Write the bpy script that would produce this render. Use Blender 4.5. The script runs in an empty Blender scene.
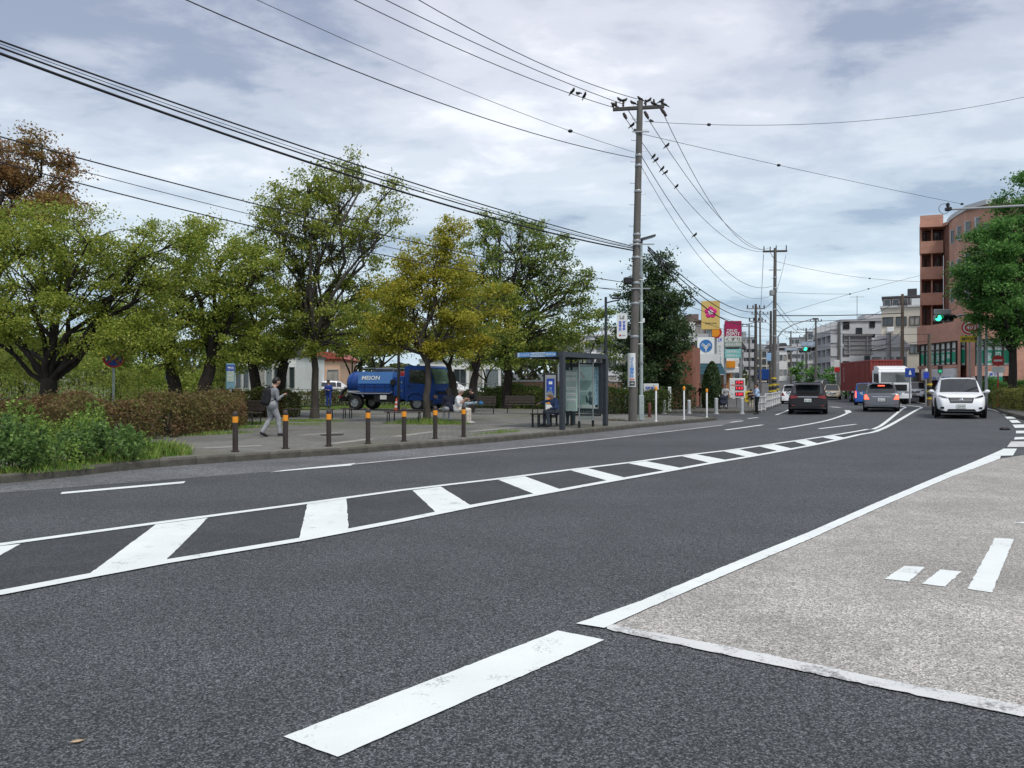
import bpy, math, random
import numpy as np
from mathutils import Vector, Matrix

random.seed(7)
rng = np.random.default_rng(7)
scene = bpy.context.scene
C = scene.collection
PI = math.pi
F, CX, CY, EYE = 760.0, 512.0, 384.0, 1.6      # focal length in pixels, image centre, eye height

# ---------------------------------------------------------------- camera
cam_d = bpy.data.cameras.new('camera')
cam_d.sensor_fit = 'HORIZONTAL'; cam_d.sensor_width = 36.0
cam_d.lens = 36.0 * F / 1024.0
cam_d.clip_start = 0.05; cam_d.clip_end = 5000
cam = bpy.data.objects.new('camera', cam_d); C.objects.link(cam)
cam.location = (0, 0, EYE); cam.rotation_euler = (PI / 2, 0, 0)
scene.camera = cam

# ---------------------------------------------------------------- light, sky, exposure
SUN_EL, SUN_AZ = math.radians(58), math.radians(150)     # azimuth clockwise from +Y
sd = bpy.data.lights.new('sun', 'SUN'); sd.energy = 1.5; sd.angle = math.radians(14); sd.color = (1.0, 0.96, 0.9)
sun = bpy.data.objects.new('sun', sd); C.objects.link(sun)
sv = Vector((math.sin(SUN_AZ) * math.cos(SUN_EL), math.cos(SUN_AZ) * math.cos(SUN_EL), math.sin(SUN_EL)))
sun.rotation_euler = (-sv).to_track_quat('-Z', 'Y').to_euler()
sun.location = (0, 0, 60)

scene.view_settings.view_transform = 'Standard'
scene.view_settings.look = 'None'
scene.view_settings.exposure = 0.72
scene.view_settings.gamma = 1.0

world = bpy.data.worlds.new('World'); scene.world = world; world.use_nodes = True
nt = world.node_tree; nt.nodes.clear()
def wn(t, **k):
    n = nt.nodes.new(t)
    for a, b in k.items(): setattr(n, a, b)
    return n
def wl(a, b): nt.links.new(a, b)
def wmath(op, a, b=None, clamp=False):
    n = wn('ShaderNodeMath', operation=op, use_clamp=clamp)
    for i, s in enumerate((a, b)):
        if s is None: continue
        if isinstance(s, (int, float)): n.inputs[i].default_value = s
        else: wl(s, n.inputs[i])
    return n.outputs[0]
def wmix(f, a, b):
    n = wn('ShaderNodeMix', data_type='RGBA')
    for s, v in ((n.inputs[0], f), (n.inputs[6], a), (n.inputs[7], b)):
        if isinstance(v, tuple): s.default_value = (*v, 1)
        elif isinstance(v, (int, float)): s.default_value = v
        else: wl(v, s)
    return n.outputs[2]
def wramp(fac, stops):
    n = wn('ShaderNodeValToRGB'); cr = n.color_ramp; cr.interpolation = 'EASE'
    while len(cr.elements) < len(stops): cr.elements.new(0.5)
    for e, (p, c) in zip(cr.elements, stops): e.position = p; e.color = (*c, 1)
    wl(fac, n.inputs[0]); return n.outputs[0]
sky = wn('ShaderNodeTexSky', sky_type='NISHITA'); sky.sun_disc = False
sky.sun_elevation = SUN_EL; sky.sun_rotation = SUN_AZ
tc = wn('ShaderNodeTexCoord'); sp = wn('ShaderNodeSeparateXYZ'); wl(tc.outputs['Generated'], sp.inputs[0])
zc = wmath('MAXIMUM', sp.outputs[2], 0.0); zz = wmath('ADD', zc, 0.16)
px_ = wmath('DIVIDE', sp.outputs[0], zz); py_ = wmath('DIVIDE', sp.outputs[1], zz)
cv = wn('ShaderNodeCombineXYZ'); wl(px_, cv.inputs[0]); wl(py_, cv.inputs[1])
def wnoise(scale, detail, rough, dist, off, stretch=(1, 1, 1)):
    mp = wn('ShaderNodeMapping'); mp.inputs[1].default_value = off; mp.inputs[3].default_value = stretch; wl(cv.outputs[0], mp.inputs[0])
    n = wn('ShaderNodeTexNoise'); n.inputs['Scale'].default_value = scale; n.inputs['Detail'].default_value = detail
    n.inputs['Roughness'].default_value = rough; n.inputs['Distortion'].default_value = dist; wl(mp.outputs[0], n.inputs['Vector']); return n.outputs[0]
big = wnoise(1.1, 7, 0.52, 0.15, (3.1, 1.7, 0.0), (0.85, 1.1, 1))
fine = wnoise(3.2, 8, 0.58, 0.25, (1.3, 8.2, 2.0), (0.85, 1.15, 1))
dens = wmath('ADD', wmath('MULTIPLY', big, 0.62), wmath('MULTIPLY', fine, 0.38))
cloud_hi = wramp(dens, [(0.38, (.215, .250, .335)), (0.46, (.365, .390, .462)), (0.54, (.475, .490, .552)), (0.63, (.640, .650, .690))])
cloud_lo = wramp(dens, [(0.38, (.260, .345, .435)), (0.46, (.375, .468, .535)), (0.54, (.440, .530, .588)), (0.63, (.545, .605, .645))])
elev = wramp(zc, [(0.02, (0, 0, 0)), (0.46, (1, 1, 1))])
cloud = wmix(elev, cloud_lo, cloud_hi)
sc_ = wn('ShaderNodeVectorMath', operation='SCALE'); wl(cloud, sc_.inputs[0]); sc_.inputs['Scale'].default_value = 10.0
skymix = wmix(0.93, sky.outputs[0], sc_.outputs[0])
bg = wn('ShaderNodeBackground'); bg.inputs[1].default_value = 0.1; wl(skymix, bg.inputs[0])
wo = wn('ShaderNodeOutputWorld'); wl(bg.outputs[0], wo.inputs[0])

# ---------------------------------------------------------------- the lie of the land
def sstep(a, b, x):
    t = min(1.0, max(0.0, (x - a) / (b - a))); return t * t * (3 - 2 * t)
def gz(x, y):
    y2 = min(y, 320.0)
    hill = 0.026 * 8 * math.log1p(math.exp(min(40, (y2 - 85) / 8)))
    return 0.2 * sstep(8, 24, x) * (1 - sstep(42, 62, y)) + hill
def G(px, py, off=0.0):
    """point of the ground (raised by off) seen at a pixel"""
    y = 20.0
    for _ in range(60):
        x = (px - CX) / F * y
        y = 0.5 * y + 0.5 * F * (EYE - gz(x, y) - off) / (py - CY)
    x = (px - CX) / F * y
    return Vector((x, y, gz(x, y) + off))
def P(px, py, y): return Vector(((px - CX) / F * y, y, EYE - (py - CY) / F * y))
KH = 0.15                                                # kerb height
def gp(px, py):
    y = F * (EYE - KH) / (py - CY)
    return Vector(((px - CX) / F * y, y, KH))

# ---------------------------------------------------------------- object helpers
def tag(o, label=None, cat=None, group=None, kind=None):
    if label: o['label'] = label
    if cat: o['category'] = cat
    if group: o['group'] = group
    if kind: o['kind'] = kind
    return o
def thing(name, label, cat, loc=(0, 0, 0), rotz=0.0, group=None, scale=None):
    o = bpy.data.objects.new(name, None); C.objects.link(o)
    o.empty_display_size = 0.2
    o.location = loc; o.rotation_euler = (0, 0, rotz)
    if scale: o.scale = (scale,) * 3 if isinstance(scale, (int, float)) else scale
    return tag(o, label, cat, group)
def link(name, me, parent=None, loc=None, rot=None):
    o = bpy.data.objects.new(name, me); C.objects.link(o)
    if parent: o.parent = parent
    if loc is not None: o.location = loc
    if rot is not None: o.rotation_euler = rot
    return o
def copy_tree(o, parent=None):
    c = o.copy(); C.objects.link(c); c.parent = parent
    for ch in list(o.children): copy_tree(ch, c)
    return c
def face_cam(x, y): return -math.atan2(x, y)             # turns local -Y towards the camera
class MB:
    def __init__(s): s.v = []; s.f = []; s.m = []
    def add(s, vs, fs, mi=0, M=None):
        b = len(s.v)
        s.v += [tuple(M @ Vector(p)) for p in vs] if M is not None else [tuple(p) for p in vs]
        s.f += [tuple(b + i for i in f) for f in fs]; s.m += [mi] * len(fs); return s
    def box(s, cx, cy, cz, sx, sy, sz, mi=0, rot=None, M=None):
        vs = [Vector((x * sx / 2, y * sy / 2, z * sz / 2)) for x in (-1, 1) for y in (-1, 1) for z in (-1, 1)]
        if rot is not None:
            R = Matrix.Rotation(rot[2], 3, 'Z') @ Matrix.Rotation(rot[1], 3, 'Y') @ Matrix.Rotation(rot[0], 3, 'X'); vs = [R @ v for v in vs]
        vs = [v + Vector((cx, cy, cz)) for v in vs]
        return s.add(vs, [(0, 1, 3, 2), (4, 6, 7, 5), (0, 4, 5, 1), (2, 3, 7, 6), (0, 2, 6, 4), (1, 5, 7, 3)], mi, M)
    def bbox(s, cx, cy, cz, sx, sy, sz, bv, mi=0, M=None):     # box with bevelled vertical edges and top
        x, y, z = sx / 2, sy / 2, sz / 2; b = min(bv, x * .9, y * .9, z * .9)
        def ring(zz, i):
            X, Y = x - i, y - i
            return [(-X + b, -Y, zz), (X - b, -Y, zz), (X, -Y + b, zz), (X, Y - b, zz), (X - b, Y, zz), (-X + b, Y, zz), (-X, Y - b, zz), (-X, -Y + b, zz)]
        rs = [ring(-z, b), ring(-z + b, 0), ring(z - b, 0), ring(z, b)]
        vs = [(p[0] + cx, p[1] + cy, p[2] + cz) for r in rs for p in r]; fs = []
        for k in range(3):
            for i in range(8): fs.append((k * 8 + i, k * 8 + (i + 1) % 8, k * 8 + 8 + (i + 1) % 8, k * 8 + 8 + i))
        fs += [tuple(range(7, -1, -1)), tuple(range(24, 32))]
        return s.add(vs, fs, mi, M)
    def path(s, pts, rad, n=8, mi=0, cap=True, M=None):
        pts = [Vector(p) for p in pts]; k = len(pts)
        if not hasattr(rad, '__len__'): rad = [rad] * k
        vs = []; u = None
        for i, p in enumerate(pts):
            t = (pts[min(i + 1, k - 1)] - pts[max(i - 1, 0)]).normalized()
            if u is None: u = t.orthogonal().normalized()
            else:
                u = u - t * u.dot(t); u = u.normalized() if u.length > 1e-6 else t.orthogonal().normalized()
            w = t.cross(u)
            for j in range(n):
                a = 2 * PI * j / n; vs.append(p + (u * math.cos(a) + w * math.sin(a)) * rad[i])
        fs = [(i * n + j, i * n + (j + 1) % n, (i + 1) * n + (j + 1) % n, (i + 1) * n + j) for i in range(k - 1) for j in range(n)]
        if cap: fs += [tuple(range(n - 1, -1, -1)), tuple((k - 1) * n + j for j in range(n))]
        return s.add(vs, fs, mi, M)
    def lathe(s, prof, n=12, c=(0, 0, 0), mi=0, M=None, cap=True):
        vs = [(c[0] + r * math.cos(2 * PI * j / n), c[1] + r * math.sin(2 * PI * j / n), c[2] + z) for r, z in prof for j in range(n)]
        k = len(prof)
        fs = [(i * n + j, i * n + (j + 1) % n, (i + 1) * n + (j + 1) % n, (i + 1) * n + j) for i in range(k - 1) for j in range(n)]
        if cap: fs += [tuple(range(n - 1, -1, -1)), tuple((k - 1) * n + j for j in range(n))]
        return s.add(vs, fs, mi, M)
    def ball(s, c, r, nu=10, nv=6, mi=0, M=None):
        if not hasattr(r, '__len__'): r = (r, r, r)
        vs = []; 
        for i in range(nv + 1):
            a = PI * i / nv
            for j in range(nu):
                b = 2 * PI * j / nu; vs.append((c[0] + r[0] * math.sin(a) * math.cos(b), c[1] + r[1] * math.sin(a) * math.sin(b), c[2] + r[2] * math.cos(a)))
        fs = [(i * nu + j, (i + 1) * nu + j, (i + 1) * nu + (j + 1) % nu, i * nu + (j + 1) % nu) for i in range(nv) for j in range(nu)]
        return s.add(vs, fs, mi, M)
    def disc(s, c, r, t, n=20, mi=0, axis='y', M=None):       # flat drum along an axis
        vs = []
        for d in (-t / 2, t / 2):
            for j in range(n):
                a = 2 * PI * j / n; q = (r * math.cos(a), r * math.sin(a))
                vs.append({'y': (c[0] + q[0], c[1] + d, c[2] + q[1]), 'x': (c[0] + d, c[1] + q[0], c[2] + q[1]), 'z': (c[0] + q[0], c[1] + q[1], c[2] + d)}[axis])
        fs = [(j, (j + 1) % n, n + (j + 1) % n, n + j) for j in range(n)] + [tuple(range(n - 1, -1, -1)), tuple(range(n, 2 * n))]
        return s.add(vs, fs, mi, M)
    def prism(s, poly, d0, d1, mi=0, plane='xz', M=None):     # polygon in a plane, extruded along the third axis
        vs = []
        for d in (d0, d1):
            for a, b in poly: vs.append({'xz': (a, d, b), 'yz': (d, a, b), 'xy': (a, b, d)}[plane])
        n = len(poly)
        fs = [(j, (j + 1) % n, n + (j + 1) % n, n + j) for j in range(n)] + [tuple(range(n - 1, -1, -1)), tuple(range(n, 2 * n))]
        return s.add(vs, fs, mi, M)
    def mesh(s, name, mats, smooth=None):
        me = bpy.data.meshes.new(name); me.from_pydata(s.v, [], s.f)
        for m in (mats if isinstance(mats, (list, tuple)) else [mats]): me.materials.append(m)
        me.polygons.foreach_set('material_index', s.m)
        import bmesh
        bm = bmesh.new(); bm.from_mesh(me); bmesh.ops.recalc_face_normals(bm, faces=bm.faces); bm.to_mesh(me); bm.free()
        if smooth:
            me.polygons.foreach_set('use_smooth', [True] * len(me.polygons)); me.set_sharp_from_angle(angle=math.radians(smooth))
        me.update(); return me
    def build(s, name, mats, parent=None, smooth=None, loc=None, rot=None): return link(name, s.mesh(name, mats, smooth), parent, loc, rot)

def ring_frame(mb, w, h, t, d, mi=0, y=0.0):            # rectangular frame in the xz plane, butt jointed
    mb.box(0, y, h - t / 2, w, d, t, mi); mb.box(0, y, t / 2, w, d, t, mi)
    mb.box(-w / 2 + t / 2, y, h / 2, t, d, h - 2 * t, mi); mb.box(w / 2 - t / 2, y, h / 2, t, d, h - 2 * t, mi); return mb

# ---------------------------------------------------------------- materials
MATS = {}
def newmat(name):
    m = bpy.data.materials.new(name); m.use_nodes = True; t = m.node_tree; t.nodes.clear()
    def N(k, **a):
        n = t.nodes.new(k)
        for x, y in a.items(): setattr(n, x, y)
        return n
    def L(a, b): t.links.new(a, b)
    return m, N, L
def set_in(n, key, v, L):
    s = n.inputs[key]
    if isinstance(v, tuple): s.default_value = (*v, 1) if len(v) == 3 and s.type == 'RGBA' else v
    elif isinstance(v, (int, float)): s.default_value = v
    else: L(v, s)
def mixc(N, L, f, a, b, bt='MIX'):
    n = N('ShaderNodeMix', data_type='RGBA', blend_type=bt)
    set_in(n, 0, f, L); set_in(n, 6, a, L); set_in(n, 7, b, L); return n.outputs[2]
def rampf(N, L, f, stops):
    n = N('ShaderNodeValToRGB'); cr = n.color_ramp
    while len(cr.elements) < len(stops): cr.elements.new(0.5)
    for e, (p, c) in zip(cr.elements, stops): e.position = p; e.color = (*c, 1) if isinstance(c, tuple) else (c, c, c, 1)
    L(f, n.inputs[0]); return n.outputs[0]
def noise(N, L, vec, scale, detail=4, rough=.55, dist=0):
    n = N('ShaderNodeTexNoise'); n.inputs['Scale'].default_value = scale; n.inputs['Detail'].default_value = detail
    n.inputs['Roughness'].default_value = rough; n.inputs['Distortion'].default_value = dist; L(vec, n.inputs['Vector']); return n.outputs[0]
def bump(N, L, h, strength, dist):
    n = N('ShaderNodeBump'); n.inputs['Strength'].default_value = strength; n.inputs['Distance'].default_value = dist; L(h, n.inputs['Height']); return n.outputs[0]
def out(N, L, sh):
    o = N('ShaderNodeOutputMaterial'); L(sh, o.inputs[0])
def pm(name, col, rough=.6, metal=0., var=.18, scale=6., bscale=40., b=.0, spec=.4, coat=0., dirt=0., stretch=None):
    """plain painted / metal / concrete surface: two noises of tone, optional grain"""
    if name in MATS: return MATS[name]
    m, N, L = newmat(name)
    tcd = N('ShaderNodeTexCoord').outputs['Object']
    if stretch:
        mp = N('ShaderNodeMapping'); mp.inputs[3].default_value = stretch; L(tcd, mp.inputs[0]); tcd = mp.outputs[0]
    n1 = noise(N, L, tcd, scale, 5, .6)
    f = rampf(N, L, n1, [(.3, 0.), (.7, 1.)])
    c = mixc(N, L, f, tuple(x * (1 - var) for x in col), tuple(min(1, x * (1 + var)) for x in col))
    if dirt:
        n2 = noise(N, L, tcd, scale * .35, 6, .65); f2 = rampf(N, L, n2, [(.5, 0.), (.75, dirt)])
        c = mixc(N, L, f2, c, tuple(x * .45 + .01 for x in col))
    p = N('ShaderNodeBsdfPrincipled'); L(c, p.inputs['Base Color'])
    p.inputs['Roughness'].default_value = rough; p.inputs['Metallic'].default_value = metal
    p.inputs['Specular IOR Level'].default_value = spec
    if coat: p.inputs['Coat Weight'].default_value = coat; p.inputs['Coat Roughness'].default_value = .05
    if b: L(bump(N, L, noise(N, L, tcd, bscale, 3), b, .02), p.inputs['Normal'])
    out(N, L, p.outputs[0]); MATS[name] = m; return m
def emis(name, col, strength):
    if name in MATS: return MATS[name]
    m, N, L = newmat(name); e = N('ShaderNodeEmission'); e.inputs[0].default_value = (*col, 1); e.inputs[1].default_value = strength
    out(N, L, e.outputs[0]); MATS[name] = m; return m
def leafmat(name, a, b, c, scale=.5, tr=.45):
    """three leaf tones: random per leaf, drifting over the crown"""
    m, N, L = newmat(name)
    tcd = N('ShaderNodeTexCoord').outputs['Object']
    isl = N('ShaderNodeNewGeometry').outputs['Random Per Island']
    n1 = noise(N, L, tcd, scale, 4, .6)
    f1 = rampf(N, L, n1, [(.36, 0.), (.64, 1.)])
    col = mixc(N, L, f1, a, b)
    f2 = rampf(N, L, isl, [(.62, 0.), (.98, 1.)])
    col = mixc(N, L, f2, col, c)
    hv = N('ShaderNodeHueSaturation'); L(col, hv.inputs['Color'])
    mr = N('ShaderNodeMapRange'); mr.inputs[3].default_value = .72; mr.inputs[4].default_value = 1.25; L(isl, mr.inputs[0]); L(mr.outputs[0], hv.inputs['Value'])
    d = N('ShaderNodeBsdfPrincipled'); L(hv.outputs[0], d.inputs['Base Color']); d.inputs['Roughness'].default_value = .5; d.inputs['Specular IOR Level'].default_value = .25
    t = N('ShaderNodeBsdfTranslucent'); L(hv.outputs[0], t.inputs[0])
    mx = N('ShaderNodeMixShader'); mx.inputs[0].default_value = tr; L(d.outputs[0], mx.inputs[1]); L(t.outputs[0], mx.inputs[2])
    out(N, L, mx.outputs[0]); MATS[name] = m; return m
def asphalt(name, lo, mid, hi, cell=70., big=.16, cracks=0.):
    m, N, L = newmat(name)
    tcd = N('ShaderNodeTexCoord').outputs['Object']
    vo = N('ShaderNodeTexVoronoi'); vo.inputs['Scale'].default_value = cell; L(tcd, vo.inputs['Vector'])
    sp_ = N('ShaderNodeSeparateColor'); L(vo.outputs['Color'], sp_.inputs[0])
    c = rampf(N, L, sp_.outputs[0], [(0., lo), (.5, mid), (1., hi)])
    gap = rampf(N, L, vo.outputs['Distance'], [(.35, 1.), (.75, .45)])
    c = mixc(N, L, 1., c, gap, 'MULTIPLY')
    f2 = noise(N, L, tcd, cell * .33, 3, .7); f2 = rampf(N, L, f2, [(.35, .72), (.65, 1.28)])
    c = mixc(N, L, 1., c, f2, 'MULTIPLY')
    n1 = noise(N, L, tcd, .55, 7, .62, .6); f = rampf(N, L, n1, [(.3, 1 - big), (.7, 1 + big)])
    c = mixc(N, L, 1., c, f, 'MULTIPLY')
    mpt = N('ShaderNodeMapping'); mpt.inputs[2].default_value = (0, 0, -math.radians(50)); mpt.inputs[3].default_value = (.05, .55, 1); L(tcd, mpt.inputs[0])
    ft = rampf(N, L, noise(N, L, mpt.outputs[0], 1., 4, .55), [(.3, .88), (.7, 1.12)]); c = mixc(N, L, 1., c, ft, 'MULTIPLY')
    if cracks:
        n3 = noise(N, L, tcd, 2.2, 8, .7, 1.2); f3 = rampf(N, L, n3, [(.46, 0.), (.62, cracks)])
        c = mixc(N, L, f3, c, tuple(x * .45 for x in mid))
    p = N('ShaderNodeBsdfPrincipled'); L(c, p.inputs['Base Color']); p.inputs['Roughness'].default_value = .8; p.inputs['Specular IOR Level'].default_value = .3
    h = mixc(N, L, .5, vo.outputs['Distance'], f2)
    L(bump(N, L, h, .45, .005), p.inputs['Normal'])
    out(N, L, p.outputs[0]); MATS[name] = m; return m
def paintmat(name, col, wear, under):
    m, N, L = newmat(name)
    tcd = N('ShaderNodeTexCoord').outputs['Object']
    n1 = noise(N, L, tcd, 3., 6, .7); n2 = noise(N, L, tcd, 60., 3, .7)
    s = N('ShaderNodeMath', operation='MULTIPLY_ADD'); L(n2, s.inputs[0]); s.inputs[1].default_value = .7; L(n1, s.inputs[2])
    hf = N('ShaderNodeMath', operation='MULTIPLY'); L(s.outputs[0], hf.inputs[0]); hf.inputs[1].default_value = .6
    f = rampf(N, L, hf.outputs[0], [(.68 - wear * .45, 0.), (.8 - wear * .45, 1.)])
    tone = rampf(N, L, noise(N, L, tcd, 1.4, 6, .6), [(.3, .9), (.7, 1.03)])
    c = mixc(N, L, 1., col, tone, 'MULTIPLY')
    c = mixc(N, L, f, c, under)
    p = N('ShaderNodeBsdfPrincipled'); L(c, p.inputs['Base Color']); p.inputs['Roughness'].default_value = .6; p.inputs['Specular IOR Level'].default_value = .35
    L(bump(N, L, n2, .35, .004), p.inputs['Normal'])
    out(N, L, p.outputs[0]); MATS[name] = m; return m
def brickmat(name, a, b, mortar, scale, w=.5, h=.25):
    m, N, L = newmat(name)
    g = N('ShaderNodeTexCoord'); tcd = g.outputs['Object']
    s = N('ShaderNodeSeparateXYZ'); L(tcd, s.inputs[0])
    ad = N('ShaderNodeMath', operation='ADD'); L(s.outputs[0], ad.inputs[0]); L(s.outputs[1], ad.inputs[1])
    cb = N('ShaderNodeCombineXYZ'); L(ad.outputs[0], cb.inputs[0]); L(s.outputs[2], cb.inputs[1])
    bt = N('ShaderNodeTexBrick'); bt.inputs['Scale'].default_value = scale; bt.inputs['Color1'].default_value = (*a, 1); bt.inputs['Color2'].default_value = (*b, 1)
    bt.inputs['Mortar'].default_value = (*mortar, 1); bt.inputs['Mortar Size'].default_value = .015; bt.inputs['Brick Width'].default_value = w; bt.inputs['Row Height'].default_value = h
    L(cb.outputs[0], bt.inputs['Vector'])
    f = rampf(N, L, noise(N, L, tcd, .8, 6, .6), [(.3, .8), (.7, 1.15)])
    c = mixc(N, L, 1., bt.outputs[0], f, 'MULTIPLY')
    p = N('ShaderNodeBsdfPrincipled'); L(c, p.inputs['Base Color']); p.inputs['Roughness'].default_value = .75
    L(bump(N, L, bt.outputs['Fac'], -.4, .01), p.inputs['Normal'])
    out(N, L, p.outputs[0]); MATS[name] = m; return m
def glassmat(name, col, alpha):
    m, N, L = newmat(name)
    tb = N('ShaderNodeBsdfTransparent'); tb.inputs[0].default_value = (*col, 1)
    g = N('ShaderNodeBsdfGlossy'); g.inputs['Roughness'].default_value = .03; g.inputs[0].default_value = (.9, .95, .95, 1)
    lw = N('ShaderNodeLayerWeight'); fr = N('ShaderNodeMath', operation='POWER'); L(lw.outputs['Facing'], fr.inputs[0]); fr.inputs[1].default_value = 5.
    a = N('ShaderNodeMath', operation='ADD', use_clamp=True); L(fr.outputs[0], a.inputs[0]); a.inputs[1].default_value = alpha
    mx = N('ShaderNodeMixShader'); L(a.outputs[0], mx.inputs[0]); L(tb.outputs[0], mx.inputs[1]); L(g.outputs[0], mx.inputs[2])
    out(N, L, mx.outputs[0]); MATS[name] = m; return m

ASPH = asphalt('road_asphalt', (.026, .029, .033), (.069, .076, .082), (.185, .198, .208), 112., .13)
ASPH_OLD = asphalt('old_asphalt', (.09, .094, .10), (.165, .172, .18), (.27, .275, .285), 60., .2, .5)
ASPH_MED = asphalt('median_asphalt', (.026, .029, .033), (.060, .066, .071), (.13, .138, .148), 125., .16, .3)
AGG = asphalt('pale_aggregate', (.22, .21, .19), (.44, .42, .385), (.60, .58, .54), 95., .2, .35)
WHITE = paintmat('fresh_marking_paint', (.72, .76, .745), .24, (.2, .21, .22))
WORN = paintmat('worn_marking_paint', (.62, .63, .62), .36, (.16, .16, .16))
CONC = pm('pole_concrete', (.125, .118, .108), .85, var=.22, scale=3., b=.3, bscale=30, dirt=.5, stretch=(3, 3, .5))
KERB = pm('kerb_concrete', (.085, .080, .066), .9, var=.35, scale=3.5, b=.5, bscale=25, dirt=.7)
BLACK = pm('black_paint', (.012, .012, .014), .45)
RUBBER = pm('tyre_rubber', (.015, .015, .016), .85, b=.2)
DGLASS = pm('dark_glass', (.018, .022, .024), .04, var=.3, scale=1.2, spec=.9)
STEEL = pm('galvanised_steel', (.34, .36, .37), .45, .6, var=.12)
WHITEP = pm('white_paint', (.74, .75, .75), .4, var=.06, scale=2, dirt=.2)
GREYP = pm('grey_paint', (.28, .30, .31), .5, var=.1)
DARKP = pm('charcoal_paint', (.035, .042, .052), .35, var=.12, spec=.5)
CHROME = pm('bright_metal', (.6, .62, .64), .2, .9, var=.08)
BARK = pm('dark_bark', (.028, .023, .019), .95, var=.45, scale=7, b=.9, bscale=22, stretch=(1, 1, .3))
BARK_GREY = pm('grey_bark', (.062, .054, .045), .95, var=.4, scale=7, b=.8, bscale=22, stretch=(1, 1, .3))
CABLE = pm('cable_rubber', (.014, .015, .017), .6)
ORANGE = pm('reflective_orange', (.80, .30, .02), .4, var=.1)
PLATE = pm('plate_white', (.7, .72, .70), .5, var=.05)
INK = pm('print_ink', (.02, .025, .03), .6)

FONT = None
def text_mesh(body, w, h, mat, spacing=1.0, line=1.0):
    """flat lettering in the local xz plane, facing -Y, centred, scaled to fit w x h"""
    cu = bpy.data.curves.new('lettering', 'FONT'); cu.body = body; cu.align_x = 'CENTER'; cu.size = 1; cu.extrude = .0; cu.offset = .018
    cu.space_character = spacing; cu.space_line = line; cu.resolution_u = 3
    o = bpy.data.objects.new('lettering', cu); C.objects.link(o)
    bpy.context.view_layer.update()
    me = bpy.data.meshes.new_from_object(o.evaluated_get(bpy.context.evaluated_depsgraph_get()))
    bpy.data.objects.remove(o); bpy.data.curves.remove(cu)
    n = len(me.vertices)
    co = np.zeros(n * 3); me.vertices.foreach_get('co', co); co = co.reshape(-1, 3)
    lo, hi = co.min(0), co.max(0); s = hi - lo
    res = np.zeros_like(co); res[:, 0] = (co[:, 0] - (lo[0] + hi[0]) / 2) * w / max(s[0], 1e-6); res[:, 2] = (co[:, 1] - (lo[1] + hi[1]) / 2) * h / max(s[1], 1e-6)
    me.vertices.foreach_set('co', res.ravel()); me.materials.clear(); me.materials.append(mat); me.update(); return me
def put_text(body, w, h, mat, parent, loc, rot=None, name='lettering', **k):
    return link(name, text_mesh(body, w, h, mat, **k), parent, loc, rot)

# ================================================================ GROUND, ROAD, MARKINGS
def grid_sheet(name, xs, ys, zf, mat, keep=None):
    vs = []; fs = []; idx = {}
    for j, y in enumerate(ys):
        for i, x in enumerate(xs): vs.append((x, y, zf(x, y)))
    nx = len(xs)
    for j in range(len(ys) - 1):
        for i in range(nx - 1):
            if keep and not keep((xs[i] + xs[i + 1]) / 2, (ys[j] + ys[j + 1]) / 2): continue
            fs.append((j * nx + i, j * nx + i + 1, (j + 1) * nx + i + 1, (j + 1) * nx + i))
    mb = MB(); mb.add(vs, fs); o = mb.build(name, mat, smooth=60)
    return tag(o, kind='structure')
def span(*segs):
    r = []
    for a, b, n in segs: r += list(np.linspace(a, b, n, endpoint=False))
    return [float(x) for x in r] + [float(segs[-1][1])]
SOIL = pm('distant_soil', (.10, .11, .07), .95, var=.35, scale=.2)
grid_sheet('ground', span((-1500, -100, 8), (-100, 160, 40), (160, 1500, 8)), span((-60, 0, 4), (0, 330, 70), (330, 2600, 12)), lambda x, y: gz(x, y) - .12, SOIL)
grid_sheet('road', span((-60, 0, 20), (0, 40, 40), (40, 130, 30)), span((-14, 0, 7), (0, 60, 60), (60, 330, 60)), gz, ASPH)

def sheet_px(name, pts, mat, off, sub=1.2, kind='structure', label=None, world=False, rag=0.):
    """a flat marking whose corners are given where they lie on the road; cut into small faces so it follows the ground"""
    import bmesh
    ps = [Vector(p) if world else G(*p) for p in pts]
    bm = bmesh.new(); bm.faces.new([bm.verts.new((p.x, p.y, 0)) for p in ps])
    lo = [min(p[k] for p in ps) for k in (0, 1)]; hi = [max(p[k] for p in ps) for k in (0, 1)]
    for k in (0, 1):
        n = int((hi[k] - lo[k]) / sub)
        for q in range(1, n + 1):
            co = [0, 0, 0]; no = [0, 0, 0]; co[k] = lo[k] + (hi[k] - lo[k]) * q / (n + 1); no[k] = 1
            bmesh.ops.bisect_plane(bm, geom=bm.verts[:] + bm.edges[:] + bm.faces[:], plane_co=co, plane_no=no)
    bm.normal_update()
    for f in bm.faces:
        if f.normal.z < 0: f.normal_flip()
    if rag:
        for v in bm.verts:
            if v.is_boundary: v.co.x += random.gauss(0, rag); v.co.y += random.gauss(0, rag)
    for v in bm.verts: v.co.z = gz(v.co.x, v.co.y) + off
    me = bpy.data.meshes.new(name); bm.to_mesh(me); bm.free(); me.materials.append(mat)
    o = link(name, me); return tag(o, label, kind=kind)
def smooth_line(pts, step=.8):
    """Catmull-Rom through ground points"""
    ps = [Vector((p[0], p[1])) for p in pts]; r = []
    for i in range(len(ps) - 1):
        p0, p1, p2, p3 = ps[max(0, i - 1)], ps[i], ps[i + 1], ps[min(len(ps) - 1, i + 2)]
        n = max(1, int((p2 - p1).length / step))
        for k in range(n):
            t = k / n
            r.append(.5 * ((2 * p1) + (p2 - p0) * t + (2 * p0 - 5 * p1 + 4 * p2 - p3) * t * t + (3 * p1 - p0 - 3 * p2 + p3) * t ** 3))
    return r + [ps[-1]]
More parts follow.
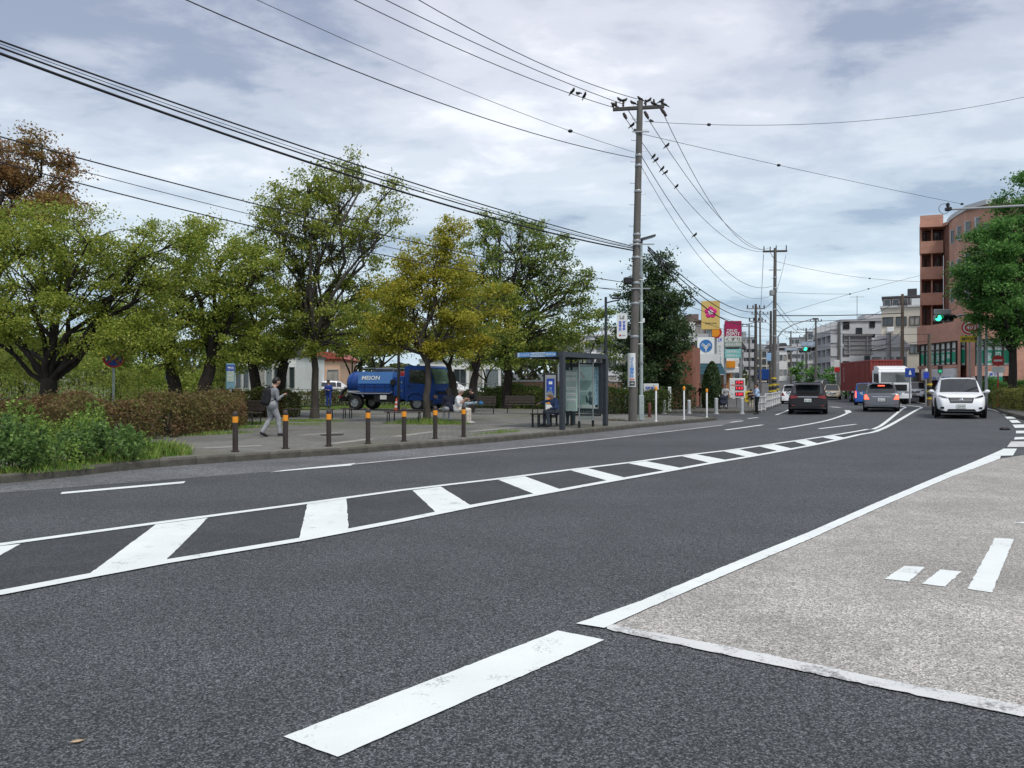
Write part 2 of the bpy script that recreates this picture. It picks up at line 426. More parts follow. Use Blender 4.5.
def strip(name, line, w, mat, off, label=None, kind='structure'):
    vs = []; n = len(line)
    for i, p in enumerate(line):
        t = (line[min(i + 1, n - 1)] - line[max(i - 1, 0)]).normalized(); nn = Vector((-t.y, t.x)) * w / 2
        for q in (p - nn, p + nn): vs.append((q.x, q.y, gz(q.x, q.y) + off))
    mb = MB(); mb.add(vs, [(2 * i, 2 * i + 1, 2 * i + 3, 2 * i + 2) for i in range(n - 1)])
    return tag(mb.build(name, mat), label, kind=kind)
def ground_pts(px): return [G(*p) for p in px]

# kerb line on the left, from behind the camera to the mouth of the lane
KL = [(-21, -3.2)] + [tuple(G(*p)[:2]) for p in ((0, 484), (53, 478.8), (118, 471.5), (160, 467.2), (235, 461.8), (300, 457.4), (340, 455), (400, 450), (480, 443.7), (519, 440), (612, 431), (640, 427.8), (700, 422.3))] + [(9.0, 33.4)]
KLs = smooth_line(KL, .6)
# second kerb line: along the lane, round the corner, then up the street
K2 = [(4.0, 41.6), (8.2, 41.2), (12.0, 40.7), (13.3, 41.4), (14.4, 43.6), (17.0, 49.5), (20.5, 58), (26.2, 73), (39, 108), (53, 146)]
K2s = smooth_line(K2, .6)
KR = [tuple(G(*p)[:2]) for p in ((1040, 424), (1004, 414.5), (984, 407.5))] + [(30.0, 55.0)]
KRs = smooth_line(KR, .6)

# older, paler asphalt along the left kerb
edge_old = [G(*p) for p in ((0, 493), (130, 483), (269, 472), (355, 464.8), (480, 452.5), (600, 440.3), (722, 425.6))]
old_poly = [Vector((-20.6, -3.6, 0))] + [Vector((p[0], p[1], 0)) for p in KL[1:]] + [Vector((10.6, 34.6, 0))] + list(reversed(edge_old)) + [Vector((-19.4, -4.6, 0))]
sheet_px('road_gutter_strip', old_poly, ASPH_OLD, .004, world=True)

# painted median with its two edge lines
LOW = [(-120, 611), (0, 594), (86, 577.5), (164, 563), (299, 540.8), (400, 521.5), (472, 506.8), (537, 495), (609, 481.8), (669, 471.2), (712.8, 463.2), (758, 455.5), (816, 444.7), (858, 435.2), (884, 428.4)]
UPP = [(-120, 560.5), (0, 545.5), (156, 524), (308.6, 503.7), (400, 491), (497, 479.6), (570.7, 470.2), (634, 462.5), (680.6, 456.2), (729, 450.6), (767.6, 445.2), (806, 439.6), (835, 435.2), (867.5, 429.6), (880, 426.6)]
gl = ground_pts(LOW); gu = ground_pts(UPP)
gl2 = [(p.x, p.y) for p in gl] + [(22.2, 41.6), (24.4, 45.3), (26.6, 50.2), (29.5, 58), (40, 87), (61, 145)]
gu2 = [(p.x, p.y) for p in gu] + [(21.6, 42.1), (23.7, 45.8), (25.9, 50.7), (28.9, 58.4), (39.4, 87.2), (60.4, 145.2)]
low_line, upp_line = smooth_line(gl2), smooth_line(gu2)
sheet_px('median_surface', [(p.x, p.y, 0) for p in gl] + [(p.x, p.y, 0) for p in reversed(gu)], ASPH_MED, .004, world=True)
strip('marking_line', low_line, .16, WHITE, .012)
strip('marking_line', upp_line, .14, WHITE, .012)
for q in ([(-30, 556.5), (-2, 547), (21, 544.5), (0, 556)],
          [(156, 525), (208, 518.3), (164, 563), (86, 577.5)], [(307.5, 504.2), (346.5, 499), (348.5, 529.8), (299, 539.6)],
          [(412.5, 490.8), (440.6, 487), (472, 506.5), (437, 514)], [(498, 480), (525, 476.8), (563, 490.7), (537, 495.6)],
          [(570.7, 470.8), (588, 468.6), (628.7, 479), (611, 482)], [(628.7, 463.7), (646, 461.5), (684, 468.8), (669, 472)],
          [(682, 456.6), (696.7, 454.7), (729, 460.8), (712.8, 463.8)], [(723, 451.5), (738.6, 449.5), (761, 455), (748, 457.2)],
          [(759, 446.6), (774, 444.6), (793, 449), (779, 451.5)], [(793.6, 441.6), (806, 440), (819, 444), (808.5, 446)], [(822, 437.4), (834, 435.8), (846, 438.2), (836, 440.2)]):
    sheet_px('marking_stripe', q, WHITE, .008, sub=.12, rag=.0028)
# lane dashes
for q in ([(60.5, 494.6), (62, 492.6), (185.5, 481.6), (184, 483.6)], [(269.5, 472.6), (283, 470.6), (355.5, 463.4), (351, 465.8)],
          [(283.7, 738), (337.5, 758.5), (604.7, 640.8), (558, 631.6)]):
    sheet_px('marking_dash', q, WHITE, .008, sub=.06, rag=.0018)
strip('marking_line', smooth_line(ground_pts([(352, 464.8), (480, 452.2), (600, 439.8), (722.5, 425.4)])), .10, WORN, .010)
for a, b in (((725.7, 430.2), (762.8, 425)), ((819, 429), (856, 424.4)), ((730.5, 422.6), (743, 421)), ((748, 418.8), (758, 417.6))):
    strip('marking_dash', smooth_line(ground_pts([a, b])), .15, WHITE, .010)
strip('marking_line', smooth_line(ground_pts([(778.9, 429.3), (802, 425.6), (825.6, 421), (840, 416.6), (848, 413)])), .15, WHITE, .010)
strip('marking_line', smooth_line(ground_pts([(848.3, 413), (848.5, 411.8), (846.5, 410.4)])), .28, WHITE, .014)
strip('marking_line', smooth_line(ground_pts([(776, 415), (783, 412.6), (790, 409.6)])), .15, WHITE, .010)
strip('marking_dash', smooth_line(ground_pts([(831, 406.9), (840, 407.7)])), .3, WORN, .010)
for k in range(7):
    a = Vector((17.5 + 4.6 * k, 62 + 12.6 * k)); strip('marking_dash', [a, a + Vector((1.9, 5.2))], .16, WORN, .012)
strip('marking_line', [Vector((x + .9, y)) for x, y in ((17.6, 49.5), (21.1, 58), (26.8, 73), (39.6, 108), (53.6, 146))], .15, WORN, .012)
strip('marking_line', [Vector((x, y)) for x, y in ((26.0, 42.0), (28.0, 48), (31, 56), (41.5, 85), (63.5, 145))], .15, WHITE, .010)
# right edge: pale aggregate apron with its white border
TOP = [(576, 625), (641, 602), (741, 560.5), (810, 532.5), (877, 503), (950, 472), (1003, 449.5)]
BOT = [(604, 629.5), (655, 606.5), (745, 567.5), (813, 538.6), (880, 508), (952, 477), (1000, 459)]
apron = [G(*p) for p in BOT] + [G(1060, 449)] + [Vector((30, 26, 0)), Vector((40, 8, 0)), Vector((9, .2, 0))] + [G(1024, 707), G(877, 679), G(741, 650.6), G(612, 626)]
sheet_px('aggregate_apron', [Vector((p.x, p.y, 0)) for p in apron], AGG, .005, world=True)
sheet_px('marking_line', [Vector((G(*p).x, G(*p).y, 0)) for p in TOP + BOT[::-1]], WHITE, .011, world=True, sub=.12, rag=.002)
sheet_px('marking_line', [(607, 624.6), (741, 650.2), (877, 679), (1024, 707), (1120, 726), (1110, 738), (1024, 718.5), (877, 688), (741, 659.7), (606, 630.2)], WORN, .009, sub=.08, rag=.005)
for q in ([(885, 580), (904.5, 567), (925, 568), (909, 582.7)], [(922.5, 585), (940.5, 570.5), (961, 572.7), (945, 587.7)],
          [(967.8, 590), (995, 538.8), (1014, 540), (991.8, 594)], [(1014.5, 523.5), (1040, 521), (1040, 525.5)]):
    sheet_px('marking_dash', q, WHITE, .010, sub=.08, rag=.003)
for q in ([(1004.7, 417), (1013, 416.8), (1016, 418.9), (1007, 419.2)], [(1009, 420.4), (1017, 420.3), (1021, 423), (1012, 423.2)], [(1012.5, 425), (1024, 424.8), (1030, 428), (1015, 428.3)],
          [(1016, 431.2), (1030, 431), (1034, 433.6), (1016, 433.8)], [(1015, 437.6), (1036, 437), (1036, 439.4), (1014, 440)], [(1003, 449.2), (1017, 449.2), (1013, 456), (998, 456.5)]):
    sheet_px('marking_dash', q, WHITE, .014)
sheet_px('marking_dash', [(1011, 442), (1036, 442), (1036, 447.5), (1007, 447.5)], WORN, .014)
strip('marking_line', smooth_line(ground_pts([(982.7, 407.9), (994, 410.2), (1002, 412.8), (1007, 415.4)])), .2, WHITE, .010)

# kerbs: each stone a piece of its own
def kerb(line, w=.17, lab=None, side=1, z0=-.05, lip=KH):
    root = thing('kerb', None, None); root['kind'] = 'structure'
    me = None
    for i in range(len(line) - 1):
        a, b = line[i], line[i + 1]; t = b - a; l = t.length
        if l < .05: continue
        nn = Vector((-t.y, t.x)).normalized() * w / 2 * side; c = (a + b) / 2 + nn
        mb = MB(); ln = l - .008
        mb.prism([(-w / 2, z0), (w / 2, z0), (w / 2, lip), (-w / 2 + .03, lip), (-w / 2, lip - .03)] if side > 0 else [(-w / 2, z0), (w / 2, z0), (w / 2, lip - .03), (w / 2 - .03, lip), (-w / 2, lip)], -ln / 2, ln / 2, plane='xz')
        o = mb.build('kerb_stone', KERB, root)
        o.location = (c.x, c.y, gz(c.x, c.y) + random.uniform(-.004, .004)); o.rotation_euler = (0, 0, math.atan2(t.y, t.x) - PI / 2)
        # local +x is to the right of travel
        if side > 0: o.rotation_euler.z += PI
    return root
kerb(KLs, side=1); kerb([p for p in K2s if p.y < 75], side=1); kerb(KRs, side=-1)
kerb([Vector((8.9, 33.55)), Vector((8.75, 34.3)), Vector((8.2, 35.0)), Vector((7.4, 35.5)), Vector((6.8, 35.8)), Vector((6.2, 36.1))], side=1)

m_, N_, L_ = newmat('plaza_paving')
tcd_ = N_('ShaderNodeTexCoord').outputs['Object']
mp_ = N_('ShaderNodeMapping'); mp_.inputs[2].default_value = (0, 0, -math.radians(50)); L_(tcd_, mp_.inputs[0])
bt_ = N_('ShaderNodeTexBrick'); bt_.inputs['Scale'].default_value = 2.2; bt_.inputs['Color1'].default_value = (.155, .15, .14, 1); bt_.inputs['Color2'].default_value = (.20, .195, .18, 1); bt_.inputs['Mortar'].default_value = (.07, .075, .055, 1)
bt_.inputs['Mortar Size'].default_value = .02; L_(mp_.outputs[0], bt_.inputs['Vector'])
c_ = bt_.outputs[0]
f_ = rampf(N_, L_, noise(N_, L_, tcd_, .35, 7, .6, .8), [(.3, .68), (.7, 1.2)]); c_ = mixc(N_, L_, 1., c_, f_, 'MULTIPLY')
f_ = rampf(N_, L_, noise(N_, L_, tcd_, .22, 6, .6, .5), [(.52, 0.), (.66, .7)]); c_ = mixc(N_, L_, f_, c_, (.115, .115, .06))
f_ = rampf(N_, L_, noise(N_, L_, tcd_, 14., 4, .7), [(.35, .8), (.7, 1.15)]); c_ = mixc(N_, L_, 1., c_, f_, 'MULTIPLY')
p_ = N_('ShaderNodeBsdfPrincipled'); L_(c_, p_.inputs['Base Color']); p_.inputs['Roughness'].default_value = .85; L_(bump(N_, L_, bt_.outputs['Fac'], -.3, .01), p_.inputs['Normal']); out(N_, L_, p_.outputs[0])
PLAZA = m_
def slab(name, line, rest, mat, z=KH - .012, inset=.17, side=1):
    """pavement behind a kerb; follows the ground"""
    pts = []
    n = len(line)
    for i, p in enumerate(line):
        t = (line[min(i + 1, n - 1)] - line[max(i - 1, 0)]).normalized(); q = p + Vector((-t.y, t.x)) * inset * side; pts.append((q.x, q.y, 0))
    return sheet_px(name, pts + [(a, b, 0) for a, b in rest], mat, z, sub=6., world=True)
slab('plaza_paving', smooth_line(KL[:-1], 1.2) + [Vector((8.9, 33.5)), Vector((8.1, 35.0)), Vector((6.3, 36.1))], [(5.2, 37), (3.6, 41), (2, 47), (-8, 58), (-60, 60), (-58, -3)], PLAZA)
PAVE = asphalt('pavement_asphalt', (.07, .07, .068), (.125, .123, .118), (.2, .195, .185), 40., .2, .4)
slab('pavement', K2s, [(50, 152), (10, 152), (-20, 100), (-3, 60), (2.5, 46)], PAVE)
rp = [(p.x + .2, p.y, 0) for p in KRs]
sheet_px('pavement', rp + [(34, 56, 0), (60, 58, 0), (60, 26, 0), (34, 27, 0)], PAVE, KH - .012, sub=4., world=True)
LAWN = pm('lawn_turf', (.085, .115, .035), .95, var=.4, scale=1.2, b=.4, bscale=12)
sheet_px('lawn', [(-60, 47, 0), (-18, 44, 0), (2.5, 47.2, 0), (1, 60, 0), (-8, 132, 0), (-140, 132, 0), (-140, 20, 0), (-60, 12, 0)], LAWN, KH + .02, sub=12., world=True)
# paler slabs let into the plaza
TILE = pm('pale_paving', (.27, .26, .235), .85, var=.15, scale=3, dirt=.5)
for i, (a, b, w) in enumerate((((203, 447.6), (262, 445.4), 1.4), ((330, 443.6), (372, 438.4), 1.6), (((395, 436.4)), (433, 431.4), 1.5), ((298, 435.2), (340, 432.4), 1.8), ((470, 431.2), (512, 427.6), 1.2))):
    pa, pb = gp(*a), gp(*b)
    o = strip('paving_band', [Vector((pa.x, pa.y)), Vector((pb.x, pb.y))], .34, TILE, KH - .006)
    o.location.z = 0
mb = MB(); mb.disc((0, 0, 0), .33, .012, 20, axis='z'); q = gp(332, 434.6)
o = mb.build('manhole_cover', pm('cast_iron', (.05, .05, .048), .6, .4), loc=(q.x, q.y, KH)); tag(o, 'dark round manhole cover in the paving beside the bollards', 'manhole cover')

# ================================================================ BUILDINGS
PANE = pm('window_pane', (.03, .038, .045), .06, var=.5, scale=.3, spec=.9)
PANE_L = pm('pale_window_pane', (.16, .19, .20), .1, var=.4, scale=.3, spec=.8)
PANE_C = pm('curtained_pane', (.30, .28, .25), .25, var=.3, scale=1.5, spec=.7)
ALU = pm('aluminium_frame', (.35, .36, .36), .4, .5)
BRONZE = pm('bronze_frame', (.06, .05, .045), .4, .4)
_win = {}
def window(parent, x, z, w, h, y=0., frame=ALU, pane=PANE, rotz=0.):
    """a framed window with its pane and a mullion, let into a wall facing -Y"""
    k = (round(w, 2), round(h, 2), frame.name, pane.name)
    if k not in _win:
        f = ring_frame(MB(), w, h, .07, .16); f.box(0, 0, h / 2, .05, .1, h - .14) if w > .9 else None
        g = MB(); g.box(0, .03, h / 2, w - .14, .03, h - .14)
        _win[k] = (f.mesh('window', frame), g.mesh('pane', pane))
    o = link('window', _win[k][0], parent, (x, y - .03, z), (0, 0, rotz)); link('pane', _win[k][1], o); return o
def block(name, label, x0, x1, Y, ytop, depth, wallm, rows=0, cols=0, ww=1.2, wh=1.3, balcony=False, roofm=None, base=None, group=None, yaw=None, cat='building', first=.9, pitch=None, pane=None, frame=None, stair=False):
    """a block of flats or a house that stands between two sight lines at distance Y"""
    a, b = P(x0, 0, Y), P(x1, 0, Y); cx = (a.x + b.x) / 2; w = b.x - a.x
    zb = gz(cx, Y) if base is None else base
    h = EYE - (ytop - CY) / F * Y - zb
    r = thing(name, label, cat, (cx, Y, zb), (face_cam(cx, Y) if x0 > 780 else 0) if yaw is None else yaw, group)
    mb = MB(); mb.box(0, depth / 2, (h - 3) / 2, w, depth, h + 3); mb.build('wall', wallm, r)
    rm = roofm or GREYP
    if rows > 2: MB().path([(w * .42, -.07, h), (w * .42, -.07, 0)], .06, 6).build('downpipe', STEEL, r)
    mb = MB(); mb.box(0, depth / 2 - .05, h + .12, w + .3, depth + .3, .24)
    if not pitch: mb.box(w * .18, depth * .5, h + .9, w * .22, depth * .3, 1.3)
    mb.build('roof', rm, r)
    if pitch:
        mb = MB(); mb.prism([(-w / 2 - .4, h + .24), (w / 2 + .4, h + .24), (w / 2 - w * .2, h + pitch), (-w / 2 + w * .2, h + pitch)], -.4, depth + .4); mb.build('roof_pitch', rm, r)
    sh = (h - .3) / max(1, rows)
    for i in range(rows):
        z = i * sh + first * (sh - wh) * .6 + .2
        for j in range(cols):
            x = (j + .5) / cols * w - w / 2
            window(r, x, z, min(ww, w / cols * .8), wh, 0., frame or ALU, pane or (PANE, PANE, PANE_L, PANE, PANE_C)[(i * 7 + j * 3 + int(x0)) % 5])
            if (i * 5 + j * 2 + int(x1)) % 6 == 0 and Y < 130: MB().bbox(x + ww * .2, -.22, z - .42, .8, .34, .6, .04).build('air_conditioner', WHITEP, r)
        if balcony and i:
            mb = MB(); mb.box(0, -.62, i * sh + .45, w * .96, .1, .95); mb.box(0, -.3, i * sh - .08, w * .96, .7, .14); mb.build('balcony', balcony, r)
    return r
CREAM = pm('cream_render', (.56, .52, .44), .85, var=.08, scale=.5, dirt=.25)
GREYW = pm('grey_render', (.42, .42, .43), .85, var=.08, scale=.5, dirt=.3)
LGREY = pm('pale_grey_render', (.55, .56, .57), .85, var=.06, scale=.5, dirt=.25)
WHITEW = pm('white_render', (.66, .67, .66), .8, var=.06, scale=.5, dirt=.25)
BROWNW = pm('brown_tile_wall', (.15, .11, .095), .8, var=.15, scale=.6)
PEACH = pm('peach_render', (.58, .38, .27), .85, var=.08, scale=.5)
REDROOF = pm('red_roof_sheet', (.30, .06, .045), .6, var=.15)
DROOF = pm('dark_roof', (.06, .06, .065), .7)
# behind the trees on the left
block('low_white_building', 'long low white building behind the trees, seen between the trunks behind the walking man', 235, 296, 66, 356, 10, WHITEW, 1, 8, 2.0, 1.9, roofm=DROOF)
block('house', 'peach house with a red roof behind the parked blue tanker', 298, 340, 84, 361, 9, PEACH, 1, 3, 1.6, 1.9, roofm=REDROOF, pitch=1.0)
block('low_white_building', 'white low building glimpsed between the trunks right of the blue tanker', 420, 500, 88, 361, 9, WHITEW, 1, 5, 2.2, 2.0, roofm=GREYP)
block('long_flat_building', 'pale long building with a dark window band above the bus shelter', 562, 640, 105, 336, 10, LGREY, 3, 7, 2.0, 1.6, roofm=LGREY)
block('brown_apartment_building', 'dark brown apartment block behind the shop signs', 672, 716, 112, 321.5, 14, BROWNW, 4, 4, 1.7, 1.4, balcony=GREYW, roofm=BROWNW)
# down the street
block('far_building', 'white narrow building behind the first dark street poles', 741, 756, 150, 338, 12, WHITEW, 5, 3, 1.3, 1.4, balcony=GREYW)
block('far_building', 'cream building beside the blue lorry down the street', 756, 772, 165, 350, 12, CREAM, 4, 3, 1.2, 1.3)
block('far_building', 'beige house low on the left of the far street', 778, 792, 215, 352, 12, CREAM, 3, 3, 1.4, 1.5, roofm=DROOF, pitch=1.8)
block('far_building', 'grey flats with a stepped roof behind the green traffic light', 790, 815, 240, 338, 14, GREYW, 5, 5, 1.6, 1.6, balcony=LGREY)
block('far_building', 'pale house on the hill at the end of the street', 768, 786, 290, 356, 12, WHITEW, 3, 3, 1.6, 1.6, roofm=DROOF, pitch=2.0)
block('far_building', 'dull white building between the far light and the grey apartment block', 808, 824, 200, 332, 14, LGREY, 6, 3, 1.6, 1.6)
block('far_building', 'white shop building under the large shop signs', 694, 742, 78, 352, 9, WHITEW, 1, 5, 2.2, 2.2)
# apartment block: balconies on the left face, a plain end wall towards us
def apartments():
    Y = 118.; c = P(841, 0, Y); zb = gz(c.x, Y); h = EYE + (384 - 321.5) / F * Y - zb
    r = thing('grey_apartment_block', 'grey apartment block with recessed balconies on its left face', 'apartment block', (c.x, Y, zb), face_cam(c.x, Y) * .42)
    w = P(888, 0, Y).x - c.x
    MB().box(w / 2, 7, h / 2 - 1.5, w, 14, h + 3).build('wall', LGREY, r)
    mb = MB(); mb.box(w / 2, 7, h + .15, w + .3, 14.4, .3); mb.box(w * .8, 6, h + .8, 2.6, 4, 1.2); mb.build('roof', GREYW, r)
    n = 5; sh = h / n
    for i in range(n):
        z = i * sh
        MB().box(-.70, 7, z + .45, 1.38, 12.6, .9).build('balcony', GREYW, r)
        MB().box(-.04, 7, z + .45 + sh / 2, .07, 12.2, sh - .95).build('balcony_recess', PANE, r)
        for y in (.72, 4.0, 7.2, 10.4, 13.4): MB().box(-.72, y, z + .9 + (sh - .9) / 2, 1.3, .28, sh - .92).build('pillar', LGREY, r)
        window(r, .75, z + .9, .95, 1.3, frame=BRONZE)
        if i in (3, 4): window(r, w * .62, z + 1.1, .8, 1.1, frame=BRONZE); window(r, w * .88, z + 1.1, .8, 1.1, frame=BRONZE)
    MB().box(w * .36, -.06, h - 3.0, .9, .16, 4.0).build('stair_window', PANE, r)
    MB().path([(w * .5, 5, h + .3), (w * .5, 5, h + 4.5)], .05, 5).build('aerial_mast', STEEL, r); MB().box(w * .5, 5, h + 4.3, 2.2, .06, .06).build('aerial', STEEL, r)
    return r
apartments()
block('beige_building', 'beige apartment building with a dark crown behind the brick building', 884, 932, 98, 307, 14, CREAM, 3, 4, 1.5, 1.2, roofm=LGREY, frame=BRONZE)
block('penthouse_block', 'dark brown roof storey on top of the beige building', 885, 924, 104, 297.5, 10, BROWNW, 1, 5, 1.2, 1.2, roofm=DROOF, base=11.8)
block('low_cream_building', 'low cream building with a sloped roof behind the gantry sign', 864, 890, 95, 349, 5, CREAM, 2, 3, 1.3, 1.2, roofm=LGREY, pitch=1.4)
block('white_shed', 'white low house with a pale gable roof next to the grey apartment block', 872, 905, 84, 350, 5, WHITEW, 2, 3, 1.2, 1.1, roofm=LGREY, pitch=1.6)

for i, (x0, x1, Y, yt, m, rw, cl, lab) in enumerate(((779, 787, 175, 350, WHITEW, 2, 2, 'small white house low behind the poles at the bend'), (786, 796, 300, 349, CREAM, 3, 2, 'cream house near the top of the street, left side'), (795, 806, 320, 344, WHITEW, 4, 3, 'white house near the top of the street, middle'), (801, 812, 170, 352, LGREY, 3, 3, 'pale grey house under the far traffic light'),
    (811, 822, 145, 350, CREAM, 3, 3, 'cream house behind the small street trees'), (818, 834, 230, 330, WHITEW, 6, 4, 'tall white flats rising behind the dull white building'), (742, 752, 190, 343, CREAM, 5, 2, 'cream narrow flats left of the dark poles'), (764, 778, 250, 345, LGREY, 4, 3, 'grey flats behind the tall pole at the bend'), (726, 744, 130, 350, LGREY, 3, 4, 'grey shop block behind the pharmacy signs'))):
    block('house', lab, x0, x1, Y, yt, 9, m, rw, cl, 1.3, 1.3, roofm=(DROOF, LGREY, REDROOF)[i % 3] if i % 3 < 2 else DROOF, pitch=None if rw > 3 else 1.6, group='houses up the far street')
# brick building on the right, curved front on a podium of shops
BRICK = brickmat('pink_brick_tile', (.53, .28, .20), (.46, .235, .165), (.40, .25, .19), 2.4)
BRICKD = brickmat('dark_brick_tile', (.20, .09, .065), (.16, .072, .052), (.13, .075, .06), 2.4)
GREEN = pm('green_sign_film', (.02, .33, .19), .4, var=.08)
MILK = pm('milky_film', (.66, .72, .68), .35, var=.08, spec=.5)
PALETXT = pm('pale_print', (.62, .74, .72), .5, var=.05)
def brick_building():
    zt = 15.1; Z0 = gz(40, 62)
    r = thing('brick_building', 'pink brick corner building with a curved front over green shop windows', 'building', (0, 0, 0))
    def prism_px(name, pl, z0, z1, mat, back=80):
        pts = [(P(px, 0, y).x, y) for px, y in pl]
        mb = MB(); mb.prism(pts, z0, z1, plane='xy'); return mb.build(name, mat, r)
    # main curved body
    prism_px('wall', [(949, 64.0), (950.5, 63.0), (954, 61.8), (959, 60.6), (966, 59.4), (975, 58.4), (986, 57.6), (1000, 57.2), (1090, 57.0), (1060, 78), (950, 80)], 6.2, zt, BRICK)
    prism_px('roof', [(947, 64.0), (950, 62.6), (955, 61.3), (966, 58.9), (986, 57.0), (1000, 56.6), (1095, 56.4), (1060, 79), (949, 81)], zt, zt + .35, LGREY)
    # wing: a dark core with balcony bands in front
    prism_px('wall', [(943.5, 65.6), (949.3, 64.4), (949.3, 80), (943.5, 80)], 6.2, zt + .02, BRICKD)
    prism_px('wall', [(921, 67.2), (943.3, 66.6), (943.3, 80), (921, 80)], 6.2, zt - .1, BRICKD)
    prism_px('roof', [(919.5, 65.6), (943.5, 65.2), (950.5, 63.9), (950.5, 80), (919.5, 80)], zt + .03, zt + .3, BRICK)
    for i in range(5):
        z = 6.2 + i * 2.24
        prism_px('balcony', [(920, 66.0), (943.3, 65.4), (943.3, 66.6), (920, 67.2)], z, z + (1.05 if i else .5), BRICK)
        if i == 4: continue
        for px in (920, 931): prism_px('pillar', [(px, 66.1), (px + 1.6, 66.05), (px + 1.6, 67.1), (px, 67.1)], z + 1.05 if i else z + .5, z + 2.24, BRICK)
        o = prism_px('balcony_door', [(924, 67.1), (929, 67.0), (929, 67.3), (924, 67.3)], z + .2, z + 2.0, PANE)
        o = prism_px('balcony_door', [(934, 66.85), (941, 66.65), (941, 66.9), (934, 66.9)], z + .2, z + 2.0, PANE)
    # windows of the curved front
    for px, y, zs in ((953.5, 61.9, (8.2, 10.4, 13.0)), (960, 60.35, (8.2, 10.4, 13.0)), (968, 59.05, (8.2, 10.6, 13.1)), (978, 58.15, (8.2, 10.6, 13.2))):
        for z in zs:
            o = window(r, P(px, 0, y).x, z, .55, 1.15, y - .05, frame=ALU, pane=PANE_L, rotz=math.radians(-48 + (px - 953) * 1.5))
    for px in (990, 1004): 
        for z in (12.1, 9.4):
            window(r, P(px, 0, 57.2).x, z, 1.3, 1.5, 57.1, frame=BRONZE)
    mb = MB()
    # podium: band, piers, ground floor
    pod = [(917, 65.0), (925, 63.6), (935, 62.0), (946, 60.2), (957.5, 58.4), (968, 57.4), (976, 56.4), (1000, 55.8), (1100, 55.4), (1060, 80), (917, 80)]
    prism_px('podium_band', pod, 4.95, 6.45, BRICK)
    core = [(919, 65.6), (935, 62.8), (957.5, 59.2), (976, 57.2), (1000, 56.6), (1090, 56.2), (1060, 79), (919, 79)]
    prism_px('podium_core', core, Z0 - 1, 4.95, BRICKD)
    prism_px('sill_band', [(917.5, 65.0), (935, 62.1), (957.5, 58.5), (957.5, 59.1), (919, 65.5)], 2.85, 3.1, BRICK)
    for a, b in (((957.6, 58.4), (960.5, 58.1)), ((966.5, 57.6), (975, 56.5))):
        prism_px('pier', [a, b, (b[0], b[1] + .8), (a[0], a[1] + .8)], Z0 - .5, 4.95, BRICK)
    prism_px('sill_band', [(975, 56.5), (1012, 55.8), (1012, 56.5), (975, 57.2)], 2.2, 2.95, BRICK)
    prism_px('pier', [(1012, 55.8), (1040, 55.6), (1040, 56.4), (1012, 56.5)], Z0 - .5, 4.95, BRICK)
    def shopwin(a, b, ncol, z0, z1, zb, rows, txt):
        pa = Vector((P(a[0], 0, a[1]).x, a[1], 0)); pb = Vector((P(b[0], 0, b[1]).x, b[1], 0)); d = pb - pa; L = d.length; ang = math.atan2(d.y, d.x)
        e = bpy.data.objects.new('shop_window', None); 
        f = MB(); t = .1
        for k in range(ncol + 1): f.box(k * L / ncol, 0, (z0 + z1) / 2, t, .2, z1 - z0)
        for z in [z0, z1] + rows: 
            for k in range(ncol): f.box((k + .5) * L / ncol, 0, z, L / ncol - t, .17, .09)
        o = f.build('shop_window', BRONZE, r); o.location = pa; o.rotation_euler = (0, 0, ang)
        g = MB(); g.box(L / 2, .06, (z0 + z1) / 2, L, .04, z1 - z0); g.build('pane', MILK, o)
        g = MB(); g.box(L / 2, .022, (z0 + zb) / 2 + .12, L - .1, .02, zb - z0 - .2); g.build('green_film', GREEN, o)
        for k, ch in enumerate(txt):
            if ch != ' ': put_text(ch, L / ncol * .55, (zb - z0) * .58, PALETXT, o, ((k + .5) * L / ncol, -.0, (zb + z0) / 2 + .12))
    shopwin((920.5, 65.0), (957, 58.9), 7, 3.1, 4.9, 4.1, [4.35], ' 個別指導塾')
    shopwin((960.5, 58.4), (966.3, 57.9), 1, 3.0, 4.95, 4.2, [4.5], ' ')
    shopwin((975.5, 56.8), (1012, 56.2), 4, 2.95, 4.95, 4.1, [4.45], ' 家田 ')
    # blue and white shop front under the windows
    pa, pb = Vector((P(923, 0, 64.0).x, 64.0, 0)), Vector((P(956, 0, 58.6).x, 58.6, 0)); d = pb - pa; L = d.length; ang = math.atan2(d.y, d.x)
    o = MB().box(L / 2, 0, 2.42, L, .3, .8).build('fascia_board', WHITEP, r); o.location = pa; o.rotation_euler = (0, 0, ang)
    BL = pm('blue_print', (.03, .07, .55), .5)
    MB().box(L / 2, -.17, 2.06, L - .3, .04, .3).build('blue_strip', PALETXT, o)
    put_text('DENTAL CLINIC', L * .8, .2, BL, o, (L / 2, -.2, 2.06))
    for k in range(4):
        g = MB().box((k + .5) * L / 4, .1, 1.2 + Z0 * .5, L / 4 - .3, .06, 1.6); g.build('shop_pane', PANE, o)
    return r
brick_building()

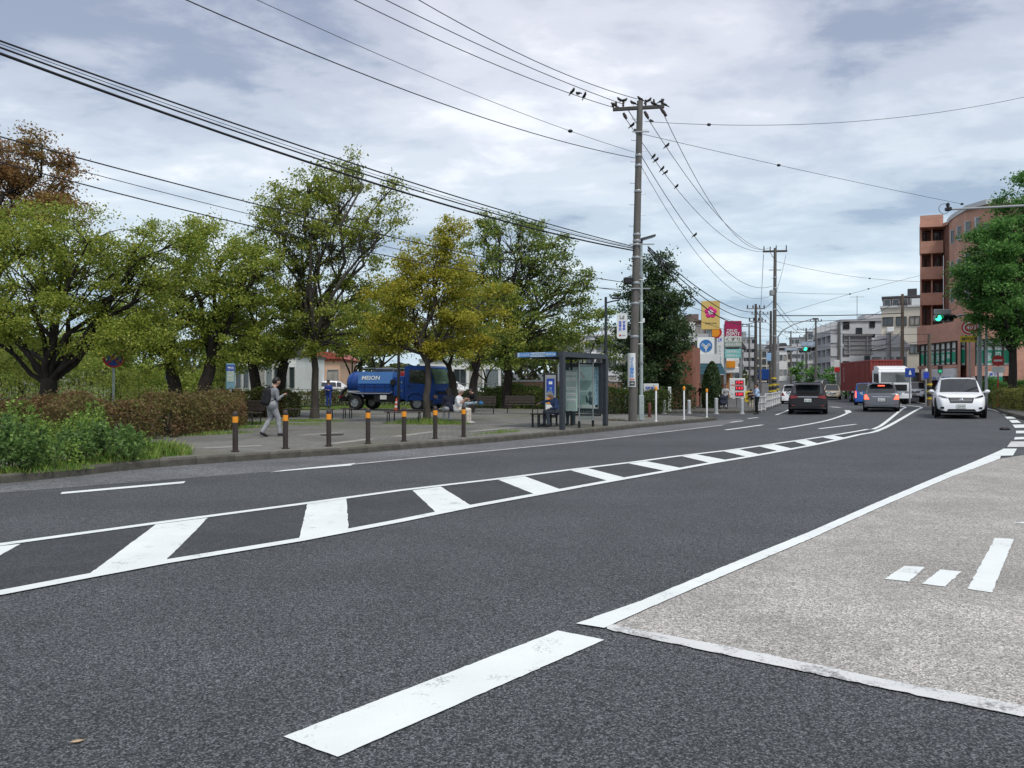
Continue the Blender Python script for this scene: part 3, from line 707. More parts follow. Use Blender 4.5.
# ================================================================ TREES, HEDGES, GRASS
def leaves_mesh(name, cen, L, W, mat, up=.35, drop=0.):
    """many small folded-rhombus leaves at the given points"""
    n = len(cen)
    nrm = rng.normal(size=(n, 3)); nrm[:, 2] += up * 2; nrm /= np.linalg.norm(nrm, axis=1)[:, None]
    t = rng.normal(size=(n, 3)); t[:, 2] -= drop; t -= nrm * (t * nrm).sum(1)[:, None]; t /= np.linalg.norm(t, axis=1)[:, None]
    b = np.cross(nrm, t)
    s = rng.uniform(.65, 1.3, size=(n, 1))
    a_ = cen - t * L * .5 * s; c_ = cen + t * L * .5 * s
    l_ = cen - t * L * .05 * s + b * W * .5 * s + nrm * W * .12; r_ = cen - t * L * .05 * s - b * W * .5 * s + nrm * W * .12
    co = np.stack([a_, l_, c_, r_], 1).reshape(-1, 3).astype(np.float32)
    return quads_mesh(name, co, n, mat)
def quads_mesh(name, co, n, mat):
    me = bpy.data.meshes.new(name)
    me.vertices.add(4 * n); me.vertices.foreach_set('co', co.astype(np.float32).ravel())
    me.loops.add(4 * n); me.loops.foreach_set('vertex_index', np.arange(4 * n, dtype=np.int32))
    me.polygons.add(n); me.polygons.foreach_set('loop_start', np.arange(0, 4 * n, 4, dtype=np.int32)); me.polygons.foreach_set('loop_total', np.full(n, 4, dtype=np.int32))
    me.materials.append(mat); me.update(calc_edges=True); return me
def bent(a, b, k, wob):
    a, b = Vector(a), Vector(b); l = (b - a).length; ps = []
    for i in range(k + 1):
        t = i / k; p = a.lerp(b, t)
        if 0 < i < k: p += Vector((random.gauss(0, 1), random.gauss(0, 1), random.gauss(0, .7))) * l * wob
        p.z += l * .10 * math.sin(PI * t); ps.append(p)
    return ps
def tree(name, label, base, r0, fork_z, lobes, Y, leaf, bark, L=None, dens=1., clump=.42, group=None, depth=.9, lean=(0, 0), stems=1, cat='tree', flat=.55, up=.35, limb_r=.42):
    """lobes: where the crown shows its masses, as sight lines and sizes, with each mass at its own distance"""
    base = Vector(base)
    rt = thing(name, label, cat, base, 0, group)
    L = L or max(.075, .0036 * Y); W = L * .58
    tr = MB(); forks = []
    for s in range(stems):
        off = Vector((0, 0, 0)) if stems == 1 else Vector(((s - (stems - 1) / 2) * r0 * 2.2, random.uniform(-.2, .2), 0))
        top = Vector((lean[0] + off.x * 2.4, lean[1], fork_z - base.z)); k = 5
        pts = [off.lerp(top, i / k) + (Vector((random.gauss(0, .04), random.gauss(0, .04), 0)) if 0 < i < k else Vector()) for i in range(k + 1)]
        tr.path([off - Vector((0, 0, .3))] + pts, [r0 * 1.5] + [r0 * (1.25 if i == 0 else 1 - .28 * i / k) for i in range(k + 1)], 10); forks.append(top)
    trunk_m = tr
    cen = []; br = MB()
    for (px, py, rx, ry, *dy) in lobes:
        y = Y + (dy[0] if dy else random.uniform(-1, 1) * rx * Y / F * .5)
        c = P(px, py, y) - base; ax, az = rx * y / F, ry * y / F; ay = (ax + az) / 2 * depth
        f = min(forks, key=lambda q: (q - c).length)
        low = f.lerp(Vector((0, 0, 0)), random.uniform(0, .12)) if stems == 1 else f
        lp = bent(low, c, 5, .06); rr = r0 * limb_r * random.uniform(.8, 1.15)
        br.path(lp, [rr * (1 - .75 * i / 5) for i in range(6)], 7)
        narea = PI * rx * ry; lpx = L * F / Y; nl = int(1.12 * dens * narea / (lpx * lpx * .58 * .5) * 2.1)
        nc = max(6, int(ax * az / (clump * clump) * 2.2)); per = max(10, nl // nc)
        for q in range(nc):
            d = Vector((random.gauss(0, 1), random.gauss(0, 1), random.gauss(0, 1))).normalized() * (random.random() ** .38) * random.choice((1, 1, .95, 1.12))
            cc = c + Vector((d.x * ax, d.y * ay, d.z * az))
            st = lp[random.choice((2, 3, 4, 4, 5))]
            tw = bent(st, cc, 3, .07); r1 = max(.008, rr * .28)
            br.path(tw, [r1, r1 * .75, r1 * .5, .006], 4, cap=False)
            cl = clump * random.uniform(.6, 1.25); m = int(per * random.uniform(.55, 1.4))
            g = rng.normal(size=(m, 3)) * np.array([cl, cl, cl * flat]) * .54
            pts = np.array(cc)[None] + g
            # sprays along the last stretch of the twig
            t = rng.random((m // 4, 1)); seg = np.array(tw[2])[None] * (1 - t) + np.array(cc)[None] * t + rng.normal(size=(m // 4, 3)) * cl * .3
            cen.append(pts); cen.append(seg)
    trunk_m.build('trunk', bark, rt, 70); br.build('branches', bark, rt, 70)
    cen = np.concatenate(cen); link('crown', leaves_mesh('crown', cen, L, W, leaf, up), rt)
    return rt
LF_CH = leafmat('cherry_leaf', (0.275, 0.35, 0.052), (0.195, 0.28, 0.044), (0.42, 0.41, 0.085))
LF_PALE = leafmat('pale_green_leaf', (0.34, 0.43, 0.085), (0.23, 0.33, 0.06), (0.46, 0.47, 0.12))
LF_BR = leafmat('russet_leaf', (0.29, 0.175, 0.07), (0.25, 0.205, 0.06), (0.28, 0.125, 0.055))
LF_OL = leafmat('olive_leaf', (0.265, 0.33, 0.055), (0.185, 0.255, 0.05), (0.4, 0.38, 0.07))
LF_YE = leafmat('yellowing_leaf', (0.4, 0.375, 0.045), (0.28, 0.325, 0.045), (0.47, 0.38, 0.05))
LF_DK = leafmat('dark_leaf', (0.139, 0.220, 0.048), (0.187, 0.264, 0.057), (0.338, 0.347, 0.069))
LF_EV = leafmat('evergreen_leaf', (0.048, 0.084, 0.034), (0.062, 0.105, 0.04), (0.095, 0.145, 0.05), tr=.25)
LF_CAM = leafmat('bright_green_leaf', (0.105, 0.255, 0.058), (0.075, 0.19, 0.046), (0.18, 0.33, 0.08))
LF_HB = leafmat('brown_hedge_leaf', (0.26, 0.15, 0.085), (0.2, 0.175, 0.065), (0.165, 0.2, 0.055), scale=1.2)
LF_HG = leafmat('green_hedge_leaf', (.10, .145, .04), (.155, .12, .055), (.17, .20, .05), scale=1.0)
LF_SH = leafmat('shrub_leaf', (0.16, 0.27, 0.05), (0.23, 0.36, 0.07), (0.34, 0.47, 0.11), scale=1.6)
LF_GR = leafmat('grass_blade', (.15, .29, .05), (.24, .37, .08), (.33, .34, .11), scale=1.5, tr=.3)

tree('cherry_tree', 'broad cherry tree with thick dark limbs behind the brown hedge at far left', (-13.4, 22, KH), .30, 1.75,
     [(20, 240, 58, 34), (88, 243, 60, 34), (142, 243, 46, 30), (-40, 260, 60, 50), (35, 290, 80, 40), (112, 300, 62, 36), (168, 268, 40, 28), (0, 322, 55, 32), (100, 338, 50, 20), (195, 232, 30, 24), (60, 262, 60, 40), (30, 352, 60, 20, 2.5), (130, 345, 40, 20, 2), (-40, 330, 50, 30), (150, 320, 40, 24)], 22, LF_CH, BARK, dens=.72, limb_r=.30)
tree('cherry_tree', 'cherry tree with russet autumn leaves rising above the left edge', (-19.2, 27, KH), .26, 4.0,
     [(28, 182, 46, 36), (-10, 165, 50, 34), (66, 206, 26, 24), (42, 145, 18, 22), (70, 172, 18, 20), (-20, 205, 60, 30), (40, 215, 40, 20)], 27, LF_BR, BARK, dens=.8, clump=.4)
tree('cherry_tree', 'cherry tree with forked trunk between the round sign and the blue map board', (-12.7, 30, KH), .30, 2.6,
     [(185, 300, 60, 35), (150, 332, 50, 26), (215, 262, 45, 34), (198, 238, 34, 22), (240, 290, 45, 35), (150, 285, 45, 36), (225, 335, 46, 24), (265, 275, 24, 26), (180, 352, 44, 16), (140, 350, 36, 18), (205, 318, 50, 26), (225, 358, 34, 12), (165, 366, 30, 12)], 30, LF_CH, BARK, dens=.66, stems=2)
tree('cherry_tree', 'pale green cherry with two dark leaning trunks behind the walking man', (-10.9, 34, KH), .28, 2.6,
     [(262, 318, 50, 30), (238, 342, 38, 20), (298, 312, 42, 26), (285, 345, 42, 20), (255, 290, 38, 28), (265, 350, 40, 14), (310, 335, 36, 20), (285, 360, 30, 10), (245, 362, 26, 10)], 34, LF_PALE, BARK, dens=.75, stems=2)
tree('zelkova_tree', 'tall olive green zelkova with a straight grey trunk ringed by benches', (-8.42, 32.4, KH), .17, 3.6,
     [(315, 222, 55, 34), (282, 205, 36, 26), (345, 205, 42, 28), (352, 164, 9, 16), (356, 178, 12, 14), (312, 182, 36, 20), (288, 250, 46, 34), (340, 252, 52, 34), (378, 235, 26, 34), (398, 214, 14, 15), (310, 290, 52, 22), (360, 292, 44, 24), (268, 225, 22, 25), (330, 178, 26, 16), (335, 318, 44, 20), (295, 322, 40, 18), (370, 322, 30, 18), (340, 345, 34, 12), (372, 345, 24, 12), (300, 348, 26, 10), (256, 262, 22, 16), (396, 184, 10, 14)], 32.4, LF_OL, BARK_GREY, dens=.55, clump=.4, limb_r=.5)
tree('zelkova_tree', 'yellowing zelkova with a thin grey trunk in front of the blue tanker', (-3.2, 28.6, KH), .14, 2.6,
     [(432, 272, 46, 32), (402, 290, 38, 28), (458, 292, 42, 32), (442, 248, 32, 20), (424, 318, 52, 26), (466, 325, 40, 22), (386, 322, 32, 18), (450, 228, 22, 13), (415, 344, 42, 12), (500, 292, 16, 22), (412, 258, 18, 18), (445, 352, 40, 12), (395, 338, 30, 14), (478, 350, 26, 10), (375, 345, 20, 10)], 28.6, LF_YE, BARK_GREY, dens=.85, limb_r=.5)
tree('zelkova_tree', 'dark forked tree behind the seated man in a white cap', (-2.5, 39, KH), .25, 2.2,
     [(482, 335, 38, 22), (450, 342, 36, 18), (502, 302, 28, 26), (466, 300, 30, 30), (428, 338, 28, 18)], 39, LF_OL, BARK, dens=.8, stems=2)
tree('zelkova_tree', 'tall dark green tree with a stout black trunk left of the bus shelter', (-.25, 45, KH), .30, 3.4,
     [(512, 252, 42, 34), (545, 252, 36, 30), (496, 224, 24, 14), (560, 288, 40, 28), (520, 300, 48, 35), (584, 300, 18, 22), (476, 272, 30, 38), (540, 330, 44, 22), (500, 340, 48, 20), (470, 312, 38, 28), (572, 326, 24, 15), (522, 226, 16, 14), (566, 250, 10, 18), (478, 232, 14, 16), (588, 276, 12, 10), (515, 352, 44, 14), (555, 345, 34, 14), (540, 352, 30, 10), (485, 360, 26, 10)], 45, LF_DK, BARK, dens=.62, clump=.5)
tree('evergreen_tree', 'dense dark evergreen tree behind the concrete pole and street lamp', (8.1, 43, KH), .25, 2.2,
     [(655, 272, 20, 20), (640, 300, 24, 30), (670, 308, 24, 28), (650, 340, 36, 32), (670, 352, 24, 26), (630, 345, 18, 30), (640, 375, 28, 18), (660, 258, 10, 10), (683, 330, 10, 14), (664, 374, 24, 20), (676, 378, 12, 16), (650, 390, 30, 10), (655, 320, 34, 40)], 43, LF_EV, BARK, dens=1.3, clump=.5, depth=1.1)
for i, (lab, bx, Y, lf, lob) in enumerate((
    ('pale green tree far behind the leftmost cherry trunk', 20, 40, LF_PALE, [(0, 345, 46, 34), (40, 340, 40, 34), (-30, 330, 40, 40), (20, 372, 40, 16)]),
    ('pale green tree behind the round no stopping sign', 112, 42, LF_PALE, [(90, 345, 40, 32), (135, 338, 44, 34), (115, 368, 44, 18), (150, 365, 26, 18)]),
    ('mid green tree behind the tall zelkova', 352, 54, LF_CH, [(330, 335, 40, 22), (372, 345, 42, 18), (352, 312, 40, 22), (395, 335, 26, 20)]),
    ('green tree behind the dark forked trunks right of the tanker', 486, 58, LF_CH, [(470, 352, 30, 14), (500, 356, 26, 16), (440, 345, 24, 14)]),
    ('olive tree behind the far end of the bus shelter', 588, 62, LF_DK, [(580, 340, 22, 16), (600, 322, 16, 22), (565, 350, 22, 12), (612, 345, 14, 18)]),
    ('green tree filling the gap between the tall zelkova and the yellowing one', 378, 50, LF_CH, [(376, 312, 30, 24), (396, 298, 24, 22), (370, 342, 40, 14), (402, 330, 26, 18)]),
    ('dark tree behind the black trunk and the totem', 528, 66, LF_DK, [(520, 345, 34, 16), (548, 338, 28, 18), (560, 358, 22, 12), (500, 362, 26, 12)]),
    ('light green tree hiding the end of the low white building', 232, 58, LF_CH, [(228, 362, 26, 14), (250, 352, 24, 14), (212, 350, 24, 16)]),
    ('yellow green tree behind the map board', 222, 46, LF_PALE, [(205, 345, 30, 16), (240, 352, 30, 14), (225, 325, 30, 20)]))):
    tree('background_tree', lab, (P(bx, 0, Y).x, Y, KH), .16, 2.0, lob, Y, lf, BARK, dens=.8, clump=.6, group='trees at the back of the plaza')
tree('zelkova_tree', 'big bright green street tree over the hedge on the right', (P(1013, 0, 40).x, 40, .3), .23, 3.6,
     [(1000, 248, 34, 36), (1022, 205, 24, 34), (985, 288, 26, 26), (972, 262, 18, 20), (1010, 302, 38, 32), (992, 322, 22, 18), (1045, 260, 48, 60), (1034, 172, 16, 16), (960, 272, 8, 14), (1060, 320, 40, 40), (1024, 330, 26, 16), (984, 240, 14, 14), (1000, 282, 24, 30, -2), (975, 305, 20, 20), (1015, 335, 24, 14), (990, 262, 26, 26, -1.5), (1012, 235, 24, 30, -1.5)], 40, LF_CAM, BARK, dens=1.35, clump=.5)
for i, (lab, bx, Y, rr) in enumerate((('small round street tree by the traffic signal down the street', 799, 112, 8), ('second small street tree beside the pale apartment wall', 812, 104, 8), ('bushy street tree in front of the grey apartment block', 829, 98, 8), ('low street tree left of the red container', 846, 78, 6))):
    z = gz(P(bx, 0, Y).x, Y); b = P(bx, 0, Y); pyb = 384 - (z - EYE) / Y * F
    tree('street_tree', lab, (b.x, Y, z), .12, z + 1.3, [(bx, pyb - 13, rr, 8), (bx - 4, pyb - 20, rr * .7, 6), (bx + 4, pyb - 21, rr * .7, 6)] if i < 3 else [(bx, pyb - 8, 5, 5)], Y, LF_CAM, BARK, dens=1., clump=.6, group='small trees down the street')

def leaf_mass(name, label, cat, pts_base, cens, L, mat, up=.2, group=None, twigs=None):
    rt = thing(name, label, cat, pts_base, 0, group)
    if twigs: twigs.build('stems', BARK, rt)
    link('foliage', leaves_mesh('foliage', np.array(cens) - np.array(pts_base)[None], L, L * .55, mat, up), rt); return rt
def hedge(label, line, w, h, L, mat, n, top_wob=.08, group=None, name='hedge', z0=KH):
    """clipped hedge along a line on the ground: leaves near its faces, twigs inside"""
    ln = [Vector((p[0], p[1])) for p in line]; seg = [(ln[i + 1] - ln[i]).length for i in range(len(ln) - 1)]; tot = sum(seg)
    def at(s):
        for i, q in enumerate(seg):
            if s <= q or i == len(seg) - 1:
                d = (ln[i + 1] - ln[i]).normalized(); return ln[i] + d * s, Vector((-d.y, d.x))
            s -= q
    base = (ln[0].x, ln[0].y, z0); cen = np.zeros((n, 3)); tw = MB()
    ph = [random.uniform(0, 6) for _ in range(6)]
    n = int(n * 1.5)
    cen = np.zeros((n, 3))
    for k in range(n):
        s = random.uniform(-.15, tot + .15); p, q = at(max(0, min(tot, s))); 
        hh = h * (1 + top_wob * (math.sin(s * 2.1 + ph[0]) + .7 * math.sin(s * 5.3 + ph[1]) + .4 * math.sin(s * 11 + ph[2])))
        ww = w * (1 + .1 * math.sin(s * 3.1 + ph[3]) + .07 * math.sin(s * 7.7 + ph[4]))
        u = random.random()
        if u < .5: a, z = random.choice((-1, 1)) * ww / 2 * (1 - abs(random.gauss(0, .12))), random.random() ** .8 * hh
        elif u < .76: a, z = random.uniform(-.5, .5) * ww, hh * (1 - abs(random.gauss(0, .07)))
        else: a, z = random.uniform(-.5, .5) * ww, random.random() * hh
        if z > hh * .75: a *= 1 - .35 * ((z / hh - .75) / .25) ** 2
        if s < 0 or s > tot: z *= .85
        e = (ln[-1] - ln[0]).normalized() * (s - max(0, min(tot, s)))
        if u > .985: z = hh + random.random() * .22
        cen[k] = (p.x + q.x * a + e.x + random.gauss(0, .03), p.y + q.y * a + e.y + random.gauss(0, .03), z0 + z + random.gauss(0, .025))
    for k in range(int(tot * 22)):
        p, q = at(random.random() * tot); a = random.uniform(-.4, .4) * w; b0 = Vector((p.x + q.x * a - base[0], p.y + q.y * a - base[1], -.05))
        tw.path([b0, b0 + Vector((random.gauss(0, .1), random.gauss(0, .1), h * .55)), b0 + Vector((random.gauss(0, .2), random.gauss(0, .2), h * .96))], [.014, .01, .004], 3, cap=False)
    return leaf_mass(name, label, 'hedge', base, cen, L, mat, twigs=tw, group=group)
xy = lambda px, py: tuple(gp(px, py)[:2])
hedge('long clipped brown hedge along the paving at the left', [xy(60, 442), xy(150, 437), xy(205, 431), xy(226, 424)], 1.5, 1.02, .075, LF_HB, 26000, top_wob=.13)
hedge('low green and brown hedge behind the walking man', [(-13.5, 33.5), (-11.8, 33.4), (-9.6, 33.9)], 1.2, 1.15, .09, LF_HG, 9000)
hedge('brown hedge at the left edge under the leftmost cherry tree', [(-15.6, 20.6), (-13.2, 20.8), (-11.6, 20.6)], 1.4, 1.0, .08, LF_HB, 9000)
hedge('green hedge behind the blue tanker and the cone', [(-14, 50), (-7, 49), (0, 47.5)], 1.2, 1.0, .12, LF_HG, 7000)
hedge('bright green hedge behind the bus shelter bench', [(-1.6, 46.5), (2.0, 44.5), (5.0, 42.5)], 1.4, 1.3, .11, leafmat('lime_hedge_leaf', (.11, .18, .035), (.075, .13, .03), (.2, .24, .06), scale=1.), 9000)
hedge('low bushes at the foot of the concrete pole', [(4.2, 37.2), (6.0, 37.4), (7.6, 38.2)], 1.2, 1.15, .09, leafmat('bush_leaf', (.085, .13, .03), (.06, .10, .028), (.14, .17, .05), scale=1.), 8000)
hedge('bushes in front of the red brick wall', [(7.9, 43.6), (9.4, 43.8), (10.3, 44.0)], 1.1, 1.5, .10, LF_EV, 5000)
hedge('yellow green clipped hedge at the right edge', [tuple(G(1004, 410)[:2]), tuple(G(1050, 415)[:2]), tuple(G(1140, 422)[:2])], 1.6, 1.05, .085, leafmat('yellow_hedge_leaf', (.19, .20, .045), (.14, .17, .04), (.25, .24, .07), scale=1.), 14000, top_wob=.03, z0=.3)
hedge('dark green shrubs beside the white car under the street tree', [(P(985, 0, 46).x, 46), (P(1010, 0, 45).x, 45), (P(1040, 0, 44).x, 44)], 1.5, 1.5, .1, LF_CAM, 8000, z0=.28)

def shrub(label, px, py, w, h, mat, L, nshoots, group=None, spread=.45):
    """leafy shrub of upright shoots, each carrying whorls of leaves"""
    b = gp(px, py); cen = []; tw = MB()
    for k in range(nshoots):
        a = random.uniform(0, 2 * PI); r = random.random() ** .6 * w / 2
        p = Vector((math.cos(a) * r, math.sin(a) * r * .8, -.04)); hh = h * (1 - .45 * (2 * r / w) ** 2) * random.uniform(.7, 1.08)
        tip = p + Vector((math.cos(a) * r * spread, math.sin(a) * r * spread, hh))
        tw.path([p, p.lerp(tip, .5) + Vector((random.gauss(0, .03), random.gauss(0, .03), .02)), tip], [.008, .006, .003], 3, cap=False)
        m = int(60 * hh / .8) + 12
        for q in range(m):
            t = random.uniform(.12, 1.0) ** .7; c = p.lerp(tip, t); s = .10 * (1.15 - t) + .025
            cen.append((b.x + c.x + random.gauss(0, s), b.y + c.y + random.gauss(0, s), b.z + c.z + random.gauss(0, .03)))
    return leaf_mass('shrub', label, 'shrub', tuple(b), cen, L, mat, up=.45, group=group, twigs=tw)
LF_SH2 = leafmat('glossy_shrub_leaf', (0.085, 0.165, 0.045), (0.125, 0.22, 0.06), (0.2, 0.31, 0.085), scale=1.6)
shrub('dark glossy shrub at the left edge above the kerb', 8, 470, 1.3, .92, LF_SH2, .085, 42)
shrub('dark glossy shrub with pale shoots, the widest one at the kerb', 104, 460.5, 1.35, .86, LF_SH2, .08, 50)
shrub('bright green shrub with long upright shoots rising behind the dark kerb shrubs', 84, 454, 1.3, 1.12, LF_SH, .07, 34)
shrub('light green leafy shrub between the two dark kerb shrubs', 48, 465.5, .9, .62, LF_SH, .06, 30)
shrub('tall light green shrub at the left edge in front of the brown hedge', 12, 455, 1.4, 1.12, LF_SH, .07, 34)
shrub('small yellow green shrub at the right end of the kerb planting', 130, 457.5, .65, .6, LF_SH, .055, 30)

def grass(name, label, areas, mat, hmin, hmax, dens):
    """blades: one countless mass"""
    co = []; 
    for (cx, cy, rx, ry, rot, sc) in areas:
        n = int(dens * rx * ry * PI)
        for k in range(n):
            a = random.uniform(0, 2 * PI); r = math.sqrt(random.random()) * (1 + .25 * math.sin(3 * a + cx))
            u, v = math.cos(a) * r * rx, math.sin(a) * r * ry
            x, y = cx + u * math.cos(rot) - v * math.sin(rot), cy + u * math.sin(rot) + v * math.cos(rot)
            h = random.uniform(hmin, hmax) * sc * (1.15 - .6 * min(1, r)); w = .006 + .004 * random.random(); d = random.uniform(0, 2 * PI); e = random.uniform(0, 2 * PI); ln = random.uniform(.1, .6) * h
            wx, wy = math.cos(d) * w, math.sin(d) * w; lx, ly = math.cos(e) * ln, math.sin(e) * ln; z = KH - .03
            co += [(x - wx, y - wy, z), (x + wx, y + wy, z), (x + lx * .5 + wx * .5, y + ly * .5 + wy * .5, z + h * .7), (x + lx, y + ly, z + h)]
    me = quads_mesh(name, np.array(co), len(co) // 4, mat); o = link(name, me); return tag(o, label, 'grass', kind='stuff')
A50 = math.radians(50)
def ar(px, py, rx, ry, sc=1., rot=A50): p = gp(px, py); return (p.x, p.y, rx, ry, rot, sc)
grass('grass', 'tufts of bright grass at the end of the kerb planting', [ar(158, 455, .8, .36, 1.1), ar(120, 460.5, .9, .22, .9), ar(75, 464.5, 1.1, .2, .55), ar(22, 471.5, 1.2, .2, .55)], LF_GR, .12, .36, 1500)
grass('grass', 'short grass and weeds round the trees and along the paving joints', [ar(238, 428, 1.4, .4, .55), ar(215, 434, 1.3, .3, .6), ar(310, 421, 1.6, .6, .5, 0), ar(290, 424, 1.4, .5, .35, 0), ar(425, 423, 1.4, .5, 1.0, 0), ar(440, 424, 1.1, .4, .8, 0), ar(252, 424, .9, .5, .7), ar(503, 432, .9, .25, .5), ar(480, 434, .7, .12, .3), ar(640, 417, .6, .3, .4)], LF_GR, .08, .28, 700)
grass('grass', 'lawn behind the low benches and the worker in blue', [(-14, 44, 5, 2.4, 0, 1.), (-8, 46.5, 4, 1.5, 0, 1.), (2, 46, 3, 1.5, 0, 1.)], LF_GR, .10, .25, 330)
grass('grass', 'dry leaf litter and weeds at the foot of the concrete pole', [(4.1, 30.4, .55, .4, 0, .5)], leafmat('dry_leaf', (.17, .13, .05), (.12, .09, .04), (.2, .17, .06)), .06, .2, 900)
# clipped cone bush by the pavement
def cone_bush():
    b = Vector((P(712, 0, 45.5).x, 45.5, .2)); h = 2.75; cen = []
    for k in range(9000):
        z = random.random() ** 1.15; r = 1.1 * (max(0, 1 - (z - .25) ** 2 / .5625) ** .6 if z > .25 else .88 + .48 * z) * (1 - abs(random.gauss(0, .10))); a = random.uniform(0, 2 * PI); r *= 1 + .06 * math.sin(5 * a + 9 * z)
        cen.append((b.x + r * math.cos(a) * .56, b.y + r * math.sin(a) * .56, b.z + z * h))
    tw = MB(); tw.path([(0, 0, -.1), (0, 0, h * .8)], [.06, .03], 6)
    leaf_mass('bush', 'clipped dark green egg shaped bush beside the shop entrance', 'bush', tuple(b), cen, .11, LF_EV, twigs=tw)
cone_bush()

# wooded rise far behind the plaza: one mass
def far_wood():
    cen = []
    for k in range(30000):
        x = random.uniform(-150, 40); y = 135 + random.gauss(0, 5); h = 5.5 + 2.6 * math.sin(x * .13) + 1.8 * math.sin(x * .41 + 1) + 1.2 * math.sin(x * .97 + 2)
        cen.append((x, y, gz(x, y) + max(.0, h) * random.random() ** .55))
    o = link('far_trees', leaves_mesh('far_trees', np.array(cen), .9, .6, LF_DK2, .3)); tag(o, 'low band of distant trees behind the plaza and the white buildings', 'trees', kind='stuff')
LF_DK2 = leafmat('far_leaf', (.075, .10, .035), (.055, .08, .03), (.13, .13, .045), scale=.12)
far_wood()

hedge('tall mixed bushes behind the leftmost cherry trunk', [(-30, 30), (-22, 30), (-15.5, 31)], 2.0, 2.2, .12, LF_PALE, 12000, top_wob=.2)
hedge('pale mixed bushes behind the round sign and the brown hedge', [(-18.5, 36.5), (-15.5, 36.5), (-13.8, 36.2)], 1.8, 1.9, .12, LF_PALE, 9000, top_wob=.2)

# ================================================================ VEHICLES   (local +X is forward)
LAMP_R = pm('tail_lamp_red', (.20, .008, .008), .2, spec=.7)
LAMP_ON = emis('brake_lamp_lit', (1., .10, .06), 2.2)
LAMP_W = pm('headlamp_glass', (.30, .32, .34), .08, .3, spec=.9)
LAMP_O = pm('indicator_orange', (.7, .25, .03), .25)
UNDER = pm('underbody_black', (.010, .010, .011), .8)
def wheel(parent, x, y, r, w, rimm=None):
    s = 1 if y > 0 else -1
    t = bpy.data.objects.new('wheel', None)
    mb = MB(); prof = [(r * .62, -w / 2), (r * .92, -w / 2), (r, -w / 2 + .03), (r, w / 2 - .03), (r * .92, w / 2), (r * .62, w / 2)]
    mb.lathe(prof, 20, cap=False)
    tyre = mb.build('wheel', RUBBER, parent, 40, (x, y, r), (-PI / 2 * s, 0, 0))
    rb = MB(); rb.lathe([(r * .62, -w * .3), (r * .62, w * .42), (r * .56, w * .46), (r * .54, w * .30), (r * .12, w * .36), (r * .1, w * .42), (.001, w * .42)], 20)
    for k in range(5):
        a = 2 * PI * k / 5; rb.box(math.cos(a) * r * .33, math.sin(a) * r * .33, w * .36, r * .46, r * .13, .03, rot=(0, 0, a))
    rb.build('rim', rimm or CHROME, tyre, 40); return tyre
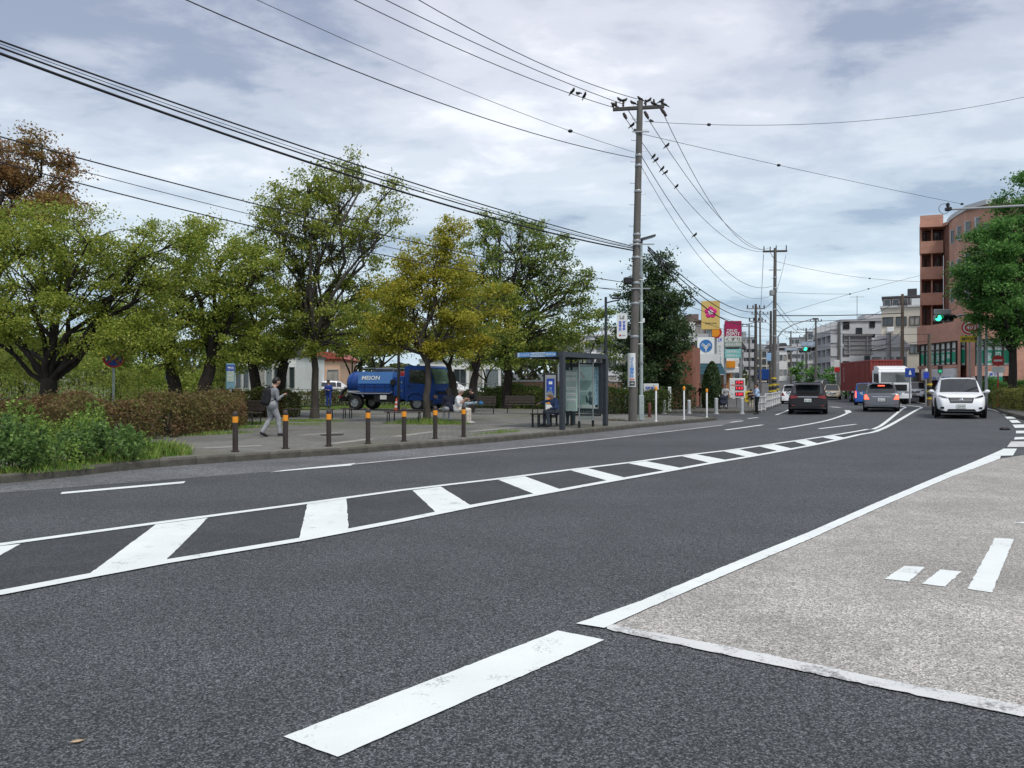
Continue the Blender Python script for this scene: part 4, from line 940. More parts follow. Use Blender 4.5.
def car(name, label, cat, loc, heading, Lc, Wc, H, paint, kind='suv', front=True, braking=False, group=None, scale=None, plate='', glass=None):
    """shell lofted through cross-sections; glass, lamps, wheels, mirrors and trim are parts of their own"""
    glass = glass or DGLASS
    r = thing(name, label, cat, loc, heading, group, scale)
    hb = {'suv': .62, 'wagon': .60, 'sedan': .60, 'van': .56, 'taxi': .58}[kind] * H          # belt line height
    zb = .25 * (H / 1.5)
    # t along the car from tail 0 to nose 1: belt z, half width at belt, roof z (None: no cabin), half width at roof
    if kind == 'suv':   st = [(0, .40, .86, 0), (.012, .56, .93, 0), (.03, .92, .95, 0), (.06, 1.02, .955, 0), (.16, 1.03, .97, .96), (.20, 1.03, .98, .985), (.335, 1.02, 1, 1.0), (.35, 1.02, 1, 1.0), (.50, 1.0, 1, 1.0), (.515, 1.0, 1, 1.0), (.60, .985, 1, .97), (.735, .965, .985, 0), (.76, .955, .98, 0), (.88, .90, .95, 0), (.955, .80, .87, 0), (.985, .62, .78, 0), (1, .42, .70, 0)]
    elif kind == 'wagon': st = [(0, .40, .88, 0), (.01, .55, .94, 0), (.025, .95, .95, 0), (.04, 1.03, .955, 0), (.11, 1.03, .97, .95), (.16, 1.03, .98, .985), (.30, 1.02, 1, 1.0), (.315, 1.02, 1, 1.0), (.48, 1.0, 1, 1.0), (.495, 1.0, 1, 1.0), (.60, .985, 1, .96), (.76, .95, .985, 0), (.78, .94, .98, 0), (.90, .86, .94, 0), (.96, .75, .86, 0), (.985, .6, .78, 0), (1, .42, .72, 0)]
    elif kind == 'van': st = [(0, .40, .93, 0), (.008, .6, .97, 0), (.015, 1.0, .98, 0), (.02, 1.06, .98, 0), (.05, 1.06, .985, .985), (.08, 1.06, .99, 1.0), (.30, 1.06, 1, 1.0), (.315, 1.06, 1, 1.0), (.54, 1.05, 1, 1.0), (.555, 1.05, 1, 1.0), (.66, 1.03, 1, .98), (.82, .99, .99, 0), (.84, .98, .98, 0), (.93, .88, .95, 0), (.97, .74, .90, 0), (.99, .6, .84, 0), (1, .42, .80, 0)]
    else: st = [(0, .42, .80, 0), (.012, .62, .88, 0), (.03, .92, .92, 0), (.10, .98, .94, 0), (.17, .99, .95, 0), (.29, 1.0, .985, .96), (.40, 1.0, 1, 1.0), (.415, 1.0, 1, 1.0), (.52, 1.0, 1, 1.0), (.535, 1.0, 1, 1.0), (.58, .99, 1, .985), (.725, .96, .985, 0), (.75, .95, .98, 0), (.88, .88, .94, 0), (.955, .76, .86, 0), (.985, .6, .78, 0), (1, .42, .72, 0)]
    hw = Wc / 2; wr = {'suv': .74, 'wagon': .74, 'sedan': .70, 'van': .84, 'taxi': .72}[kind]
    secs = []
    for t, zbelt, wb, rf in st:
        x = (t - .5) * Lc; zt = hb * zbelt; cab = rf > 0
        zr = H * rf if cab else zt + .035 * H * min(1, zbelt); w1 = hw * wb
        wrf = hw * wr * (wb if cab else 1) if cab else w1 * .80
        zm = zb + (zt - zb) * .45
        half = [(0, zb), (w1 * .84, zb), (w1 * .97, zb + (zt - zb) * .16), (w1 * 1.0, zm), (w1 * .985, zb + (zt - zb) * .86), (w1 * .945, zt)]
        if cab: half += [(wrf + (w1 * .945 - wrf) * .12, zr - .085 * H), (wrf * .93, zr - .02 * H), (wrf * .6, zr), (0, zr + .004)]
        else: half += [(w1 * .90, zt + (zr - zt) * .45), (w1 * .80, zt + (zr - zt) * .8), (w1 * .5, zr), (0, zr + .002)]
        secs.append((x, half))
    K = 10; body = MB(); gl = {}
    def ringpts(sec): x, h = sec; return [(x, y, z) for y, z in h] + [(x, -y, z) for y, z in h[-2:0:-1]]
    R = [ringpts(s) for s in secs]; n = len(R[0])
    wsi = next(i for i in range(len(st)) if st[i][3] > 0); wei = max(i for i in range(len(st)) if st[i][3] > 0)
    for i in range(len(R) - 1):
        for j in range(n):
            k = (j + 1) % n; q = [R[i][j], R[i][k], R[i + 1][k], R[i + 1][j]]
            side = j in (5, n - 6); top = 6 <= j <= n - 7; g = None
            if wsi <= i < wei and side: g = 'side_window' if abs(st[i + 1][0] - st[i][0]) > .03 else None
            if i == wsi - 1 and top and 7 <= j <= n - 8: g = 'rear_window'
            if i == wei and top and 7 <= j <= n - 8: g = 'windscreen'
            if (i == wei or i == wsi - 1) and side and False: g = 'side_window'
            body.add(q, [(0, 1, 2, 3)]) if g is None else gl.setdefault((g, j < n / 2 if g == 'side_window' else 0), []).append(q)
    body.add(R[0], [tuple(range(n))]); body.add(R[-1], [tuple(range(n))])
    import bmesh
    me = body.mesh('body', paint, None)
    bm = bmesh.new(); bm.from_mesh(me); bmesh.ops.remove_doubles(bm, verts=bm.verts, dist=.0008); bmesh.ops.recalc_face_normals(bm, faces=bm.faces); bm.to_mesh(me); bm.free()
    me.polygons.foreach_set('use_smooth', [True] * len(me.polygons)); me.set_sharp_from_angle(angle=math.radians(38)); link('body', me, r)
    # glass sits a little inside its frame
    for (g, sd_), qs in gl.items():
        mb = MB()
        for q in qs:
            c = sum((Vector(p) for p in q), Vector()) / 4
            mb.add([Vector(p) for p in q], [(0, 1, 2, 3)])
        mm = mb.mesh(g, glass); bm = bmesh.new(); bm.from_mesh(mm); bmesh.ops.remove_doubles(bm, verts=bm.verts, dist=.001); bm.to_mesh(mm); bm.free(); mm.polygons.foreach_set('use_smooth', [True] * len(mm.polygons)); link(g, mm, r)
    rw = {'suv': .37, 'wagon': .31, 'sedan': .31, 'van': .31, 'taxi': .31}[kind] * (Wc / 1.8); 
    for x in (-.5 * Lc + Lc * .19, .5 * Lc - Lc * .19):
        for s in (-1, 1):
            mb = MB(); mb.disc((x, s * hw * .965, rw * 1.02), rw * 1.13, .07, 24); mb.build('wheel_arch', UNDER, r)
            wheel(r, x, s * (hw - .115), rw, .23)
    MB().box(0, 0, zb * .85, Lc * .86, Wc * .80, zb * .5).build('underbody', UNDER, r)
    xr, xf = -Lc / 2, Lc / 2
    for s in (-1, 1):
        mb = MB(); mb.bbox(Lc * .185, s * (hw + .10), hb * 1.05, .16, .20, .15, .05); mb.box(Lc * .18, s * (hw - .02), hb * 1.02, .06, .12, .04)
        m_ = mb.build('mirror', paint, r, 40)
        MB().box(Lc * .185 - .085, s * (hw + .10), hb * 1.05, .012, .16, .11).build('mirror_glass', CHROME, m_)
    for s in (-1, 1):
        for x0 in (.02, -.20):
            MB().box(Lc * x0, s * hw * 1.0, hb * .90, .16, .035, .03).build('door_handle', paint, r)
    # lamps and faces of both ends follow the shell: each patch is projected on the body and given thickness
    from mathutils.bvhtree import BVHTree
    bmv = bmesh.new(); bmv.from_mesh(me); bvh = BVHTree.FromBMesh(bmv); bmv.free()
    def xs(y, z, end):
        for q in (1., .97, .93, .88):
            h = bvh.ray_cast(Vector((end * Lc, y * q, z)), Vector((-end, 0, 0)), Lc)
            if h[0] is not None and h[0].x * end > 0: return h[0].x
        return end * Lc * .4
    def patch(nm, quad, end, off, mt, par, n=6, deep=.05):
        mb = MB(); vs = []
        for i in range(n + 1):
            for j in range(n + 1):
                u, v = i / n, j / n; y = (quad[0][0] * (1 - u) + quad[1][0] * u) * (1 - v) + (quad[3][0] * (1 - u) + quad[2][0] * u) * v; z = (quad[0][1] * (1 - u) + quad[1][1] * u) * (1 - v) + (quad[3][1] * (1 - u) + quad[2][1] * u) * v
                vs.append((xs(y, z, end) + off * end, y, z))
        N2 = (n + 1) ** 2; vs += [(x - deep * end, y, z) for x, y, z in vs]
        ix = lambda i, j: i * (n + 1) + j
        fs = [(ix(i, j), ix(i + 1, j), ix(i + 1, j + 1), ix(i, j + 1)) for i in range(n) for j in range(n)]; fs += [tuple(N2 + k for k in f[::-1]) for f in fs]
        bd = [ix(i, 0) for i in range(n)] + [ix(n, j) for j in range(n)] + [ix(i, n) for i in range(n, 0, -1)] + [ix(0, j) for j in range(n, 0, -1)]
        fs += [(bd[k], bd[(k + 1) % len(bd)], N2 + bd[(k + 1) % len(bd)], N2 + bd[k]) for k in range(len(bd))]
        mb.add(vs, fs); return mb.build(nm, mt, par, 40)
    zl = hb * .80
    for s in (-1, 1):
        hl = patch('headlight', [(s * hw * .52, zl - .035), (s * hw * .90, zl + .035), (s * hw * .92, zl + .14), (s * hw * .54, zl + .04)], 1, .012, LAMP_W, r)
        patch('reflector', [(s * hw * .58, zl - .005), (s * hw * .84, zl + .045), (s * hw * .86, zl + .11), (s * hw * .60, zl + .035)], 1, .016, DGLASS, hl)
        if kind == 'van': q = [(s * hw * .84, hb * .62), (s * hw * .95, hb * .62), (s * hw * .95, hb * 1.15), (s * hw * .86, hb * 1.15)]
        elif kind == 'wagon': q = [(s * hw * .66, hb * .72), (s * hw * .94, hb * .72), (s * hw * .93, hb * .99), (s * hw * .80, hb * .99)]
        elif kind == 'suv': q = [(s * hw * .50, hb * .83), (s * hw * .94, hb * .76), (s * hw * .93, hb * .97), (s * hw * .50, hb * .90)]
        else: q = [(s * hw * .50, hb * .74), (s * hw * .90, hb * .74), (s * hw * .88, hb * .92), (s * hw * .50, hb * .92)]
        tl_ = patch('tail_light', q, -1, .014, LAMP_ON if braking else LAMP_R, r)
        patch('fog_light', [(s * hw * .66, hb * .36), (s * hw * .80, hb * .36), (s * hw * .80, hb * .44), (s * hw * .66, hb * .44)], 1, .012, BLACK, r, 3)
    if braking: patch('brake_light', [(-.16, H * .90), (.16, H * .90), (.16, H * .93), (-.16, H * .93)], -1, .03, LAMP_ON, r, 3) if kind != 'van' else None
    gr = patch('grille', [(-hw * .42, hb * .60), (hw * .42, hb * .60), (hw * .50, hb * .80), (-hw * .50, hb * .80)], 1, .010, BLACK, r)
    for k in range(3): patch('grille_bar', [(-hw * .42, hb * (.635 + .055 * k)), (hw * .42, hb * (.635 + .055 * k)), (hw * .42, hb * (.635 + .055 * k) + .012), (-hw * .42, hb * (.635 + .055 * k) + .012)], 1, .018, STEEL, gr, 4, .02)
    patch('grille_trim', [(-hw * .52, hb * .80), (hw * .52, hb * .80), (hw * .53, hb * .825), (-hw * .53, hb * .825)], 1, .014, CHROME, gr, 6, .03)
    MB().ball((xs(0, hb * .72, 1) + .02, 0, hb * .72), (.015, .085, .055), 12, 6).build('badge', CHROME, gr, 40)
    patch('lower_intake', [(-hw * .60, hb * .235), (hw * .60, hb * .235), (hw * .50, hb * .36), (-hw * .50, hb * .36)], 1, .010, BLACK, r)
    xp = xs(0, hb * .48, 1); p1 = MB().box(xp + .02, 0, hb * .48, .03, .33, .165).build('number_plate', PLATE, r)
    put_text(plate or '35-27', .26, .075, pm('plate_green', (.03, .13, .07), .5), p1, (xp + .037, 0, hb * .48 - .02), (0, 0, PI / 2))
    xp = min(xs(0, hb * .64, -1), xs(0, hb * .76, -1)); p2 = MB().box(xp - .02, 0, hb * .70, .03, .33, .165).build('number_plate', PLATE, r)
    put_text(plate or '35-27', .26, .075, pm('plate_green', (.03, .13, .07), .5), p2, (xp - .037, 0, hb * .70 - .02), (0, 0, -PI / 2))
    patch('tail_garnish', [(-hw * .50, hb * .855), (hw * .50, hb * .855), (hw * .50, hb * .885), (-hw * .50, hb * .885)], -1, .012, CHROME, r, 4, .03)
    patch('rear_bumper', [(-hw * .93, hb * .22), (hw * .93, hb * .22), (hw * .93, hb * .40), (-hw * .93, hb * .40)], -1, .03, BLACK if kind == 'suv' else paint, r, 8, .10)
    for s in (-1, 1): patch('rear_reflector', [(s * hw * .66, hb * .42), (s * hw * .84, hb * .42), (s * hw * .84, hb * .45), (s * hw * .66, hb * .45)], -1, .010, LAMP_R, r, 3, .02)
    if kind not in ('taxi', 'sedan'): MB().path([(xs(0, H * .72, -1) - .02, .02, H * .72), (xs(.35, H * .76, -1) - .02, .35, H * .76)], .012, 5).build('rear_wiper', BLACK, r)
    if kind in ('suv', 'wagon'):
        for s in (-1, 1): MB().path([(-Lc * .28, s * hw * wr * .93, H * .985), (-Lc * .24, s * hw * wr * .93, H * 1.02), (Lc * .03, s * hw * wr * .93, H * 1.015), (Lc * .07, s * hw * wr * .93, H * .97)], .018, 6).build('roof_rail', CHROME, r)
        MB().box(-Lc / 2 + Lc * .10, 0, H * .985, Lc * .09, hw * 1.3, .035).build('roof_spoiler', paint, r)
    MB().path([(-Lc * .18, 0, H), (-Lc * .21, 0, H + .13)], .01, 5).build('aerial', BLACK, r)
    return r
def carpaint(name, col, metal=0., rough=.3): return pm(name, col, rough, metal, var=.04, scale=1.5, coat=.12, spec=.35)
def on(px, Y): x = (px - CX) / F * Y; return Vector((x, Y, gz(x, Y)))
R_ = math.radians
P_WHITE = carpaint('pearl_white_paint', (.78, .80, .82))
car('parked_car' if False else 'car', 'white sport utility car facing the camera on the right lane', 'car', on(957.5, 33.6) + Vector((0, 0, .02)), R_(243), 4.75, 1.885, 1.69, P_WHITE, 'suv', plate='22-47')
car('car', 'black sport utility car seen from behind in the left lane', 'car', on(808, 40.0), R_(68.5), 4.72, 1.84, 1.60, carpaint('black_car_paint', (.004, .004, .005), rough=.4), 'suv', plate='81-30')
car('car', 'dark silver estate car braking with its tail lights lit', 'car', on(880.7, 41.2), R_(65.0), 4.4, 1.72, 1.47, carpaint('dark_silver_paint', (.13, .14, .155), .5), 'wagon', braking=True, plate='34-16')
car('van', 'blue compact van half hidden behind the braking silver car', 'van', on(866.5, 56), R_(66), 3.9, 1.64, 1.62, carpaint('blue_van_paint', (.015, .10, .42)), 'van', braking=True, plate='50-12')
car('car', 'white small car partly hidden behind the left side of the black one', 'car', on(791.5, 62), R_(71), 3.9, 1.66, 1.52, P_WHITE, 'wagon', plate='66-05')
car('taxi', 'beige oncoming sedan right of the black sport utility car', 'taxi', on(832, 77), R_(247), 4.4, 1.69, 1.48, carpaint('beige_paint', (.62, .52, .36)), 'taxi', plate='10-88')
car('car', 'dark green large car turning behind the beige sedan', 'car', on(822, 98) + Vector((0, 0, .0)), R_(195), 4.7, 1.85, 1.80, carpaint('dark_green_paint', (.045, .055, .04)), 'suv', plate='72-41')
car('parked_car', 'white sedan parked behind the blue square sign at the brick building', 'car', on(916.5, 65) + Vector((0, 0, .32)), R_(238), 4.5, 1.7, 1.42, P_WHITE, 'sedan', plate='48-20')
for i, (px, Y, hd, col, lab) in enumerate(((336, 76, 20, (.55, .56, .58), 'pale grey car parked in front of the peach house'), (300, 74, 10, (.70, .71, .72), 'white car parked behind the worker in blue at the far hedge'), (452, 72, 15, (.62, .63, .65), 'white car glimpsed between the tanker front and the dark trunk'))):
    car('parked_car', lab, 'car', on(px, Y) + Vector((0, 0, .35)), R_(hd), 4.2, 1.7, 1.5, carpaint('parked_paint_%d' % i, col), 'wagon', group='cars parked beyond the plaza', plate='30-11')

# ---- blue vacuum tanker
TB = pm('tanker_blue_paint', (.007, .050, .23), .38, var=.12, scale=1.6, spec=.35, dirt=.55)
TB2 = pm('tanker_pale_blue_paint', (.055, .17, .42), .38, var=.1, scale=1.6, spec=.35, dirt=.4)
def tanker():
    p = gp(399, 411.2); r = thing('tanker_truck', 'blue vacuum tanker truck parked on the plaza behind the yellowing tree', 'truck', (p.x - .55, 42.6, KH), R_(-24), scale=(1.12, 1.08, 1.03))
    # cab
    cab = MB(); prof = [(1.15, .55), (2.70, .55), (2.78, .75), (2.76, 1.35), (2.50, 2.25), (2.35, 2.36), (1.25, 2.38), (1.15, 2.30)]
    cab.prism(prof, -.95, .95); cab.build('cab', TB, r, 30)
    for s in (-1, 1):
        w = MB(); w.prism([(1.42, 1.48), (2.42, 1.40), (2.26, 2.12), (1.42, 2.16)], s * .953 - .01, s * .953 + .012); w.build('side_window', DGLASS, r)
        d = MB(); d.prism([(1.30, .72), (2.40, .95), (2.46, 1.38), (1.30, 1.46)], s * .955 - .008, s * .955 + .008); d.build('door_panel', TB, r)
        MB().box(1.40, s * .97, 1.30, .14, .04, .05).build('door_handle', BLACK, r)
        MB().box(2.78, s * .72, .74, .05, .26, .16).build('headlight', LAMP_W, r)
        MB().box(2.775, s * .90, .76, .05, .08, .14).build('indicator', LAMP_O, r)
        m = MB(); m.path([(2.45, s * .96, 1.9), (2.72, s * 1.18, 1.85), (2.72, s * 1.18, 1.55)], .015, 6); m.box(2.72, s * 1.18, 1.66, .06, .16, .34); m.build('mirror', BLACK, r)
        a = MB(); a.path([(1.28, s * .97, .50), (1.36, s * .97, .80), (1.62, s * .97, .97), (2.0, s * .97, .97), (2.26, s * .97, .78), (2.34, s * .97, .52)], .05, 6); a.build('wheel_arch', TB, r)
    ws = MB(); ws.add([(2.775, -.84, 1.42), (2.775, .84, 1.42), (2.535, .80, 2.20), (2.535, -.80, 2.20)], [(0, 1, 2, 3)]); ws.build('windscreen', pm('clear_windscreen', (.10, .16, .12), .05, spec=.9, var=.5, scale=1.6), r)
    MB().box(2.79, 0, 1.12, .03, 1.5, .05).build('front_panel_line', TB2, r); MB().box(2.79, 0, .95, .03, 1.3, .12).build('grille', BLACK, r)
    b = MB(); b.bbox(2.78, 0, .50, .18, 1.9, .30, .05); b.build('front_bumper', TB, r)
    pl = MB().box(2.885, .0, .52, .02, .36, .18).build('number_plate', PLATE, r)
    put_text('18-42', .28, .08, pm('plate_green', (.03, .13, .07), .5), pl, (2.897, 0, .50), (0, 0, PI / 2))
    # chassis, lockers, mudguards
    c = MB(); c.box(-.35, 0, .66, 5.0, .8, .2); c.box(-2.72, 0, .52, .12, 1.7, .16); c.build('chassis', UNDER, r)
    MB().bbox(.78, 0, 1.20, .62, 1.84, 1.24, .04).build('equipment_locker', TB, r)
    for z in (1.05, 1.50): MB().box(.98, -.93, z, .05, .03, .12).build('locker_latch', CHROME, r)
    q = MB(); q.bbox(-.62, 0, 1.12, 2.05, 1.80, .62, .05); q.build('side_locker', TB, r)
    q = MB(); q.prism([(-.91, 1.43), (.91, 1.43), (.78, 2.06), (-.78, 2.06)], -1.60, .38, plane='yz'); up = q.build('upper_locker', TB2, r)
    o = put_text('MEION', 1.05, .22, PLATE, up, (-.85, -.868, 1.74), (-R_(11.6), 0, 0))
    t = MB(); t.lathe([(.1, -.02), (.52, 0), (.62, .08), (.66, .2), (.66, 2.3), (.6, 2.42), (.1, 2.45)], 24); t.build('tank', TB, r, 40, (-2.55, 0, 1.42), (0, PI / 2, 0))
    for x in (-2.3, -1.75): 
        t = MB(); t.lathe([(.665, 0), (.69, .02), (.69, .08), (.665, .1)], 24); t.build('tank_band', TB, r, 40, (x, 0, 1.42), (0, PI / 2, 0))
    t = MB(); t.path([(-2.62, -.3, 1.2), (-2.9, -.35, 1.0), (-2.95, -.5, .75), (-2.7, -.7, .62)], .09, 8); t.build('suction_hose', BLACK, r, 40)
    t = MB(); t.disc((-2.62, .25, 1.45), .28, .08, 16, axis='x'); t.build('tank_hatch', TB2, r)
    t = MB(); t.path([(-1.1, .1, 2.0), (-1.1, .1, 2.22)], .2, 12); t.bbox(-.2, .0, 2.12, .7, .7, .22, .03); t.build('roof_valve', DARKP, r)
    t = MB(); t.bbox(.6, .2, 1.95, .5, .6, .26, .03); t.build('roof_box', pm('red_equipment', (.4, .05, .04), .5), r)
    for s in (-1, 1):
        m = MB(); m.path([(-2.35, s * .86, .72), (-2.15, s * .86, 1.0), (-1.5, s * .86, 1.0), (-1.28, s * .86, .72)], .05, 6); m.build('mudguard', STEEL, r)
        wheel(r, 1.82, s * .80, .40, .24, STEEL); wheel(r, -1.80, s * .76, .40, .34, STEEL)
        MB().box(.15, s * .86, .62, 1.5, .2, .35).build('side_guard', UNDER, r)
        MB().box(-2.76, s * .7, .70, .06, .3, .12).build('tail_light', LAMP_R, r)
    MB().box(-.05, -.98, .70, .36, .03, .22).build('data_plate', PLATE, r)
    for s in (-1, 1):
        MB().path([(-1.5, s * .60, 2.06), (-1.5, s * .60, 2.26), (.3, s * .60, 2.26), (.3, s * .60, 2.06)], .018, 6).build('handrail', STEEL, r)
        for z in (1.25, .95): MB().box(-.62, s * .905, z, 2.0, .012, .02).build('locker_seam', BLACK, r)
        for x in (-1.2, -.6, .0): MB().box(x, s * .908, 1.12, .015, .012, .6).build('locker_seam', BLACK, r)
        MB().path([(-2.2, s * .93, .98), (-1.6, s * .95, .90), (.3, s * .95, .90), (.45, s * .95, 1.0)], .03, 6).build('pipe', STEEL, r)
    for k in range(5): MB().path([(-2.72, .45, .6 + .28 * k), (-2.72, .85, .6 + .28 * k)], .016, 5).build('ladder_rung', STEEL, r)
    MB().disc((.5, -.96, 1.5), .16, .05, 16).build('hose_reel', BLACK, r)
    return r
tanker()

# ---- red container lorry, oncoming
RED = pm('container_red', (.25, .045, .038), .6, var=.12, scale=1.2, dirt=.4)
def lorry():
    p = on(887, 61); hd = R_(261); r = thing('container_truck', 'white cab lorry carrying a dark red shipping container', 'truck', p, hd, scale=.97)
    def rib(w, z0, z1, n, depth):       # corrugated sheet outline
        pts = []
        for k in range(n):
            for f, d in ((.1, 0), (.4, 0), (.5, depth), (.9, depth)): pts.append((-w / 2 + (k + f) * w / n, d))
        return pts
    Lk, x1 = 9.2, -.12
    c = MB(); c.box(x1 - Lk / 2, 0, 2.32, Lk - .1, 2.36, 2.5)
    c.build('container', RED, r)
    for s in (-1, 1):
        m = MB(); n = 26
        for k in range(n): m.box(x1 - Lk + (k + .5) * Lk / n, s * 1.20, 2.32, Lk / n * .52, .05, 2.36)
        m.build('corrugation', RED, r)
        for x in (x1 - .07, x1 - Lk + .07): MB().box(x, s * 1.19, 2.32, .14, .12, 2.66).build('corner_post', RED, r)
    m = MB(); n = 9
    for k in range(n): m.box(x1 - .03, -1.05 + 2.1 * (k + .5) / n, 2.32, .05, .12, 2.36)
    m.build('corrugation', RED, r)
    for z in (1.04, 3.60): MB().box(x1 - Lk / 2, 0, z, Lk + .06, 2.46, .12).build('container_rail', RED, r)
    put_text('\n'.join('TCLU'), .22, 1.3, PLATE, r, (x1 - Lk + 1.1, 1.24, 2.5), (0, 0, PI))
    put_text('\n'.join('TCLU'), .22, 1.3, PLATE, r, (x1 - Lk + 1.1, -1.24, 2.5), (0, 0, 0))
    cab = MB(); cab.prism([(.15, .75), (1.95, .75), (2.05, 1.1), (2.0, 1.75), (1.82, 2.65), (1.7, 2.78), (.15, 2.78)], -1.2, 1.2); cab.build('cab', P_WHITE, r, 30)
    d = MB(); d.prism([(.2, 2.79), (1.72, 2.79), (1.45, 2.95), (.75, 3.12), (.2, 3.12)], -1.1, 1.1); d.build('wind_deflector', P_WHITE, r, 30)
    ws = MB(); ws.add([(2.02, -1.08, 1.78), (2.02, 1.08, 1.78), (1.86, 1.02, 2.58), (1.86, -1.02, 2.58)], [(0, 1, 2, 3)]); ws.build('windscreen', pm('grey_windscreen', (.09, .10, .10), .08, spec=.9, var=.5, scale=.9), r)
    for s in (-1, 1):
        w = MB(); w.prism([(.6, 1.8), (1.85, 1.7), (1.72, 2.5), (.6, 2.5)], s * 1.203 - .01, s * 1.203 + .01); w.build('side_window', DGLASS, r)
        MB().box(2.06, s * .9, .95, .06, .36, .2).build('headlight', LAMP_W, r)
        m = MB(); m.path([(1.85, s * 1.2, 2.5), (2.15, s * 1.42, 2.45), (2.15, s * 1.42, 1.9)], .02, 6); m.box(2.15, s * 1.42, 2.1, .08, .2, .5); m.build('mirror', BLACK, r)
        for x in (1.1, -5.3, -6.5): wheel(r, x, s * 1.0, .5, .32, STEEL)
        MB().box(-2.6, s * 1.05, .75, 3.6, .08, .5).build('side_guard', UNDER, r)
    MB().box(2.06, 0, 1.35, .05, 1.7, .5).build('grille', BLACK, r)
    MB().bbox(2.02, 0, .66, .24, 2.4, .4, .05).build('front_bumper', P_WHITE, r)
    pl = MB().box(2.155, 0, .62, .02, .36, .18).build('number_plate', PLATE, r)
    MB().box(-3.0, 0, .82, 9.6, .9, .26).build('chassis', UNDER, r)
    return r
lorry()
def small_lorry():
    p = on(763.5, 150); r = thing('small_lorry', 'blue covered lorry far down the street by the utility poles', 'truck', p, R_(72))
    MB().bbox(-.6, 0, 1.75, 3.6, 2.0, 2.1, .08).build('cargo_cover', TB, r); MB().bbox(2.0, 0, 1.4, 1.4, 1.8, 1.6, .1).build('cab', P_WHITE, r)
    MB().box(0, 0, .7, 5, 1.7, .2).build('chassis', UNDER, r)
    for x in (1.9, -1.6):
        for s in (-1, 1): wheel(r, x, s * .8, .38, .25, STEEL)
    for s in (-1, 1): MB().box(-2.45, s * .8, .75, .05, .3, .14).build('tail_light', LAMP_R, r)
small_lorry()

# ================================================================ PEOPLE   (local +X is forward, +Y left)
def surface_nets(Fv, org, h):
    ins = Fv < 0; nx, ny, nz = Fv.shape
    c8 = [ins[i:nx - 1 + i, j:ny - 1 + j, k:nz - 1 + k] for i in (0, 1) for j in (0, 1) for k in (0, 1)]
    s = sum(c.astype(np.int8) for c in c8); act = (s > 0) & (s < 8); I = np.argwhere(act)
    idx = -np.ones(act.shape, np.int64); idx[act] = np.arange(len(I))
    acc = np.zeros((len(I), 3)); cnt = np.zeros(len(I)); cor = [(i, j, k) for i in (0, 1) for j in (0, 1) for k in (0, 1)]
    for a in cor:
        for b in cor:
            if sum(abs(p - q) for p, q in zip(a, b)) != 1 or a > b: continue
            fa = Fv[I[:, 0] + a[0], I[:, 1] + a[1], I[:, 2] + a[2]]; fb = Fv[I[:, 0] + b[0], I[:, 1] + b[1], I[:, 2] + b[2]]
            m = (fa < 0) != (fb < 0); t = np.where(m, fa / np.where(m, fa - fb, 1), 0)
            acc += m[:, None] * (np.array(a) + t[:, None] * (np.array(b) - np.array(a))); cnt += m
    V = (I + acc / cnt[:, None]) * h + org; Q = []
    for ax in range(3):
        o = [0, 0, 0]; o[ax] = 1
        A = ins[:nx - o[0], :ny - o[1], :nz - o[2]]; B = ins[o[0]:, o[1]:, o[2]:]
        E = np.argwhere(A != B); u, v = [d for d in range(3) if d != ax]
        ok = (E[:, u] > 0) & (E[:, v] > 0) & (E[:, u] < Fv.shape[u] - 1) & (E[:, v] < Fv.shape[v] - 1); E = E[ok]
        if not len(E): continue
        flip = A[E[:, 0], E[:, 1], E[:, 2]]
        def at(du, dv): e = E.copy(); e[:, u] -= du; e[:, v] -= dv; return idx[e[:, 0], e[:, 1], e[:, 2]]
        q = np.stack([at(1, 1), at(0, 1), at(0, 0), at(1, 0)], 1)
        if ax == 1: flip = ~flip
        q[~flip] = q[~flip][:, ::-1]; Q.append(q)
    return V, np.concatenate(Q)
def blob(name, caps, mats, parent, h=.012, blend=.02):
    """one continuous skin grown over tapered limbs; caps: (a, b, ra, rb, material, blend)"""
    P0 = np.array([[*c[0], c[2]] for c in caps] + [[*c[1], c[3]] for c in caps])
    lo = (P0[:, :3] - P0[:, 3:]).min(0) - 4 * h; hi = (P0[:, :3] + P0[:, 3:]).max(0) + 4 * h
    n = np.ceil((hi - lo) / h).astype(int) + 1
    Fv = np.full(n, .3, np.float32); Mt = np.zeros(n, np.int8); D = np.full(n, 9., np.float32)
    for cp in caps:
        a, b, ra, rb, mi = cp[:5]; kb = cp[5] if len(cp) > 5 else blend
        a, b = np.array(a, float), np.array(b, float); mg = max(ra, rb) + .06
        i0 = np.maximum(((np.minimum(a, b) - mg - lo) / h).astype(int), 0); i1 = np.minimum(((np.maximum(a, b) + mg - lo) / h).astype(int) + 2, n)
        sl = tuple(slice(p, q) for p, q in zip(i0, i1))
        g = np.stack(np.meshgrid(*[np.arange(p, q) * h + l for p, q, l in zip(i0, i1, lo)], indexing='ij'), -1)
        ab = b - a; t = np.clip(((g - a) @ ab) / max(ab @ ab, 1e-9), 0, 1)
        d = np.linalg.norm(g - a - t[..., None] * ab, axis=-1) - (ra + (rb - ra) * t)
        f = Fv[sl]; k = np.clip(.5 + .5 * (f - d) / kb, 0, 1); Fv[sl] = f * (1 - k) + d * k - kb * k * (1 - k)
        m = d < D[sl]; Mt[sl] = np.where(m, mi, Mt[sl]); D[sl] = np.where(m, d, D[sl])
    V, Q = surface_nets(Fv, lo, h)
    fc = V[Q].mean(1); ii = np.clip(np.rint((fc - lo) / h).astype(int), 0, n - 1); fm = Mt[ii[:, 0], ii[:, 1], ii[:, 2]]
    me = quads_indexed(name, V, Q, mats, fm); return link(name, me, parent)
